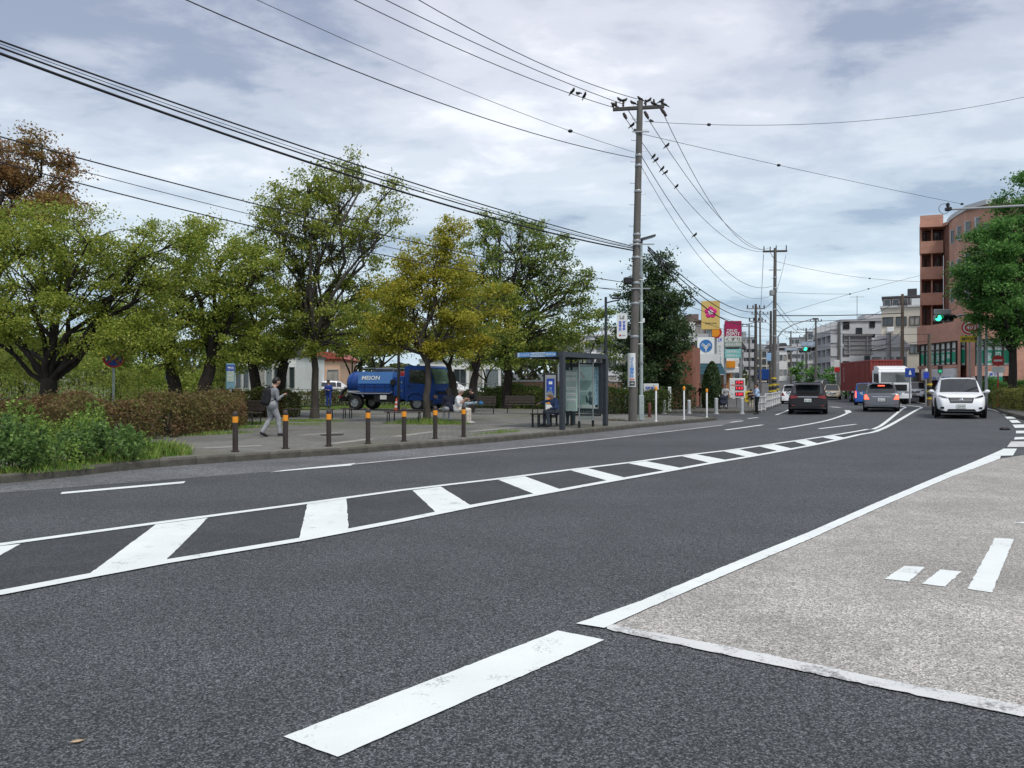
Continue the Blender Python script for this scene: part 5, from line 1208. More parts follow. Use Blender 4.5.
def quads_indexed(name, V, Q, mats, fm):
    me = bpy.data.meshes.new(name); me.vertices.add(len(V)); me.vertices.foreach_set('co', V.astype(np.float32).ravel())
    me.loops.add(len(Q) * 4); me.loops.foreach_set('vertex_index', Q.astype(np.int32).ravel())
    me.polygons.add(len(Q)); me.polygons.foreach_set('loop_start', np.arange(0, 4 * len(Q), 4, dtype=np.int32)); me.polygons.foreach_set('loop_total', np.full(len(Q), 4, dtype=np.int32))
    for m in mats: me.materials.append(m)
    me.polygons.foreach_set('material_index', fm.astype(np.int32)); me.polygons.foreach_set('use_smooth', [True] * len(Q)); me.update(calc_edges=True); return me
SKIN = pm('skin', (.46, .27, .19), .55, var=.08, scale=10)
HAIRB = pm('black_hair', (.012, .010, .009), .5, var=.3, scale=60)
def cloth(n, c): return pm(n, c, .85, var=.14, scale=14, b=.3, bscale=60)
SHOE = pm('dark_shoe', (.015, .014, .014), .5)
EYE_M = pm('eye_dark', (.01, .01, .01), .2)
def V3(*a): return Vector(a)
def person(label, loc, heading, J, top, legs, shoe=SHOE, sleeve='long', hair=HAIRB, hairlen='short', h=.012, cap=None, scale=1., group=None, jacket=True, slim=1., cat='person', skirt=None):
    """J: joints (pelvis, chest, neck, head, elbows, wrists, hand aims, knees, ankles, toe aim, face aim)"""
    r = thing('person', label, cat, loc, heading, group, scale)
    pel, ch, nk, hd = (Vector(J[k]) for k in ('pelvis', 'chest', 'neck', 'head'))
    face = Vector(J.get('face', (1, 0, 0))).normalized(); up = (hd - nk).normalized(); side = up.cross(face).normalized()
    sh_dir = Vector(J.get('across', (0, 1, 0))).normalized(); sw = .185 * slim
    TOP, LEG, SK, SH, EY = 0, 1, 2, 3, 4; c = []
    hipw = .085
    c += [(pel - sh_dir * .07, pel + sh_dir * .07, .125 * slim, .125 * slim, LEG, .04), (pel + V3(0, 0, .08), ch, .128 * slim, .135 * slim, TOP, .05), (ch - sh_dir * .07, ch + sh_dir * .07, .13 * slim, .13 * slim, TOP, .05),
          (ch + V3(0, 0, .07) - sh_dir * (sw - .06), ch + V3(0, 0, .07) + sh_dir * (sw - .06), .085, .085, TOP, .05)]
    if jacket: c.append((pel - sh_dir * .05 - V3(0, 0, .03), pel + sh_dir * .05 + V3(0, 0, .10), .145 * slim, .14 * slim, TOP, .04))
    c += [(ch + V3(0, 0, .10), nk + up * .03, .062, .052, SK, .03)]
    # head: skull, jaw, nose, brow, ears, eyes
    c += [(hd - face * .02 + up * .03, hd + face * .015 + up * .03, .088, .084, SK, .03), (hd + face * .035 - up * .055, hd + face * .05 - up * .07, .052, .040, SK, .03), (hd + face * .092 + up * .01, hd + face * .106 - up * .018, .012, .016, SK, .012),
          (hd + face * .082 - side * .03 + up * .035, hd + face * .082 + side * .03 + up * .035, .014, .014, SK, .015), (hd + face * .088 - up * .055 - side * .016, hd + face * .088 - up * .055 + side * .016, .010, .010, SK, .01)]
    for s in (-1, 1):
        c.append((hd + side * s * .088 + up * .015, hd + side * s * .092 - up * .02, .014, .010, SK, .008))
        c.append((hd + side * s * .034 + face * .087 + up * .014, hd + side * s * .036 + face * .087 + up * .014, .011, .011, EY, .004))
    for s, k in ((1, 'L'), (-1, 'R')):
        sh = ch + V3(0, 0, .07) + sh_dir * s * sw; el, wr = Vector(J['elbow' + k]), Vector(J['wrist' + k])
        c.append((sh, el, .058, .044, TOP, .03)); c.append((el, el.lerp(wr, .95), .043 if sleeve == 'long' else .038, .032 if sleeve == 'long' else .025, TOP if sleeve == 'long' else SK, .02))
        if sleeve == 'short': c.append((sh, sh.lerp(el, .75), .066, .064, TOP, .02))
        hv = Vector(J.get('hand' + k, (wr - el).normalized())).normalized(); pv = Vector(J.get('palm' + k, (0, 0, -1))); pv = (pv - hv * pv.dot(hv)).normalized(); tv = hv.cross(pv)
        if tv.dot(Vector(J.get('thumb' + k, tuple(face)))) < 0: tv = -tv
        pc = wr + hv * .05
        for q in (-1, 0, 1): c.append((wr + hv * .012 + tv * q * .013, wr + hv * .085 + tv * q * .026, .017, .014, SK, .012))
        for i, ln in enumerate((.070, .080, .074, .056)):
            b0 = wr + hv * .088 + tv * (.030 - .021 * i); d1 = (hv + pv * .35).normalized(); d2 = (hv * .35 + pv).normalized(); m1 = b0 + d1 * ln * .5; m2 = m1 + d2 * ln * .45
            c.append((b0, m1, .0105, .010, SK, .004)); c.append((m1, m2, .010, .009, SK, .004))
        t0 = wr + hv * .03 + tv * .03; t1 = t0 + (tv * .8 + hv * .6).normalized() * .035; t2 = t1 + (hv * .8 + pv * .5 + tv * .2).normalized() * .032
        c.append((t0, t1, .014, .012, SK, .008)); c.append((t1, t2, .012, .010, SK, .006))
        kn, an = Vector(J['knee' + k]), Vector(J['ankle' + k]); hp = pel + sh_dir * s * hipw - V3(0, 0, .02)
        c.append((hp, kn, .098 * slim, .064 * slim, LEG, .03)); c.append((kn, kn.lerp(an, .45), .062 * slim, .058 * slim, LEG, .02)); c.append((kn.lerp(an, .35), an + (kn - an).normalized() * .03, .060 * slim, .052 * slim, LEG, .02))
        toe = Vector(J.get('toe' + k, J.get('toe', (1, 0, -.05)))).normalized(); heel = an - V3(0, 0, .035)
        c.append((heel - toe * .03, heel + toe * .08, .040, .040, SH, .02)); c.append((heel + toe * .08, heel + toe * .165 + V3(0, 0, -.012), .038, .028, SH, .02))
    blob('body', c, [top, legs, SKIN, shoe, EYE_M], r, h)
    # hair as its own piece
    hc = [(hd - face * .03 + up * .052, hd - face * .005 + up * .055, .088, .088, 0), (hd - face * .055 + up * .0, hd - face * .05 + up * .03, .070, .08, 0), (hd + face * .045 + up * .085, hd - face * .02 + up * .09, .045, .06, 0)]
    for s in (-1, 1): hc.append((hd + side * s * .062 - face * .03 + up * .02, hd + side * s * .066 - face * .025 - up * .012, .036, .026, 0))
    if hairlen == 'long': hc += [(hd - face * .06 + side * .04, hd - face * .07 - up * .2 + side * .05, .06, .045, 0), (hd - face * .06 - side * .04, hd - face * .07 - up * .2 - side * .05, .06, .045, 0)]
    if hairlen != 'none': blob('hair', hc, [hair], r, max(h, .012), .02)
    if cap:
        cc = [(hd - face * .02 + up * .065, hd + face * .01 + up * .068, .092, .092, 0), (hd + face * .09 + up * .065 - side * .03, hd + face * .15 + up * .048 - side * .02, .016, .012, 0), (hd + face * .09 + up * .065 + side * .03, hd + face * .15 + up * .048 + side * .02, .016, .012, 0), (hd + face * .09 + up * .066, hd + face * .165 + up * .046, .018, .012, 0)]
        blob('cap', cc, [cap], r, max(h, .012), .02)
    return r
def stand(**k):
    J = dict(pelvis=(0, 0, .92), chest=(.01, 0, 1.24), neck=(.02, 0, 1.42), head=(.05, 0, 1.56), elbowL=(-.02, .24, 1.08), elbowR=(-.02, -.24, 1.08), wristL=(.08, .25, .86), wristR=(.08, -.25, .86),
             kneeL=(.03, .10, .50), kneeR=(.03, -.10, .50), ankleL=(0, .11, .085), ankleR=(0, -.11, .085)); J.update(k); return J
def sit(**k):
    J = dict(pelvis=(0, 0, .55), chest=(.05, 0, .86), neck=(.08, 0, 1.04), head=(.13, 0, 1.17), elbowL=(.10, .24, .70), elbowR=(.10, -.24, .70), wristL=(.32, .16, .66), wristR=(.32, -.16, .66),
             kneeL=(.42, .11, .50), kneeR=(.42, -.11, .50), ankleL=(.43, .11, .085), ankleR=(.43, -.11, .085)); J.update(k); return J
G_SUIT = cloth('grey_suit_cloth', (.21, .22, .235)); NAVY = cloth('navy_cloth', (.018, .022, .04)); BLUEW = cloth('work_blue_cloth', (.02, .045, .24)); WHT = cloth('white_shirt_cloth', (.68, .70, .72))
CREAMC = cloth('cream_trousers', (.60, .55, .48)); JEAN = cloth('pale_jeans', (.30, .38, .44)); SLATE = cloth('slate_trousers', (.07, .08, .10)); BLUJ = cloth('blue_jacket', (.055, .085, .19)); BLK = cloth('black_cloth', (.012, .012, .014))
LBLU = cloth('light_blue_shirt', (.36, .48, .66)); KHAKI = cloth('khaki_trousers', (.45, .40, .30)); TEAL = cloth('dark_teal_trousers', (.03, .05, .06)); WCAP = cloth('white_cap', (.75, .75, .74)); GREYH = pm('grey_hair', (.55, .52, .48), .6)
# walking man
p = gp(271.6, 436.2)
W1 = person('man in a grey suit walking along the paving looking at a phone', tuple(p), R_(40), stand(pelvis=(0, 0, .90), chest=(.04, 0, 1.22), neck=(.08, 0, 1.40), head=(.14, 0, 1.53), face=(.9, -.05, -.35),
    elbowL=(.06, .25, 1.05), wristL=(.26, .14, 1.12), elbowR=(.08, -.25, 1.05), wristR=(.30, -.10, 1.17), handR=(.8, .2, .4), kneeL=(.0, .09, .50), ankleL=(-.24, .09, .12), toeL=(.85, 0, -.45), kneeR=(.16, -.09, .50), ankleR=(.20, -.09, .085)), G_SUIT, cloth('pale_grey_trousers', (.30, .31, .32)), scale=.98, h=.011, slim=1.12)
ph = thing('phone', 'dark phone held by the man in the grey suit', 'phone', tuple(p), R_(40)); MB().box(.40, -.10, 1.20, .012, .07, .14, rot=(0, -.5, 0)).build('phone_body', BLACK, ph); MB().box(.393, -.10, 1.203, .004, .06, .125, rot=(0, -.5, 0)).build('screen', DGLASS, ph)
bp = thing('backpack', 'black backpack on the back of the man in the grey suit', 'backpack', tuple(p), R_(40), scale=.97)
blob('bag', [((-.17, -.08, .98), (-.14, -.08, 1.28), .105, .09, 0), ((-.17, .08, .98), (-.14, .08, 1.28), .105, .09, 0), ((-.23, -.06, .98), (-.23, .06, .98), .06, .06, 0), ((-.22, 0, .98), (-.21, 0, 1.14), .085, .07, 0)], [BLK], bp, .015, .04)
for s in (-1, 1): MB().path([(-.13, s * .09, 1.36), (-.02, s * .11, 1.42), (.14, s * .11, 1.30), (.14, s * .14, 1.10), (-.08, s * .16, 1.0)], .018, 6).build('strap', BLK, bp, 40)
# worker in blue
person('worker in blue overalls standing with folded arms behind the benches', tuple(gp(328.6, 407.5)), R_(262), stand(elbowL=(.04, .25, 1.08), wristL=(.21, -.02, 1.10), elbowR=(.04, -.25, 1.08), wristR=(.22, .03, 1.06), handL=(0, -1, .1), handR=(0, 1, .1)), BLUEW, BLUEW, cap=cloth('dark_cap', (.03, .035, .06)), h=.014)
# seated on the bench round the yellow tree
bs = Vector((-2.00, 28.0, KH))
person('elderly man in a white cap and white shirt sitting on the bench eating', tuple(bs), R_(-12), sit(elbowR=(.10, -.24, .72), wristR=(.28, -.12, .88), handR=(.6, .5, .5), elbowL=(.12, .23, .72), wristL=(.30, .09, .86), handL=(.7, -.4, .5), kneeR=(.42, -.10, .49), ankleR=(.40, -.10, .085)), WHT, CREAMC, sleeve='short', cap=WCAP, hair=GREYH, h=.011, shoe=cloth('pale_shoe', (.5, .48, .44)))
person('long haired person in navy sitting back to back with the white capped man', (-2.36, 28.7, KH), R_(110), sit(), NAVY, cloth('white_skirt', (.6, .62, .64)), hairlen='long', h=.012)
person('person in black top and pale jeans on the shaded bench by a blue bag', tuple(Vector((P(474, 0, 37.3).x, 37.3, KH))), R_(215), sit(head=(.20, 0, 1.10), neck=(.13, 0, 1.0), face=(.8, 0, -.6)), BLK, JEAN, h=.013)
# bus shelter
person('white haired old man in blue jacket seated in the bus shelter with a cane', (1.55, 26.0, KH), R_(196), sit(chest=(.10, 0, .82), neck=(.18, 0, .97), head=(.25, .0, 1.06), face=(.95, .25, -.25), elbowR=(.32, -.22, .86), wristR=(.56, -.16, .80), handR=(.9, 0, -.3), elbowL=(.14, .25, .66), wristL=(.30, .14, .62), kneeL=(.42, .12, .50), ankleL=(.34, .12, .085)), BLUJ, SLATE, hair=GREYH, h=.011)
cn = thing('cane', 'thin dark walking cane in front of the old man in the shelter', 'cane', (1.55, 26.0, KH), R_(196)); MB().path([(.66, -.16, .0), (.65, -.16, .80)], .011, 6).build('shaft', BLACK, cn); MB().path([(.59, -.16, .80), (.66, -.16, .82), (.71, -.16, .80)], .014, 6).build('handle', BLACK, cn)
person('person in dark trousers sitting in the shelter behind the front post', (2.22, 27.3, KH), R_(250), sit(), SLATE, TEAL, h=.013)
gb = thing('shopping_bag', 'pale green shopping bag on the lap of the person behind the shelter post', 'bag', (2.11, 26.96, .74), .4); blob('bag', [((-.10, 0, .0), (-.08, 0, .16), .09, .07, 0), ((.10, 0, .0), (.09, 0, .18), .09, .07, 0), ((0, 0, .0), (0, 0, .14), .11, .08, 0)], [cloth('green_bag', (.30, .48, .30))], gb, .016, .04); MB().path([(-.08, 0, .2), (0, .02, .32), (.09, 0, .22)], .012, 5).build('handle', cloth('green_bag', (.30, .48, .30)), gb)
# farther pavement
def pv(px, Y): x = (px - CX) / F * Y; return (x, Y, gz(x, Y) + KH)
person('man in a light blue shirt and black trousers by the white guard fence', (P(757, 0, 39.3).x, 39.3, .03), R_(175), stand(elbowR=(.12, -.24, 1.08), wristR=(.32, -.15, 1.06), elbowL=(.12, .24, 1.08), wristL=(.32, .13, 1.08), face=(.9, .0, -.4)), LBLU, BLK, sleeve='short', h=.013, scale=.95)
person('child with dark hair and pale shorts beside the man in the light blue shirt', (P(751, 0, 46).x, 46, .12), R_(80), stand(), BLK, KHAKI, h=.014, scale=.70, slim=1.2)
person('pedestrian in a grey top pushing a stroller past the price board', (P(725.6, 0, 44.6).x, 44.6, .13), R_(262), stand(elbowR=(.14, -.24, 1.08), wristR=(.40, -.18, 1.0), elbowL=(.14, .24, 1.08), wristL=(.40, .18, 1.0), handL=(1, 0, 0), handR=(1, 0, 0)), cloth('grey_top', (.35, .35, .36)), SLATE, h=.014, scale=.86)
person('person in a black top and shorts near the brick wall', (P(701, 0, 47).x, 47, .2), R_(200), stand(elbowR=(.12, -.24, 1.08), wristR=(.28, -.12, 1.1), kneeL=(.12, .1, .5), ankleL=(.1, .1, .085)), BLK, cloth('tan_trousers', (.33, .27, .22)), h=.014, scale=.85)

# ================================================================ STREET FURNITURE ON THE PLAZA
BROWN = pm('bollard_brown', (.040, .030, .026), .5, var=.15)
def make_bollard():
    r = thing('bollard', 'x', 'bollard', (0, 0, 0), 0, 'brown bollards along the kerb')
    MB().lathe([(.085, -.02), (.085, .012), (.058, .014), (.057, .62)], 16).build('post', BROWN, r, 40)
    MB().lathe([(.0600, .62), (.0605, .625), (.0605, .745), (.060, .75)], 16).build('reflective_band', ORANGE, r, 40)
    MB().lathe([(.057, .75), (.060, .77), (.060, .80), (.052, .835), (.034, .858), (.01, .866)], 16).build('cap', BROWN, r, 40)
    return r
_b = None
BL = ['first bollard from the left, beside the brown hedge and bench', 'second bollard from the left, just right of the walking man', 'third bollard from the left, in front of the long bench', 'fourth bollard from the left, in the middle of the row of seven', 'fifth bollard from the left, before the yellow tree bench', 'sixth bollard from the left, right of the yellow tree trunk', 'rightmost bollard, overlapping the man in the white cap']
for (px, py), lb in zip(((235.3, 451.3), (285.5, 448.4), (328.8, 446), (368, 443.4), (404, 441), (435.2, 438.4), (463.6, 436.5)), BL):
    b = _b if _b is None else copy_tree(_b)
    if b is None: _b = b = make_bollard()
    b.location = gp(px, py); b['label'] = 'brown steel bollard with orange band, ' + lb.replace('bollard', 'one', 1).replace(' bollard', '') if len(lb.split()) < 9 else 'orange banded ' + lb
BENCH = pm('bench_wood', (.045, .036, .030), .6, var=.3, scale=5, stretch=(.5, 6, 6))
def bench(label, a, b, back=False, depth=.42, group='benches on the plaza', face=1):
    """slatted bench between two ground points"""
    a, b = Vector(a), Vector(b); d = b - a; L = d.length; r = thing('bench', label, 'bench', ((a.x + b.x) / 2, (a.y + b.y) / 2, KH), math.atan2(d.y, d.x), group)
    for k in range(4): MB().bbox(0, -depth / 2 + (k + .5) * depth / 4, .42, L, depth / 4 - .015, .035, .006).build('slat', BENCH, r)
    n = max(2, int(L / 1.3) + 1)
    for k in range(n):
        x = -L / 2 + .12 + (L - .24) * k / (n - 1)
        MB().path([(x, -depth / 2 + .02, 0), (x, -depth / 2 + .0, .25), (x, -depth / 2 + .05, .395), (x, depth / 2 - .05, .395), (x, depth / 2 - 0, .25), (x, depth / 2 - .02, 0)], .022, 6).build('leg', BLACK, r)
    if back:
        for k in range(3): MB().bbox(0, depth / 2 * face + (.05 + .025 * k) * face, .54 + .13 * k, L, .03, .115, .008).build('back_slat', BENCH, r)
        for s in (-1, 1): MB().path([(s * (L / 2 - .15), depth / 2 * face * .9, .40), (s * (L / 2 - .15), (depth / 2 + .13) * face, .88)], .02, 6).build('back_post', BLACK, r)
    return r
def bp2(x0, x1, py, dY=0.): p, q = gp(x0, py), gp(x1, py + dY); return tuple(p), tuple(q)
bench('dark bench with a backrest by the hedge left of the walking man', *bp2(233, 259, 424, .8), back=True)
bench('long backless bench in front of the tall zelkova trunk', *bp2(284, 334, 419.5), depth=.45)
bench('second backless bench behind the tall zelkova trunk', (-11.2, 34.6), (-8.3, 34.9), depth=.45)
bench('short backless bench right of the tall zelkova, before the tanker rear', *bp2(341.5, 353.5, 418.6))
bench('backless bench under the yellow tree, left of its trunk', *bp2(385, 422.5, 423), depth=.5)
bench('backless bench behind the yellow tree nearest the traffic cone', (-4.75, 29.9), (-2.6, 30.2), depth=.45)
bench('backless bench the man in the white cap sits on', (-2.95, 28.3), (-1.50, 28.3), depth=.5)
bench('shaded bench with a backrest under the black trunked tree', *bp2(505, 535, 413.2), back=True)
bench('shaded bench with a backrest where the person in black sits', *bp2(466, 496, 413.8), back=True)
bench('brown bench with a backrest behind the long bench, near the blue worker', (-13.0, 37.6), (-11.0, 37.9), back=True)
# blue bag beside the person on the shaded bench
g = thing('bag', 'bright blue bag on the shaded bench beside the person in black', 'bag', (P(481, 0, 37.3).x, 37.2, KH + .44), 0, None, .62); blob('bag_body', [((-.1, 0, .08), (.1, 0, .08), .09, .09, 0), ((-.07, 0, .2), (.07, 0, .2), .07, .06, 0)], [cloth('blue_bag', (.03, .16, .36))], g, .018, .05); MB().path([(-.08, 0, .24), (0, 0, .38), (.08, 0, .24)], .012, 6).build('handle', cloth('blue_bag', (.03, .16, .36)), g)
# traffic cone
def cone(): 
    p = gp(396.6, 411.6); r = thing('traffic_cone', 'orange red traffic cone with white bands beside the tanker', 'traffic cone', tuple(p))
    RC = pm('cone_red', (.62, .07, .03), .5)
    MB().bbox(0, 0, .02, .38, .38, .04, .01).build('base', RC, r); MB().lathe([(.145, .04), (.03, .70), (.022, .71)], 16).build('cone', RC, r, 40)
    for z in (.22, .44):
        q = .145 - .115 * (z - .04) / .66; MB().lathe([(q + .003, z), (q - .0145, z + .10)], 16).build('white_band', WHITEP, r, 40)
cone()
def simple_post(name, label, cat, loc, h, r0, mat, group=None, top=None):
    r = thing(name, label, cat, loc, 0, group); MB().lathe([(r0 * 1.5, -.02), (r0 * 1.5, .02), (r0, .03), (r0, h - .03), (r0 * .7, h)], 14).build('post', mat, r, 40)
    if top: MB().lathe([(r0 * 1.35, h - .13), (r0 * 1.5, h - .11), (r0 * 1.5, h - .02), (r0 * .8, h + .03)], 14).build('reflector', top, r, 40)
    return r
simple_post('lamp_post', 'thin black lamp post in front of the blue tanker', 'lamp post', (P(398.6, 0, 38.6).x, 38.6, KH), 4.4, .07, BLACK)
for k in range(3): pass
GPG = 'white guide posts with orange tops'
for (px, py), lb in zip(((656, 421.2), (684, 419.6), (706.8, 417.4)), ('leftmost white guide post with an orange top, nearest the street lamp', 'middle white guide post with an orange top, before the brick wall', 'rightmost white guide post with an orange top, at the kerb end')):
    p = gp(px, py); simple_post('guide_post', lb, 'guide post', tuple(p), 1.33 if px < 700 else 1.22, .035, WHITEP, GPG, ORANGE)
for (px, py), lb in zip(((664, 413.3), (689, 413.2), (716.2, 413.6), (742, 413.6)), ('short pale bollard behind the leftmost guide post', 'short pale bollard before the brick wall end', 'short pale bollard under the egg shaped bush', 'short pale bollard under the red price board')):
    p = gp(px, py); simple_post('short_bollard', lb, 'bollard', tuple(p), .66 if px < 700 else .76, .09, pm('pale_steel', (.48, .50, .50), .4, .3), 'short pale bollards')
RB = pm('rust_red_post', (.11, .035, .028), .6)
for px, py, lb in ((622.3, 413, 'short rust red post left of the concrete pole'), (649.5, 417, 'short rust red post right of the street lamp')):
    p = gp(px, py); simple_post('hydrant_post', lb, 'post', tuple(p), .62, .07, RB, 'rust red posts')
p = gp(669.5, 411.5); r = thing('marker_stake', 'white upright marker board in the bushes by the brick wall', 'marker', tuple(p)); MB().bbox(0, 0, .65, .16, .08, 1.3, .02).build('board', PLATE, r); put_text('歩道', .09, .5, INK, r, (0, -.045, .85)) if False else MB().box(0, -.045, .85, .06, .006, .6).build('print', GREYP, r)
p = P(651, 0, 38); r = thing('notice_board', 'white notice board standing in the bushes behind the street lamp', 'notice board', (p.x, 38, KH), face_cam(p.x, 38)); MB().bbox(0, 0, 1.05, .75, .05, .85, .02).build('board', PLATE, r)
for s in (-1, 1): MB().box(s * .3, .04, .4, .05, .05, .9).build('leg', STEEL, r)
put_text('駐輪禁止', .55, .16, pm('blue_print', (.03, .07, .55), .5), r, (0, -.035, 1.25)); MB().box(0, -.03, .95, .5, .008, .25).build('print', pm('sky_print', (.25, .42, .62), .5), r)
# round no stopping sign behind the hedge
SIGN_B = pm('sign_blue', (.02, .06, .32), .4); SIGN_R = pm('sign_red', (.50, .025, .03), .4)
def round_sign(name, label, px, py, Y, rad, poleh=None, kind='nostop', zb=None, polemat=None):
    c = P(px, py, Y); zb = gz(c.x, Y) + KH if zb is None else zb; r = thing(name, label, 'road sign', (c.x, Y, zb), face_cam(c.x, Y)); h = c.z - zb
    MB().lathe([(.035, 0), (.035, h + rad)], 10, (0, .05, 0)).build('pole', polemat or pm('pale_green_pole', (.42, .48, .44), .5), r, 40)
    MB().disc((0, 0, h), rad, .02, 28).build('disc', SIGN_R, r, 30)
    if kind == 'nostop':
        MB().disc((0, -.012, h), rad * .80, .008, 28).build('centre', SIGN_B, r, 30)
        for a in (PI / 4, -PI / 4)[: 2]: MB().box(0, -.020, h, rad * 1.7, .006, rad * .17, rot=(0, a, 0)).build('cross_bar', SIGN_R, r) if a > 0 else MB().box(0, -.0205, h, rad * 1.7, .004, rad * .17, rot=(0, a, 0)).build('cross_bar', SIGN_R, r)
    elif kind == 'noentry':
        MB().box(0, -.014, h, rad * 1.4, .01, rad * .36).build('white_bar', PLATE, r)
    else:
        MB().disc((0, -.012, h), rad * .80, .008, 28).build('centre', PLATE, r, 30); MB().disc((0, -.018, h), rad * .62, .006, 28).build('centre_ring', SIGN_R, r, 30); put_text('40', rad * .8, rad * .6, PLATE, r, (0, -.024, h))
    return r, h
round_sign('no_stopping_sign', 'round red and blue no stopping sign behind the brown hedge', 113.5, 358, 23.4, .30)
# map board behind the hedge
p = P(230.5, 0, 27); r = thing('map_board', 'tall pale blue map board standing behind the brown hedge', 'information board', (p.x, 27, KH), face_cam(p.x, 27))
MB().bbox(0, 0, 1.72, .30, .08, .92, .02).build('board', pm('teal_board', (.13, .25, .30), .5), r); MB().box(0, -.045, 2.02, .28, .012, .2).build('header', SIGN_B, r); MB().box(0, -.045, 1.72, .24, .012, .38).build('map_panel', pm('map_print', (.35, .42, .36), .5, var=.5, scale=18), r); MB().box(0, .0, .65, .07, .06, 1.3).build('pole', STEEL, r); put_text('案内', .2, .1, PLATE, r, (0, -.054, 2.02))
# blue dustbin sheet glimpsed behind the hedge
p = P(171, 0, 33); r = thing('blue_board', 'blue rectangular board glimpsed between the trunks above the brown hedge', 'board', (p.x, 33, KH), .1); MB().bbox(0, 0, 1.95, .46, .05, .62, .02).build('board', SIGN_B, r); MB().box(0, .04, .8, .06, .05, 1.7).build('pole', STEEL, r)
# fence bits at the far left
def rail_fence(label, a, b, h, nb, mat, posts=3, group=None, z=KH, vertical=True, name='fence', mid=None):
    a, b = Vector(a), Vector(b); d = b - a; L = d.length; r = thing(name, label, 'fence', ((a.x + b.x) / 2, (a.y + b.y) / 2, z), math.atan2(d.y, d.x), group)
    for k in range(posts): MB().box(-L / 2 + L * k / (posts - 1), 0, h / 2, .06, .06, h).build('post', mat, r)
    for z_ in ([h - .03, .12] + (mid or [])): MB().box(0, -.045, z_, L, .03, .05).build('rail', mat, r)
    if vertical:
        me = MB().box(0, 0, 0, .03, .022, h - .2).mesh('bar', mat)
        for k in range(nb): link('bar', me, r, (-L / 2 + (k + .5) * L / nb, -.015, h / 2 + .03))
    return r
rail_fence('low dark railing behind the leftmost cherry trunk', (-19, 25.2), (-14.6, 25.6), 1.0, 8, BROWN, 4, vertical=False)
rail_fence('white picket fence behind the hedge right of the bus shelter', (3.9, 44.5), (7.6, 46.0), 1.55, 14, WHITEP, 4)
rail_fence('white low fence behind the shelter bench, before the long building', (-.6, 49.5), (4.2, 49.0), 1.3, 16, WHITEP, 4)
rail_fence('pale mesh fence behind the dark forked trunks and the tanker nose', (-5.2, 52), (-1.0, 52), 1.5, 14, STEEL, 4)
rail_fence('pale rail fence behind the worker in blue', (-19, 53), (-9.5, 53), 1.1, 6, STEEL, 5, vertical=False)

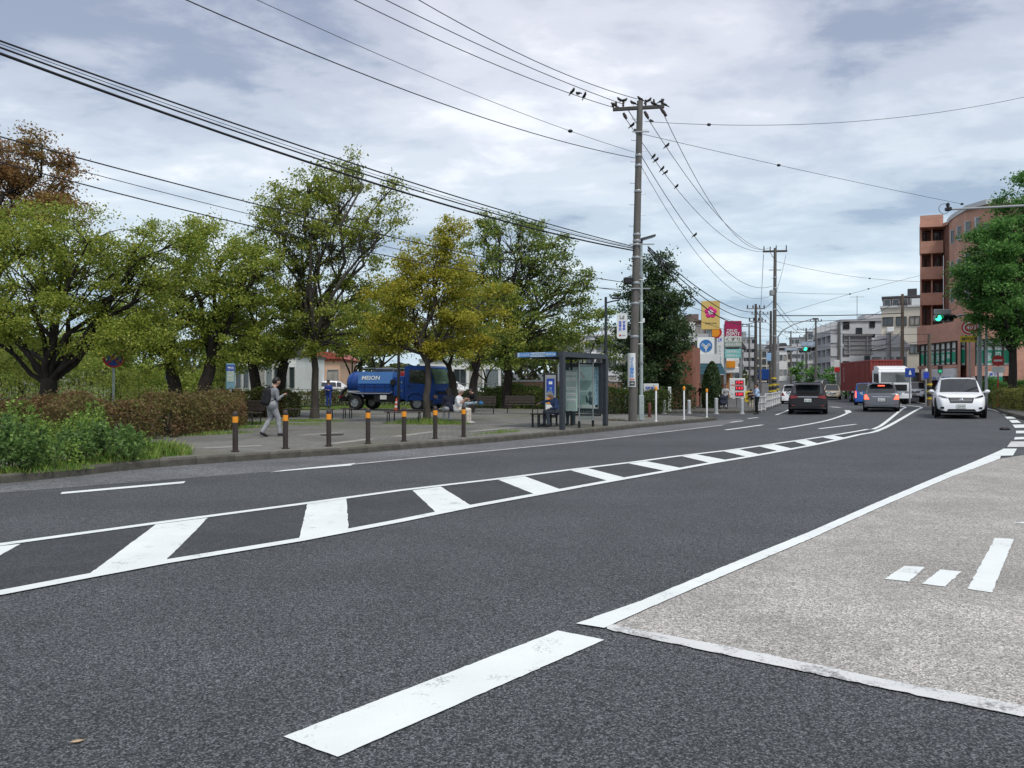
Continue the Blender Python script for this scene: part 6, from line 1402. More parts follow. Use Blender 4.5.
# ---- bus shelter: long side along the kerb, end panel facing us
SIGNF = pm('shelter_blue_print', (.10, .30, .66), .4); LIGHTB = pm('shelter_pale_blue', (.45, .62, .80), .4)
def shelter():
    A, B = gp(562.3, 429.6), gp(605.4, 425.6); d = B - A; L = d.length; ang = math.atan2(d.y, d.x)
    r = thing('bus_shelter', 'charcoal steel bus shelter with glass screens and a lit poster case', 'bus shelter', tuple(A), ang)      # local +x along the kerb, +y away from the road
    W, H = 1.72, 2.34
    for x in (0, L): 
        for y in (0,): MB().bbox(x, y, H / 2, .15, .15, H, .01).build('post', DARKP, r)
    for x in (0, L): MB().bbox(x, W, H / 2 if x else H - .18, .12, .12, H if x else .34, .01).build('post', DARKP, r) if x else None
    f = MB(); f.box(L / 2, 0, H + .06, L + .15, .14, .16); f.box(L / 2, W, H + .06, L + .15, .14, .16); f.box(0, W / 2, H + .06, .14, W - .14, .16); f.box(L, W / 2, H + .06, .14, W - .14, .16); f.build('roof_frame', DARKP, r)
    MB().box(L / 2, W / 2, H + .10, L - .14, W - .14, .03).build('roof', DARKP, r)
    for k in range(3): MB().box(L * (k + 1) / 4, W / 2, H + .04, .06, W - .14, .08).build('roof_beam', DARKP, r)
    b = MB().box(-.09, W / 2 + .12, H + .06, .04, W - .36, .145).build('name_board', LIGHTB, r)
    MB().box(-.115, W - .36, H + .06, .012, .42, .13).build('blue_field', SIGNF, b); MB().box(-.115, .36, H + .06, .012, .40, .13).build('blue_field', SIGNF, b)
    put_text('ひかりが丘団地', .8, .09, pm('grey_print', (.25, .3, .36), .5), b, (-.113, W / 2 + .12, H + .06), (0, 0, -PI / 2))
    put_text('バスのりば', .36, .075, PLATE, b, (-.124, W - .36, H + .06), (0, 0, -PI / 2)); put_text('横浜市交通', .34, .07, PLATE, b, (-.124, .36, H + .06), (0, 0, -PI / 2))
    # poster case at the far end
    c = MB(); e = L - .12
    c.box(e, .78, 2.12, .16, 1.46, .14); c.box(e, .78, .50, .16, 1.46, .16); c.box(e, .10, 1.315, .16, .12, 1.47); c.box(e, 1.46, 1.315, .16, .12, 1.47); c.build('poster_case', DARKP, r)
    m = MB().box(e, .78, 1.315, .06, 1.24, 1.47).build('poster', pm('poster_mint', (.42, .56, .52), .5, var=.12, scale=1.6), r)
    MB().box(e - .035, .26, 1.34, .01, .16, 1.30).build('poster_strip', pm('poster_sky', (.40, .62, .74), .5), m)
    MB().box(e - .035, .78, .66, .01, 1.20, .12).build('poster_strip', PLATE, m)
    ps = blob('poster_print', [((0, .86, 1.80), (0, .80, 1.72), .03, .07, 0), ((0, .88, 1.84), (0, .96, 1.88), .03, .015, 0)], [pm('poster_flesh', (.42, .27, .20), .6)], None, .02, .03); ps.parent = m; ps.scale = (.05, 1, 1); ps.location = (e - .035, 0, 0)
    ps = blob('poster_print', [((0, .52, 1.12), (0, .53, 1.10), .075, .075, 0), ((0, .50, .95), (0, .48, .82), .07, .10, 0), ((0, .68, 1.02), (0, .64, .84), .025, .05, 0)], [pm('poster_dark', (.05, .09, .11), .6)], None, .02, .03); ps.parent = m; ps.scale = (.05, 1, 1); ps.location = (e - .035, 0, 0)
    put_text('\n'.join('まちを走る市バス'), .09, 1.15, pm('poster_ink', (.10, .16, .22), .5), m, (e - .043, .26, 1.45), (0, 0, -PI / 2))
    MB().box(e - .045, .26, .68, .006, .09, .09).build('poster_mark', INK, m)
    MB().box(e, .78, .36, .1, 1.3, .06).build('rail', DARKP, r)
    # kerb-side glass screen with low frame
    GLS = glassmat('clear_glass', (.90, .96, .94), .03)
    g = thing('glass_screen', None, None); g.parent = r; 
    MB().box(1.62, .06, 1.18, .92, .012, 1.86).build('pane', GLS, g)
    for x in (1.16, 2.08): MB().box(x, .06, 1.10, .03, .03, 2.20).build('upright', STEEL, g); MB().bbox(x, .06, .11, .07, .07, .22, .01).build('foot', BLACK, g)
    MB().box(1.62, .06, .235, .95, .04, .03).build('bottom_rail', STEEL, g)
    # timetable board behind the front post
    t = MB().bbox(1.76, .72, 1.22, .06, .46, 1.42, .02).build('timetable_board', pm('timetable_white', (.42, .52, .47), .5), r)
    for z in (1.80, 1.62, 1.3, 1.1, .9): MB().box(1.725, .72, z, .006, .36, .10).build('timetable', PLATE, t); MB().box(1.720, .72, z - .01, .004, .32, .012).build('timetable_rule', GREYP, t)
    MB().box(1.76, .72, .28, .05, .06, .5).build('leg', BLACK, r); MB().box(1.76, .72, 2.12, .05, .06, .40).build('leg', BLACK, r)
    # slim bench
    be = MB(); 
    for k in range(3): MB().bbox(1.95, 1.40 + .13 * k, .43, 2.5, .11, .04, .008).build('seat_slat', BENCH, r)
    for x, y in ((.78, 1.40), (.78, 1.66), (1.52, 1.40), (2.3, 1.40), (2.3, 1.66), (3.1, 1.40)): MB().box(x, y, .2, .05, .05, .41).build('bench_leg', BLACK, r)
    return r
shelter()
p = P(550.5, 0, 33); r = thing('information_totem', 'dark framed information totem with a blue panel behind the bus shelter bench', 'information board', (p.x, 33, KH), face_cam(p.x, 33) + .3)
MB().bbox(0, 0, .95, .62, .16, 1.95, .02).build('frame', BLACK, r); MB().box(-.03, -.085, .98, .48, .02, 1.72).build('face_panel', GREYP, r); MB().box(-.03, -.10, 1.32, .36, .012, .74).build('blue_panel', SIGN_B, r); MB().box(-.03, -.10, .72, .36, .012, .24).build('orange_panel', ORANGE, r)
put_text('⬅', .16, .12, PLATE, r, (-.03, -.108, 1.5)); put_text('市民\nセンター', .22, .24, pm('sky_print', (.25, .42, .62), .5), r, (-.03, -.108, 1.2)); MB().box(-.03, -.1, .42, .4, .012, .26).build('lower_panel', PLATE, r)
# slim lamp post behind the shelter
p = P(605.8, 0, 31.5); r = thing('lamp_post', 'slim dark lamp post with a short arm rising behind the bus shelter', 'lamp post', (p.x, 31.5, KH)); h = EYE + (384 - 297) / F * 31.5 - KH
MB().path([(0, 0, 0), (0, 0, h * .5), (0, 0, h)], [.075, .065, .055], 10).build('pole', DARKP, r, 40); MB().path([(0, 0, h - .25), (.25, 0, h - .18), (.6, 0, h - .12)], .03, 8).build('arm', DARKP, r); MB().bbox(.5, 0, h - .05, .5, .16, .07, .02).build('lamp_head', DARKP, r)

# ================================================================ MAIN POLE, STREET LAMP, SIGNS ON THE POLE
MP = Vector((P(632.5, 0, 29.8).x, 29.8, KH)); MPH = 12.55; MTOP = P(640, 101, 29.8)
def pole(label, base, top, r0, r1, name='utility_pole', bolts=True, bands=(), cat='utility pole', group=None, mat=None):
    r = thing(name, label, cat, tuple(base), 0, group); t = Vector(top) - Vector(base)
    MB().path([Vector((0, 0, -.3)), t * .25, t * .5, t * .75, t], [r0, r0 * .75 + r1 * .25, (r0 + r1) / 2, r0 * .25 + r1 * .75, r1], 14).build('shaft', mat or CONC, r, 50)
    if bolts:
        me = MB().path([(0, 0, 0), (.2, 0, 0), (.2, 0, .03)], .012, 5).mesh('step_bolt', STEEL)
        k = 0; z = 2.6
        while z < t.z - .6:
            q = t * (z / t.z); rr = r0 + (r1 - r0) * z / t.z; s = 1 if k % 2 else -1
            link('step_bolt', me, r, (q.x + s * rr * .8, q.y, q.z), (0, 0, 0 if s > 0 else PI)); z += .42; k += 1
    for z in bands:
        q = t * (z / t.z); rr = r0 + (r1 - r0) * z / t.z; MB().lathe([(rr + .012, -.05), (rr + .018, -.04), (rr + .018, .04), (rr + .012, .05)], 14, tuple(q)).build('band', STEEL, r, 40)
    return r
mp_r = pole('tall concrete utility pole with a birded crossarm beside the bus shelter', MP, MTOP, .175, .115, bands=(3.3, 4.6, 5.4, 6.4, 6.9, 7.05, 7.3, 9.0, 10.0, 10.4))
def loc(pole_r, w): return Vector(w) - Vector(pole_r.location)
INS = pm('insulator_brown', (.05, .035, .03), .35)
def crossarm(pr, a, b, tks=.10, ins=(), brace=True, name='crossarm'):
    a, b = loc(pr, a), loc(pr, b); MB().path([a, a.lerp(b, .5), b], tks * .6, 4).build(name, STEEL if tks < .08 else pm('weathered_arm', (.05, .047, .045), .7), pr)
    for t, l in ins:
        q = a.lerp(b, t); MB().lathe([(.03, 0), (.03, .06), (.055, .08), (.03, .12), (.055, .15), (.03, .19), (.045, .22), (.02, l)], 10, (q.x, q.y, q.z + tks * .4)).build('insulator', INS, pr, 40)
    if brace:
        q = a.lerp(b, .28); MB().path([q, Vector((a.lerp(b, .52).x, a.y, q.z - .75))], .022, 5).build('brace', STEEL, pr)
YM = 29.8
crossarm(mp_r, P(613, 109.5, YM), P(664, 106.5, YM), .14, ((.06, .26), (.2, .26), (.52, .3), (.64, .26), (.8, .26), (.96, .26)))
for px, py, dx, dy in ((625, 116, 1.6, 5), (646.5, 115, 2, 6), (663.5, 112, 3, 7), (613.5, 105, -1, 3)):
    a, b = loc(mp_r, P(px - dx, py - dy * .6, YM)), loc(mp_r, P(px + dx, py + dy * .6, YM)); MB().path([a, a.lerp(b, .5), b], [.05, .07, .045], 8).build('insulator', INS, mp_r, 40)
for zpx, l in ((133, .9), (245, 1.5), (289, 1.2)):
    q = P(637 if zpx < 200 else 634.4, zpx, YM); crossarm(mp_r, q + Vector((-.22, -.16, 0)), q + Vector((l * .5, -.16, 0)), .05, (), False, 'bracket')
q = loc(mp_r, P(627.5, 281, YM)); MB().bbox(q.x, q.y - .1, q.z, .34, .22, .26, .04).build('cable_closure', BLACK, mp_r)
# lettering sign hung from the pole, and the wrapped advertisement
BLUEP = pm('blue_print', (.03, .07, .55), .5)
c = P(622, 326, YM); r = thing('pole_sign', 'white rounded sign with blue lettering hanging left of the concrete pole', 'sign', tuple(c), face_cam(c.x, YM))
def rrect(w, h, rad, n=5):
    pts = []
    for cx, cz, a0 in ((w / 2 - rad, h / 2 - rad, 0), (-w / 2 + rad, h / 2 - rad, PI / 2), (-w / 2 + rad, -h / 2 + rad, PI), (w / 2 - rad, -h / 2 + rad, 1.5 * PI)):
        for k in range(n + 1): a = a0 + PI / 2 * k / n; pts.append((cx + rad * math.cos(a), cz + rad * math.sin(a)))
    return pts
MB().prism(rrect(.40, 1.0, .09), -.05, .05).build('panel', PLATE, r); put_text('Ld', .17, .15, INK, r, (0, -.056, .34)); put_text('指\n個\n別', .11, .40, BLUEP, r, (-.075, -.056, .0)); put_text('学\n習\n塾', .11, .40, BLUEP, r, (.08, -.056, .0)); MB().disc((-.07, -.053, -.37), .04, .01, 14).build('red_mark', SIGN_R, r); MB().box(.07, -.053, -.37, .12, .008, .03).build('print', GREYP, r)
for z in (-.35, .4): MB().box(.30, .02, z, .26, .03, .03).build('bracket', STEEL, r)
c = P(632.3, 370, YM - .17); r = thing('pole_sign', 'tall white and blue advertisement wrapped round the concrete pole', 'sign', tuple(c), face_cam(c.x, YM))
pts = [(.185 * math.cos(a), .185 * math.sin(a)) for a in np.linspace(PI * 1.08, PI * 1.92, 9)]; inn = [(.170 * math.cos(a), .170 * math.sin(a)) for a in np.linspace(PI * 1.92, PI * 1.08, 9)]
MB().prism([(x, y + .17) for x, y in pts + inn], -.66, .66, plane='xy').build('panel', PLATE, r, 40); put_text('\n'.join('さくら整骨院'), .17, .80, pm('bright_blue_print', (.04, .22, .62), .5), r, (-.01, -.022, .10)); MB().box(0, -.020, -.52, .20, .014, .17).build('black_panel', INK, r); put_text('→80m', .15, .07, PLATE, r, (0, -.030, -.52)); MB().box(.0, -.018, -.36, .17, .01, .06).build('pink_strip', pm('pink_print', (.6, .22, .2), .5), r)
MB().path([(-.12, .1, .55), (.0, .0, .52), (.12, .1, .55)], .012, 5).build('strap', STEEL, r)
# street lamp
b = gp(641.3, 420.2); h = EYE + (384 - 241) / F * b.y - KH; r = thing('street_lamp', 'pale grey street lamp with a flat head right behind the concrete pole', 'street lamp', tuple(b))
GAL = pm('pale_pole_paint', (.36, .42, .42), .5, .1)
MB().path([(0, 0, 0), (0, 0, 1.2), (0, 0, h)], [.075, .07, .05], 12).build('pole', GAL, r, 50); MB().bbox(0, 0, .5, .2, .16, 1.0, .02).build('service_box', GAL, r)
hd = MB(); hd.box(.26, 0, h + .14, .62, .22, .07, rot=(0, -.28, 0)); hd.path([(0, 0, h - .1), (0, 0, h + .08)], .06, 8); hh = hd.build('lamp_head', DARKP, r); MB().box(.28, 0, h + .095, .46, .16, .02, rot=(0, -.28, 0)).build('lens', PLATE, hh)
MB().box(.09, 0, 4.0, .08, .06, .16).build('tag_plate', PLATE, r)
for z in (2.3, 5.7): MB().lathe([(.08, -.06), (.085, 0), (.08, .06)], 12, (0, 0, z)).build('band', STEEL, r)

# ================================================================ OTHER POLES
P2 = Vector((P(774, 0, 57).x, 57, gz(19.6, 57) + KH)); p2_r = pole('tall utility pole with a wide crossarm at the bend of the street', P2, P(775.2, 248, 57), .17, .11, bands=(5, 7, 8.6, 9.4))
crossarm(p2_r, P(763, 251.5, 57), P(787, 251, 57), .16, ((.04, .35), (.3, .3), (.55, .4), (.97, .4))); crossarm(p2_r, P(769, 270, 57), P(781, 270, 57), .07, (), False)
q = loc(p2_r, P(771.5, 293, 56.8)); MB().bbox(q.x, q.y - .1, q.z, .32, .3, .42, .05).build('transformer_box', GREYP, p2_r)
YS = pm('hazard_yellow', (.62, .46, .03), .5)
def hazard(pr, r0, z0, n=5, dz=.24):
    for k in range(n): MB().lathe([(r0 + .012, z0 + k * dz), (r0 + .012, z0 + k * dz + dz * .52)], 12).build('hazard_band', YS if k % 2 == 0 else BLACK, pr)
hazard(p2_r, .17, .35, 7)
def side_pole(label, px, Y, ytop, r0, arm=None, group='utility poles down the street', mat=None, haz=False):
    b = on(px, Y) + Vector((0, 0, KH)); t = P(px + random.uniform(-.6, .6), ytop, Y); pr = pole(label, b, t, r0, r0 * .62, bolts=False, group=group, mat=mat)
    for dz, w in (arm or ()):
        q = Vector((t.x - b.x, t.y - b.y, t.z - b.z - dz)); MB().box(q.x, q.y, q.z, w, .1, .1).build('crossarm', STEEL, pr)
        for s in (-.45, -.15, .2, .45): MB().lathe([(.05, 0), (.07, .1), (.03, .28)], 8, (q.x + s * w, q.y, q.z + .05)).build('insulator', INS, pr)
    if haz: hazard(pr, r0, .3)
    return pr
side_pole('dark utility pole with a short arm left of the tall one at the bend', 755.5, 66, 304, .17, ((.4, 1.6), (1.5, 1.2)), mat=pm('dark_pole', (.085, .08, .075), .85), haz=False)
side_pole('second dark pole close left of the tall pole at the bend', 770.5, 62, 311, .15, (), mat=pm('dark_pole', (.085, .08, .075), .85), haz=True)
side_pole('thin far pole between the two dark ones down the street', 760.5, 96, 311, .16, ((.4, 2.2), (1.4, 1.6)))
side_pole('grey pole beside the white narrow building down the street', 749.5, 118, 324, .16, ((.4, 2.2),))
side_pole('far pole left of the green traffic light', 791, 150, 331, .2, ((.4, 2.6), (1.6, 2.0)))
side_pole('far pole with two arms behind the green traffic light', 806.5, 126, 328, .2, ((.3, 3.2), (1.5, 2.4)))
side_pole('pale pole at the left side of the grey apartment block', 815.5, 100, 319, .17, ((.3, 1.6),))
side_pole('pole in front of the balconies of the grey apartment block', 838.5, 92, 322, .16, ())
side_pole('brown pole rising in front of the beige building', 902, 64, 294, .17, ((1.0, .8),), mat=pm('brown_pole', (.14, .11, .085), .9), group=None)
pr = side_pole('brown pole with hazard stripes before the brick building', 929.3, 52, 334, .17, (), mat=pm('brown_pole', (.14, .11, .085), .9), group=None, haz=True)
for i, (px, Y, yt) in enumerate(((783, 200, 345), (797, 190, 342), (810, 175, 344), (822, 150, 340))):
    side_pole(('thin distant pole at the top of the street', 'thin distant pole right of the far white building', 'thin distant pole behind the street trees', 'thin pole before the dull white building')[i], px, Y, yt, .2, ((.5, 2.5),))
# ================================================================ TRAFFIC LIGHTS, ROAD SIGNS, SHOP SIGNS
GRN = emis('green_signal_lit', (.05, .95, .45), 1.6)
def traffic_light(label, px, py, Y, polepx, wpx, hpx, arm_y=None, base_off=KH):
    c = P(px, py, Y); w, h = wpx * Y / F, hpx * Y / F; pb = on(polepx, Y); r = thing('traffic_light', label, 'traffic light', (pb.x, Y, pb.z + base_off)); 
    l = Vector(c) - Vector(r.location)
    MB().path([(0, 0, 0), (0, 0, l.z * .5), (0, 0, l.z + 1.0)], [.13, .12, .10], 12).build('pole', GREYP, r, 50)
    MB().path([(0, 0, l.z + .15), (l.x * .5, 0, l.z + .18), (l.x + w * .3, 0, l.z + .02)], [.07, .06, .05], 8).build('arm', STEEL, r, 50)
    MB().bbox(l.x, -.12, l.z, w, .22, h, h * .2).build('housing', pm('signal_grey', (.30, .32, .32), .5), r, 30)
    for k, mt in enumerate((GRN, BLACK, BLACK)):
        x = l.x + (k - 1) * w * .315; MB().disc((x, -.24, l.z), h * .40, .03, 20).build('lens', mt, r)
        v = MB(); n = 12; ring = [(h * .43 * math.cos(a), h * .43 * math.sin(a)) for a in np.linspace(-.2, PI + .2, n)]
        v.add([(x + a, -.25, l.z + b) for a, b in ring] + [(x + a, -.48, l.z + b) for a, b in ring], [(i, i + 1, n + i + 1, n + i) for i in range(n - 1)]); v.build('visor', BLACK, r)
    return r, l, w, h
tl, l_, w_, h_ = traffic_light('traffic light showing green on an arm before the brick building', 942.3, 318.4, 43, 979.5, 20, 7.2)
MB().bbox(l_.x - .05, -.1, l_.z + .36, .95, .10, .3, .02).build('name_plate', GREYP, tl)
traffic_light('far traffic light showing green on an arched pole over the street', 808.3, 349, 76, 778, 12.5, 4.2)
# arched lamp arm pole by the far signal
b = on(777.8, 73); r = thing('street_lamp', 'arched street lamp whose thin arm curves over the far street', 'street lamp', (b.x, 73, b.z)); h = EYE + (384 - 337) / F * 73 - b.z
MB().path([(0, 0, 0), (0, 0, h), (.5, 0, h + .65), (1.6, 0, h + 1.25), (3.4, 0, h + 1.75)], [.11, .09, .06, .05, .045], 8).build('arched_pole', GREYP, r, 50); MB().bbox(3.6, 0, h + 1.75, .6, .25, .14, .04).build('lamp_head', DARKP, r); hazard(r, .115, .5)
def board_sign(name, label, x0, y0, x1, y1, Y, mat, pole_w=.12, cat='sign', thick=.18, texts=(), posts=(0,), extra=None, to_ground=True, zb=None, polemat=None):
    a, b = P(x0, y0, Y), P(x1, y1, Y); cx = (a.x + b.x) / 2; w, h = b.x - a.x, a.z - b.z; zb = gz(cx, Y) if zb is None else zb
    r = thing(name, label, cat, (cx, Y, zb), face_cam(cx, Y) * .6); zc = (a.z + b.z) / 2 - zb
    MB().bbox(0, 0, zc, w, thick, h, .02).build('panel', mat, r)
    if to_ground:
        for t in posts: MB().path([(t * w, thick * .5 + pole_w, 0), (t * w, thick * .5 + pole_w, zc + h * .3)], pole_w, 8).build('pole', polemat or STEEL, r, 50)
    for body, fx, fz, fw, fh, m in texts: put_text(body, fw * w, fh * h, m, r, (fx * w, -thick / 2 - .006, zc + fz * h))
    if extra: extra(r, w, h, zc, -thick / 2)
    return r
GOLD = pm('gold_sign', (.62, .44, .14), .5, var=.1, scale=.8); MAG = pm('magenta_sign', (.36, .015, .09), .45); MAG2 = pm('flower_pink', (.62, .02, .20), .45); TEALS = pm('teal_sign', (.20, .52, .50), .45)
def flower(r, w, h, zc, y):
    for k in range(5):
        a = PI / 2 + k * 2 * PI / 5; q = w * .20; c = (math.cos(a) * q, math.sin(a) * q); MB().ball((c[0], y - .01, zc + h * .10 + c[1]), (w * .145, .02, w * .145), 14, 6).build('petal', MAG2, r, 40)
    for k in range(5):
        a = PI / 2 + k * 2 * PI / 5; q = w * .09; MB().ball((math.cos(a) * q, y - .035, zc + h * .10 + math.sin(a) * q), (w * .055, .012, w * .055), 10, 5).build('flower_centre', PLATE, r, 40)
board_sign('shop_sign', 'tall gold sign with a pink five petalled flower', 701.5, 301, 719.5, 329.5, 62, GOLD, .14, texts=(('Sakura', 0, -.28, .62, .07, INK),), extra=flower)
board_sign('shop_sign', 'magenta sign with white lettering at the top of the pharmacy stack', 724.8, 321, 741.2, 336.3, 70, MAG, .12, posts=(-.46, .46), texts=(('DRUG', -.06, -.14, .6, .22, PLATE), ('DEPOT', 0, -.36, .78, .22, PLATE)))
board_sign('shop_sign', 'white sign reading kusuri below the magenta sign', 724.8, 336.6, 741.2, 342, 70, pm('sign_cream', (.58, .60, .55), .5), texts=(('くすり', 0, 0, .84, .66, INK),), to_ground=False)
board_sign('shop_sign', 'greenish narrow sign under the kusuri sign', 724.8, 342.3, 741.2, 346.8, 70, pm('sign_sage', (.30, .38, .33), .5), texts=(('処方せん受付', 0, 0, .88, .6, PLATE),), to_ground=False)
board_sign('shop_sign', 'pale turquoise two line sign at the bottom of the pharmacy stack', 725, 349.2, 740.8, 358, 70, TEALS, texts=(('営業時間9-22', 0, .22, .8, .3, PLATE), ('駐車場あり→', 0, -.22, .8, .3, PLATE)), to_ground=False)
def drop(r, w, h, zc, y):
    MB().disc((0, y - .01, zc + h * .14), w * .38, .03, 28).build('emblem', pm('emblem_blue', (.03, .16, .42), .45), r, 30)
    MB().path([(0, y - .05, zc - h * .10), (0, y - .05, zc + h * .16)], .04, 6).build('emblem_stem', PLATE, r)
    for s in (-1, 1):
        for k in range(3): MB().path([(s * .01, y - .05, zc + h * (.10 - .06 * k)), (s * w * (.13 + .04 * k), y - .05, zc + h * (.22 - .03 * k)), (s * w * (.24 + .03 * k), y - .05, zc + h * (.25 - .06 * k))], .02, 5).build('emblem_branch', PLATE, r)
board_sign('shop_sign', 'white square sign with a round blue emblem above the teal awning', 697.5, 337.5, 714, 361, 60, PLATE, .1, texts=(('居酒屋', 0, -.28, .5, .09, YS), ('やまびこ', 0, -.40, .74, .11, BLUEP)), extra=drop)
board_sign('shop_sign', 'tall narrow white sign with vertical lettering beside the round orange one', 715.6, 334, 723.5, 375, 66, PLATE, .1, texts=(('\n'.join('セルフ給油所'), .0, -.05, .42, .55, pm('grey_print', (.25, .3, .36), .5)), ('24', 0, .36, .5, .1, BLUEP), ('V', .1, -.42, .3, .07, SIGN_R)))
board_sign('shop_sign', 'narrow vertical grey and white sign left of the gold sign', 689, 322, 695, 342, 64, PLATE, .08, texts=(('\n'.join('歯科医院'), 0, 0, .5, .85, INK),))
c = P(716, 332.5, 64); r = thing('round_sign', 'round orange and red sign half hidden behind the gold sign', 'sign', (c.x, 64, gz(c.x, 64)), -.2); zc = c.z - gz(c.x, 64)
MB().disc((0, 0, zc), .48, .2, 28).build('red_disc', SIGN_R, r, 30); MB().disc((-.08, -.11, zc), .38, .05, 28).build('orange_disc', ORANGE, r, 30); MB().path([(0, .2, 0), (0, .2, zc)], .08, 8).build('pole', STEEL, r)
# price board with lit red digits
LED = emis('led_red', (1., .05, .08), 1.0); LEDB = pm('led_panel', (.16, .006, .02), .4)
def prices(r, w, h, zc, y):
    for k, tx in enumerate(('154', '143', '120')):
        z = zc + h * (.30 - .30 * k) + (.0 if k else .0); MB().box(w * .14, y - .015, z, w * .54, .03, h * .19).build('digit_panel', LEDB, r); put_text(tx, w * .40, h * .12, LED, r, (w * .14, y - .034, z))
        put_text(('ハイ', 'レギ', '軽油')[k], w * .17, h * .05, GREYP, r, (-w * .32, y - .008, z))
    MB().box(0, y - .006, zc + h * .155, w * .86, .012, h * .07).build('pink_strip', pm('pink_print', (.6, .22, .2), .5), r)
board_sign('price_board', 'white fuel price board with three rows of lit red digits', 729.6, 378.3, 744.6, 398, 45, PLATE, .035, cat='price board', extra=prices, posts=(.0,))
board_sign('yellow_sign', 'small orange yellow sign beside the fuel price board', 744.8, 391, 751.8, 402, 50, YS, .04, texts=(('洗車', 0, .2, .6, .25, INK), ('SELF', 0, -.2, .7, .2, INK)))
# street-name boards and blue signs over the far street
board_sign('street_name_sign', 'pale blue street name board left of the far traffic light', 785, 346.5, 797.5, 350.5, 78, pm('pale_blue_sign', (.30, .40, .52), .5), to_ground=False, texts=(('左近山入口', 0, 0, .8, .6, PLATE),), thick=.08)
board_sign('street_name_sign', 'pale name board above the far traffic light', 801.5, 341.8, 814.5, 346.5, 76.3, pm('pale_blue_sign', (.30, .40, .52), .5), to_ground=False, texts=(('さくら坂', 0, 0, .8, .6, PLATE),), thick=.08)
board_sign('road_sign', 'small blue and white sign on the poles at the bend', 766.5, 353, 771, 361, 61.5, pm('sign_sky', (.28, .45, .68), .5), to_ground=False, thick=.08)
board_sign('road_sign', 'blue square road sign with a white crest before the beige building', 905.5, 368, 914.5, 377, 58, SIGN_B, .05, thick=.06, extra=lambda r, w, h, zc, y: (MB().prism([(-w * .14, zc - h * .25), (w * .14, zc - h * .25), (w * .1, zc + h * .05), (0, zc + h * .3), (-w * .1, zc + h * .05)], y - .02, y - .005).build('crest', PLATE, r)))
board_sign('shop_sign', 'small white and blue sign beside the pole at the brick building', 923.8, 372, 928.5, 378.5, 51.6, BLUEP, .05, thick=.06, extra=lambda r, w, h, zc, y: MB().ball((0, y - .02, zc + h * .75), (w * .32, .04, w * .4), 10, 6).build('figure', PLATE, r))
board_sign('shop_sign', 'white and red flag sign before the grey apartment block', 834.5, 360, 839.5, 372, 80, PLATE, .05, thick=.06, extra=lambda r, w, h, zc, y: MB().box(0, y - .01, zc - h * .3, w * .98, .02, h * .4).build('red_part', SIGN_R, r))
# back of the gantry board
def gantry():
    Y = 70; a, b = P(844.2, 334, Y), P(872, 355.5, Y); cx = (a.x + b.x) / 2; zb = gz(cx, Y); w, h = b.x - a.x, a.z - b.z; r = thing('gantry_sign', 'grey back of a large road direction board on a gantry pole', 'road sign', (cx, Y, zb)); zc = (a.z + b.z) / 2 - zb
    GB = pm('board_back', (.20, .215, .22), .6); MB().bbox(0, .1, zc, w, .06, h, .01).build('board', GB, r)
    for k in range(5): MB().box(0, .04, zc - h / 2 + h * (k + .5) / 5, w * .98, .05, .08).build('stiffener', STEEL, r)
    for x in (-.32, .32): MB().box(x * w, -.02, zc, .12, .08, h * 1.02).build('upright', STEEL, r)
    for z in (zc - h * .42, zc + h * .46): MB().path([(-w / 2, .0, z), ((888.5 - 858) / F * Y, .0, z + .0)], .09, 8).build('arm', STEEL, r) if False else MB().box(0, -.09, z, w * 1.04, .09, .14).build('beam', STEEL, r)
    xp = P(888.4, 0, Y).x - cx; MB().path([(xp, 0, 0), (xp, 0, zc + h * .55)], [.26, .22], 12).build('pole', GREYP, r, 50); MB().path([(w * .5, .02, zc + h * .2), (xp, .02, zc + h * .3)], .09, 8).build('arm', STEEL, r, 50); MB().path([(w * .5, .02, zc - h * .25), (xp, .02, zc - h * .15)], .09, 8).build('arm', STEEL, r, 50)
gantry()
# signs by the right tree
r, h = round_sign('no_parking_sign', 'round red sign above a yellow plate under the right street tree', 969.5, 327.5, 44, .40, kind='ring', polemat=GREYP)
MB().box(0, -.01, h - .66, .95, .03, .36).build('plate', YS, r); put_text('横断注意', .8, .2, INK, r, (0, -.03, h - .66))
r, h = round_sign('no_entry_sign', 'red round stop sign with a white plate on a red post', 998, 360.5, 43.2, .30, kind='noentry', zb=.3, polemat=SIGN_R)
MB().box(0.02, -.01, h - .52, .60, .03, .34).build('plate', PLATE, r); put_text('止まれ', .40, .12, PLATE, r, (0, -.022, h)); 
b = Vector((P(986.3, 0, 40.5).x, 40.5, .3)); r = thing('street_lamp', 'slim grey lamp pole between the white car and the right tree', 'street lamp', tuple(b)); hh = EYE + (384 - 318) / F * 40.5 - .3
MB().path([(0, 0, 0), (0, 0, hh)], [.075, .055], 10).build('pole', GREYP, r, 50); MB().bbox(0, 0, hh + .05, .2, .2, .14, .03).build('lamp_head', GREYP, r)
p = P(993.5, 0, 50); r = thing('shop_board', 'stack of green, yellow and blue shop panels behind the lamp pole', 'sign', (p.x, 50, .3), face_cam(p.x, 50))
for k, (m, tx) in enumerate(((PLATE, '本日'), (GREEN, '入塾'), (YS, '募集'), (GREEN, '教室'), (BLUEP, '個別'))):
    z = 1.95 - .36 * k; q = MB().bbox(0, 0, z, 1.0, .08, .34, .01).build('panel', m, r); put_text(tx, .5, .18, PLATE if k else BLUEP, q, (0, -.046, z))
for s in (-1, 1): MB().box(s * .46, .07, 1.0, .05, .05, 2.1).build('leg', STEEL, r)
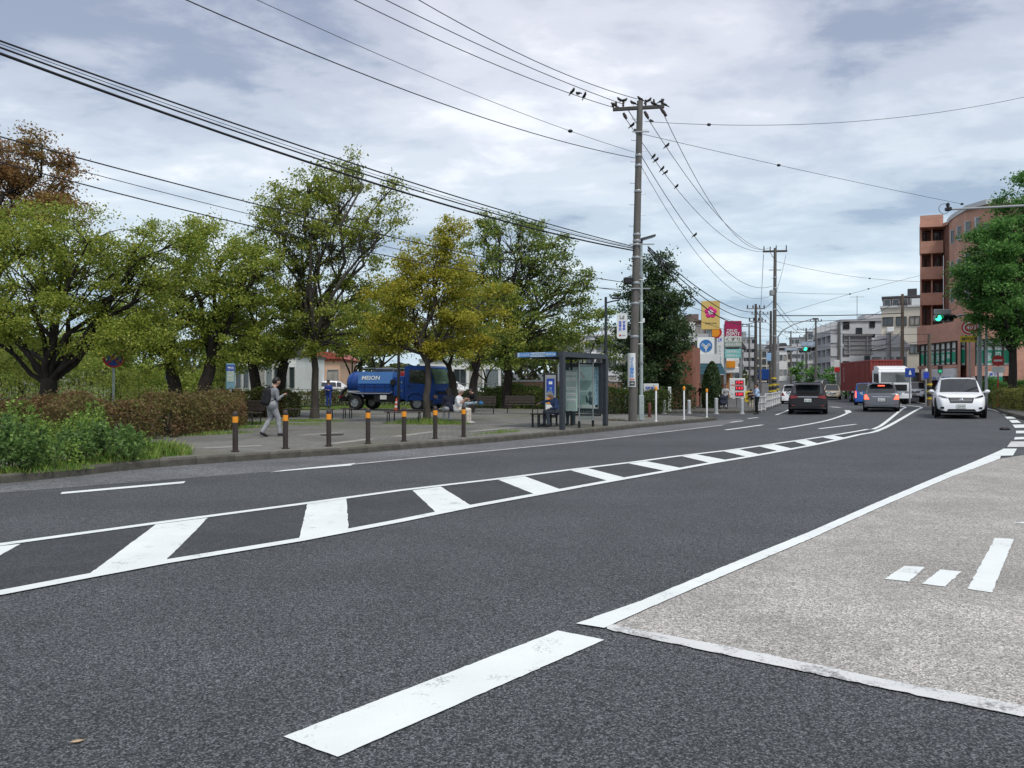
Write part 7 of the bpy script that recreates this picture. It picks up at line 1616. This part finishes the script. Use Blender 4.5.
# pedestrian signal in front of the shop fascia
c = P(940.2, 369.5, 53); r = thing('pedestrian_signal', 'dark pedestrian signal box with a green figure on a thin post', 'traffic light', (c.x, 53, gz(c.x, 53)), face_cam(c.x, 53)); z = c.z - r.location.z
MB().bbox(0, 0, z, .30, .2, .52, .02).build('housing', BLACK, r); MB().box(0, -.105, z - .12, .2, .02, .2).build('green_lens', emis('green_dim', (.05, .6, .3), .5), r); MB().box(0, -.105, z + .12, .2, .02, .2).build('red_lens', pm('lens_dark', (.05, .01, .01), .3), r); MB().path([(0, .14, 0), (0, .14, z + .3)], .05, 8).build('pole', GREYP, r)
# overhead arm with a camera reaching in from the right
b = Vector((P(1090, 0, 33).x, 33, .3)); r = thing('camera_mast', 'grey mast arm with a small traffic camera reaching over the right tree', 'traffic camera', tuple(b)); e0, e1 = loc(r, P(1090, 203, 33)), loc(r, P(949, 209.5, 33))
MB().path([(0, 0, 0), (0, 0, e0.z)], [.14, .11], 12).build('pole', GREYP, r, 50); MB().path([e0, e0.lerp(e1, .5) + Vector((0, 0, .02)), e1], [.06, .052, .042], 10).build('arm', GREYP, r, 50)
cm = MB(); cm.bbox(e1.x - .03, 0, e1.z + .02, .22, .24, .16, .03); cm.bbox(e1.x - .05, 0, e1.z + .2, .12, .14, .18, .03); cm.build('camera', BLACK, r); t = MB(); ps = [(e1.x - .12 + .22 * math.cos(a) - .1, 0, e1.z + .03 + .22 * math.sin(a)) for a in np.linspace(.5, 2 * PI - .5, 14)]; t.path(ps, .012, 5).build('wire_loop', BLACK, r)

# ================================================================ BRICK WALL, SHOPS, GUARD FENCE
WB = brickmat('red_brick_wall', (.36, .13, .075), (.29, .10, .06), (.24, .15, .11), 3.2)
p0, p1 = P(640, 0, 46), P(692.5, 0, 45)
r = thing('brick_wall', 'red brick wall behind the dark evergreen tree', 'wall', (p0.x, 46, .1), math.atan2(-1, p1.x - p0.x)); Lw = math.hypot(p1.x - p0.x, 1); hw_ = EYE + (384 - 345) / F * 45.5 - .1
MB().box(Lw / 2, .3, hw_ / 2, Lw, .6, hw_).build('wall', WB, r); MB().box(Lw / 2, .3, hw_ + .05, Lw + .1, .7, .1).build('coping', KERB, r); MB().box(Lw - .2, 2.9, hw_ / 2 - .01, .4, 4.6, hw_).build('side_wall', WB, r)
p = P(572, 0, 48); r = thing('brick_wall', 'low pinkish brick wall with a white cap behind the shelter hedge', 'wall', (p.x - 3, 48.2, KH)); MB().box(2.6, .1, .75, 7.4, .2, 1.7).build('wall', brickmat('pink_wall_brick', (.48, .26, .18), (.42, .22, .15), (.4, .3, .25), 3.2), r); MB().box(2.6, .1, 1.65, 7.5, .26, .1).build('cap', WHITEP, r); 
# shop with the teal awning
p = P(703.5, 0, 56); r = thing('shop', 'dark fronted shop under a teal awning beside the brick wall', 'shop', (p.x, 56, gz(p.x, 56)), .1)
MB().box(0, 2.5, 1.9, 2.5, 5, 3.8).build('wall', WHITEW, r); MB().box(0, -.03, 1.1, 2.0, .06, 2.2).build('shop_front', PANE, r)
for k in range(6): a = MB(); a.add([(-1.35, -.04 - .15 * k, 3.1 - .13 * k), (1.35, -.04 - .15 * k, 3.1 - .13 * k), (1.35, -.19 - .15 * k, 2.97 - .13 * k), (-1.35, -.19 - .15 * k, 2.97 - .13 * k), (-1.35, -.04 - .15 * k, 3.07 - .13 * k), (1.35, -.04 - .15 * k, 3.07 - .13 * k), (1.35, -.19 - .15 * k, 2.94 - .13 * k), (-1.35, -.19 - .15 * k, 2.94 - .13 * k)], [(0, 1, 2, 3), (7, 6, 5, 4), (0, 4, 5, 1), (2, 6, 7, 3), (0, 3, 7, 4), (1, 5, 6, 2)]); a.build('awning_panel', pm('awning_teal', (.006, .062, .085), .7) if k % 2 else pm('awning_deep_teal', (.004, .035, .05), .7), r)
for s in (-.5, .5): MB().box(s, -.075, 1.1, .06, .03, 2.2).build('door_frame', ALU, r)
# fuel station
p = P(728, 0, 72); zb = gz(p.x, 72); r = thing('fuel_station', 'white fuel station canopy with an orange panel behind the price board', 'fuel station', (p.x, 72, zb), -.15); zt = EYE + (384 - 367.5) / F * 72 - zb
c = MB(); c.bbox(0, 3, zt - .25, 2.2, 6, .55, .05); c.build('canopy', WHITEP, r); MB().box(-.1, -.03, zt + .30, 1.5, .2, .62).build('orange_panel', ORANGE, r); MB().box(0, .12, zt + .32, 1.9, .1, .75).build('sign_back', PLATE, r)
for s in (-.7, .7): MB().box(s, 1.5, (zt - .5) / 2, .25, .25, zt - .5).build('column', WHITEP, r)
MB().bbox(-.3, 2.6, .8, .6, .5, 1.6, .05).build('pump', SIGN_R, r); MB().box(.2, 6.2, 1.4, 2.2, .3, 2.8).build('kiosk_wall', pm('orange_wall', (.45, .20, .06), .6), r)
# stroller pushed by the pedestrian
p = P(723.0, 0, 43.6); r = thing('stroller', 'dark stroller in front of the pedestrian by the price board', 'stroller', (p.x, 43.6, .13), R_(262), scale=.85); blob('hood', [((0, -.1, .55), (0, .1, .55), .18, .18, 0), ((.0, -.1, .78), (0, .1, .78), .18, .18, 0), ((.16, -.1, .42), (.16, .1, .42), .11, .11, 0)], [NAVY], r, .025, .06)
for s in (-1, 1):
    MB().path([(.30, s * .2, .1), (.0, s * .2, .45), (-.42, s * .18, 1.0)], .014, 5).build('frame', STEEL, r)
    for x in (.3, -.22): MB().disc((x, s * .22, .1), .1, .05, 14).build('wheel', BLACK, r)
MB().path([(-.42, -.18, 1.0), (-.42, .18, 1.0)], .018, 6).build('handle', BLACK, r)
# white guard fence at the corner
ga = [Vector((P(757.5, 0, 40.2).x, 40.2, 0)), Vector((P(765.5, 0, 42.2).x, 42.2, 0)), Vector((P(772.5, 0, 45.5).x, 45.5, 0)), Vector((P(780, 0, 52).x, 52, 0))]
for k in range(3): rail_fence(('white guard fence panel nearest the man in the light blue shirt', 'middle panel of the white guard fence at the corner', 'far panel of the white guard fence under the poles')[k], ga[k], ga[k] + (ga[k + 1] - ga[k]) * .97, .86, 6 + 2 * k, WHITEP, 3 + k, 'white guard fence panels', gz(ga[k].x, ga[k].y) + KH - (.1 if k == 0 else 0), name='guard_fence', mid=[.5])
# debris on the road and a dry leaf
p = G(1004.5, 430); r = thing('litter', 'small black scrap lying on the road near the right kerb', 'litter', tuple(p)); MB().ball((0, 0, .04), (.17, .09, .06), 10, 6).build('scrap', BLACK, r, 60); MB().ball((.14, .03, .03), (.07, .06, .035), 8, 5).build('scrap_end', BLACK, r, 60)
p = G(77, 743); r = thing('fallen_leaf', 'single dry tan leaf on the asphalt at bottom left', 'leaf', tuple(p + Vector((0, 0, .008))), .4); m = MB(); m.prism([(-.026, 0), (-.010, .011), (.010, .010), (.026, .0), (.008, -.011), (-.012, -.009)], 0, .003, plane='xy'); m.build('blade', pm('dry_leaf_tan', (.45, .33, .20), .7), r); MB().path([(.026, 0, .002), (.036, .003, .006)], .0012, 4).build('stalk', pm('dry_leaf_tan', (.45, .33, .20), .7), r)

# ================================================================ CABLES AND BIRDS
def cable_pts(p0, p1, via=None, sag=0., n=28):
    p0, p1 = Vector(p0), Vector(p1)
    if via:
        k = (via[0] - CX) / F; d = p1 - p0; t = (k * p0.y - p0.x) / (d.x - k * d.y); t = min(.95, max(.05, t)); y = p0.y + d.y * t
        sag = ((p0.z + d.z * t) - (EYE - (via[1] - CY) / F * y)) / (4 * t * (1 - t))
    return [Vector((p0.x + (p1.x - p0.x) * i / n, p0.y + (p1.y - p0.y) * i / n, p0.z + (p1.z - p0.z) * i / n - 4 * sag * (i / n) * (1 - i / n))) for i in range(n + 1)]
CAB = {}
def cable(key, label, pts, r=.014, group='overhead cables'):
    o = MB().path(pts, r, 5).build('power_cable', CABLE); tag(o, label, 'cable', group); CAB[key] = pts; return o
DIRL = Vector((-.643, -.766))
def left_cable(key, label, pole_px, ways, r=.014, send=42., y0=None):
    """cable leaving the pole along the road: its height along that vertical plane comes from points seen in the photo"""
    y0 = y0 or YM; p0 = P(*pole_px, y0); ss, zs = [0.], [p0.z]
    for px, py in ways:
        k = (px - CX) / F; s = (k * p0.y - p0.x) / (DIRL.x - k * DIRL.y); y = p0.y + DIRL.y * s; ss.append(s); zs.append(EYE - (py - CY) / F * y)
    co = np.polyfit(ss, zs, 2 if len(ss) > 2 else 1); co[-1] += 0
    pts = [Vector((p0.x + DIRL.x * s, p0.y + DIRL.y * s, float(np.polyval(co, s)))) for s in np.linspace(0, send, 40)]
    return cable(key, label, pts, r)
left_cable('T1', 'topmost cable leaving the crossarm to the upper left', (637, 99), [(530, 58), (470, 30), (420, 0)], .013)
left_cable('T2', 'second cable from the crossarm towards the upper left', (622, 104), [(530, 66.5), (450, 33), (388, 0)], .013)
left_cable('T3', 'third cable from the crossarm, carrying three birds on its right end', (613.5, 107.5), [(577, 96), (512, 71), (440, 41), (355, 0)], .013)
left_cable('T4', 'thin messenger cable crossing the sky below the crossarm cables', (634.5, 152), [(577, 134.5), (512, 108), (380, 56), (258, 0)], .008)
left_cable('T5', 'cable running from the pole to the upper left corner area', (635, 158.5), [(512, 125), (400, 90), (300, 50), (190, 0)], .014)
left_cable('B1', 'upper heavy telephone cable sweeping to the left edge', (633, 246.5), [(456, 196.5), (200, 111.5), (0, 41)], .019)
left_cable('B2', 'middle heavy telephone cable sweeping to the left edge', (633, 248.5), [(456, 202.5), (200, 119), (0, 47.5)], .019)
left_cable('B3', 'lowest and thickest telephone cable sweeping to the left edge', (633, 250.5), [(456, 207.5), (200, 126.5), (0, 53)], .029)
left_cable('B4', 'thin cable lashed between the heavy telephone cables', (633, 247.5), [(456, 200), (200, 115.5), (0, 44)], .007)
left_cable('C1', 'single cable crossing in front of the tree crowns, higher of the pair', (628.5, 283), [(456, 251.5), (200, 189.5), (0, 137)], .014)
left_cable('C2', 'single cable crossing in front of the tree crowns, lower of the pair', (628.5, 290), [(456, 268.5), (200, 214.5), (0, 162)], .013)
left_cable('C3', 'thin slack wire between the two lower tree crossing cables', (620, 291), [(456, 262), (250, 214), (80, 171), (0, 149)], .008)
q2 = lambda px, py: P(px, py, 56.9)
def right_cable(key, label, a, b, via=None, sag=0, r=.013): return cable(key, label, cable_pts(P(*a, YM), b, via, sag), r)
right_cable('R1', 'rightmost cable from the crossarm down to the far pole', (664, 115), q2(769, 248), (705, 194))
right_cable('R2', 'middle cable from the crossarm down to the far pole', (647.5, 118), q2(763, 250), (690, 181))
right_cable('R3', 'left crossarm cable passing behind the pole towards the far pole', (626, 119), q2(762.5, 251.5), (668, 178))
right_cable('R4', 'bare cable from the middle of the pole to the far pole', (642, 157), q2(772.5, 286), (688, 228), r=.014)
right_cable('R5', 'slack thin cable below it to the far pole', (641, 166), q2(772.5, 294.5), (686, 239), r=.010)
right_cable('R6', 'upper heavy telephone cable dropping right from the pole', (648, 246.5), P(755, 312, 66), (690, 282), r=.024)
right_cable('R7', 'middle heavy telephone cable dropping right from the pole', (648, 248), P(755, 318, 66), (690, 287), r=.024)
right_cable('R8', 'thick lowest telephone cable dropping right from the pole', (648, 250), P(755, 322, 66), (685, 290), r=.032)
right_cable('R9', 'lower single cable running right past the evergreen tree', (636, 285), P(770, 330, 62), (700, 310), r=.013)
right_cable('R10', 'lowest single cable running right in front of the gold sign', (636, 291), P(770, 336, 62), (700, 321), r=.012)
cable('X1', 'long thin cable crossing the right sky to the right edge', cable_pts(P(645, 121.5, YM), P(1150, 62, 36), (740, 125.2)), .010)
cable('X2', 'thin cable crossing the right sky towards the camera mast', cable_pts(P(642, 134, YM), P(962, 204, 40), (780, 165.5)), .010)
cable('X3', 'faint wire from the far pole top to the brick building', cable_pts(q2(776, 261.5), P(922, 281.5, 66), (850, 276)), .012)
cable('X4', 'faint level wire from the far pole across the street', cable_pts(q2(776, 292), P(850, 294, 60), None, .05), .012)
cable('X5', 'faint wire rising to the brick building corner', cable_pts(q2(776, 316), P(920, 275.5, 66), (850, 294)), .012)
cable('X6', 'heavy cable from the far pole over the apartment block', cable_pts(q2(776, 315.5), P(904, 313, 64), (830, 315.5)), .035)
cable('X7', 'second cable just below it over the street', cable_pts(q2(776, 322), P(904, 317, 64), (820, 321)), .02)
cable('X8', 'slack lower cable across the street behind the far traffic light', cable_pts(q2(776, 331), P(929, 334, 54), (850, 334)), .018)
cable('X9', 'low cable across the street at gantry height', cable_pts(q2(776, 346), P(929, 341, 54), (850, 346.5)), .016)
cable('X10', 'cable between the two dark poles and the tall far pole', cable_pts(P(755.5, 308, 66), q2(774, 300), None, .3), .02)
cable('X11', 'drop cable hanging from the left end of the far crossarm', cable_pts(q2(763.5, 254), P(760.5, 313, 92), None, .2), .02)
cable('X12', 'drop cable hanging from the right end of the far crossarm', cable_pts(q2(786, 255), q2(776.5, 292), None, .1), .013)
for i, (a, b) in enumerate((((756, 306, 66), (792, 333, 148)), ((756, 312, 66), (792, 338, 148)), ((774, 300, 57), (806, 331, 125)), ((774, 306, 57), (806, 336, 125)), ((806, 330, 125), (815.5, 322, 100)), ((815.5, 321, 100), (838, 325, 92)), ((902, 298, 64), (838.5, 325, 92)), ((902, 330, 64), (872, 346, 70)))):
    cable('F%d' % i, ('upper cable running away from the left dark pole', 'lower cable running away from the left dark pole', 'upper cable running away from the tall far pole', 'lower cable running away from the tall far pole', 'short cable above the far traffic light', 'cable along the grey apartment balconies', 'cable from the brown pole to the apartment block', 'cable from the brown pole to the gantry board')[i], cable_pts(P(*a), P(*b), None, .5), .022)
for k, (key, px) in enumerate((('X1', 713), ('X2', 776), ('T4', 577), ('X2', 963), ('X3', 872), ('X4', 849), ('X5', 869))):      # line markers threaded on thin wires
    pts = CAB[key]; q = min(pts, key=lambda v: abs((v.x / v.y) * F + CX - px)) if key[0] != 'T' else min(pts[:20], key=lambda v: abs((v.x / v.y) * F + CX - px))
    o = MB().ball((0, 0, 0), (.09, .06, .06), 10, 6).build('wire_marker', BLACK, loc=tuple(q)); tag(o, ('small dark marker bead on the long right hand wire', 'dark bead midway on the wire to the camera mast', 'dark bead on the thin messenger wire left of the pole', 'dark bead at the right end of the mast wire', 'dark bead on the faint wire near the brick building', 'dark bead at the end of the level wire', 'dark bead on the rising faint wire')[k], 'wire marker', 'beads on the wires')
BIRD = pm('bird_black', (.014, .014, .016), .6)
def make_bird():
    r = thing('bird', 'x', 'bird', (0, 0, 0), 0, 'dark birds on the pole and wires')
    blob('body', [((-.06, 0, .085), (.05, 0, .115), .042, .05, 0), ((.05, 0, .12), (.085, 0, .165), .04, .034, 0), ((-.08, 0, .075), (-.17, 0, .03), .028, .016, 0), ((-.17, 0, .03), (-.20, 0, .018), .016, .013, 0), ((-.05, .045, .09), (-.10, .03, .06), .022, .012, 0), ((-.05, -.045, .09), (-.10, -.03, .06), .022, .012, 0)], [BIRD], r, .011, .02)
    MB().path([(.112, 0, .168), (.150, 0, .160)], [.012, .003], 6).build('beak', pm('beak_yellow', (.4, .25, .05), .5), r)
    for s in (-1, 1): MB().path([(.0, s * .018, .06), (.005, s * .02, .0)], .005, 5).build('leg', pm('beak_yellow', (.4, .25, .05), .5), r)
    return r
_bird = make_bird(); nb = 0
def bird(pos, lab, hd):
    global nb
    b = _bird if nb == 0 else copy_tree(_bird); nb += 1; b.location = pos; b.rotation_euler = (0, random.uniform(-.2, .1), hd); b['label'] = lab; b.scale = (1.02,) * 3
ARM = ['black bird on the far left tip of the crossarm', 'black bird second from the left on the crossarm, on an insulator', 'black bird third from the left, on the second insulator', 'crouching black bird just left of the pole top', 'black bird on the very top of the pole', 'black bird just right of the pole top', 'black bird low on the crossarm between pole and right end', 'black bird on the right end insulator of the crossarm', 'black bird at the right tip of the crossarm, lowest']
for (px, py), lb in zip(((614, 107.5), (619.8, 102.3), (624.2, 102.8), (633.3, 105.5), (640, 101.3), (649, 103), (653.6, 106.2), (661.6, 103.8), (664, 107)), ARM): bird(P(px, py, YM - .02), lb, random.choice((0.2, 2.9, 3.3, -.3)))
def on_cable(key, px):
    pts = CAB[key]; best = None
    for a, b in zip(pts[:-1], pts[1:]):
        if a.y < 2 or b.y < 2: continue
        xa, xb = a.x / a.y * F + CX, b.x / b.y * F + CX
        if (xa - px) * (xb - px) <= 0: t = (px - xa) / (xb - xa + 1e-9); best = a.lerp(b, t); break
    return best + Vector((0, 0, .012))
WB_ = [('T3', 572.5, 'black bird leftmost of three on the wire left of the pole'), ('T3', 578.4, 'black bird in the middle of three on the left wire'), ('T3', 584.6, 'black bird rightmost of three on the left wire'),
       ('R3', 632, 'upper of two black birds on the wire just under the left crossarm'), ('R3', 635.6, 'lower of two black birds on the wire touching the pole'), ('R2', 651.2, 'black bird highest on the middle right wire'), ('R2', 667, 'black bird lower on the middle right wire'),
       ('R3', 653.6, 'left one of a close pair of black birds on a right wire'), ('R3', 656.2, 'right one of a close pair of black birds on a right wire'), ('R3', 662.6, 'upper of two black birds spaced below the close pair'), ('R3', 665.6, 'lower of two black birds spaced below the close pair'), ('R3', 676.5, 'lone black bird farther down the same wire'), ('R4', 695, 'lone black bird halfway down the slack cable')]
for key, px, lb in WB_: bird(on_cable(key, px), lb, random.choice((-.9, 2.2, -1.2, 1.9)))
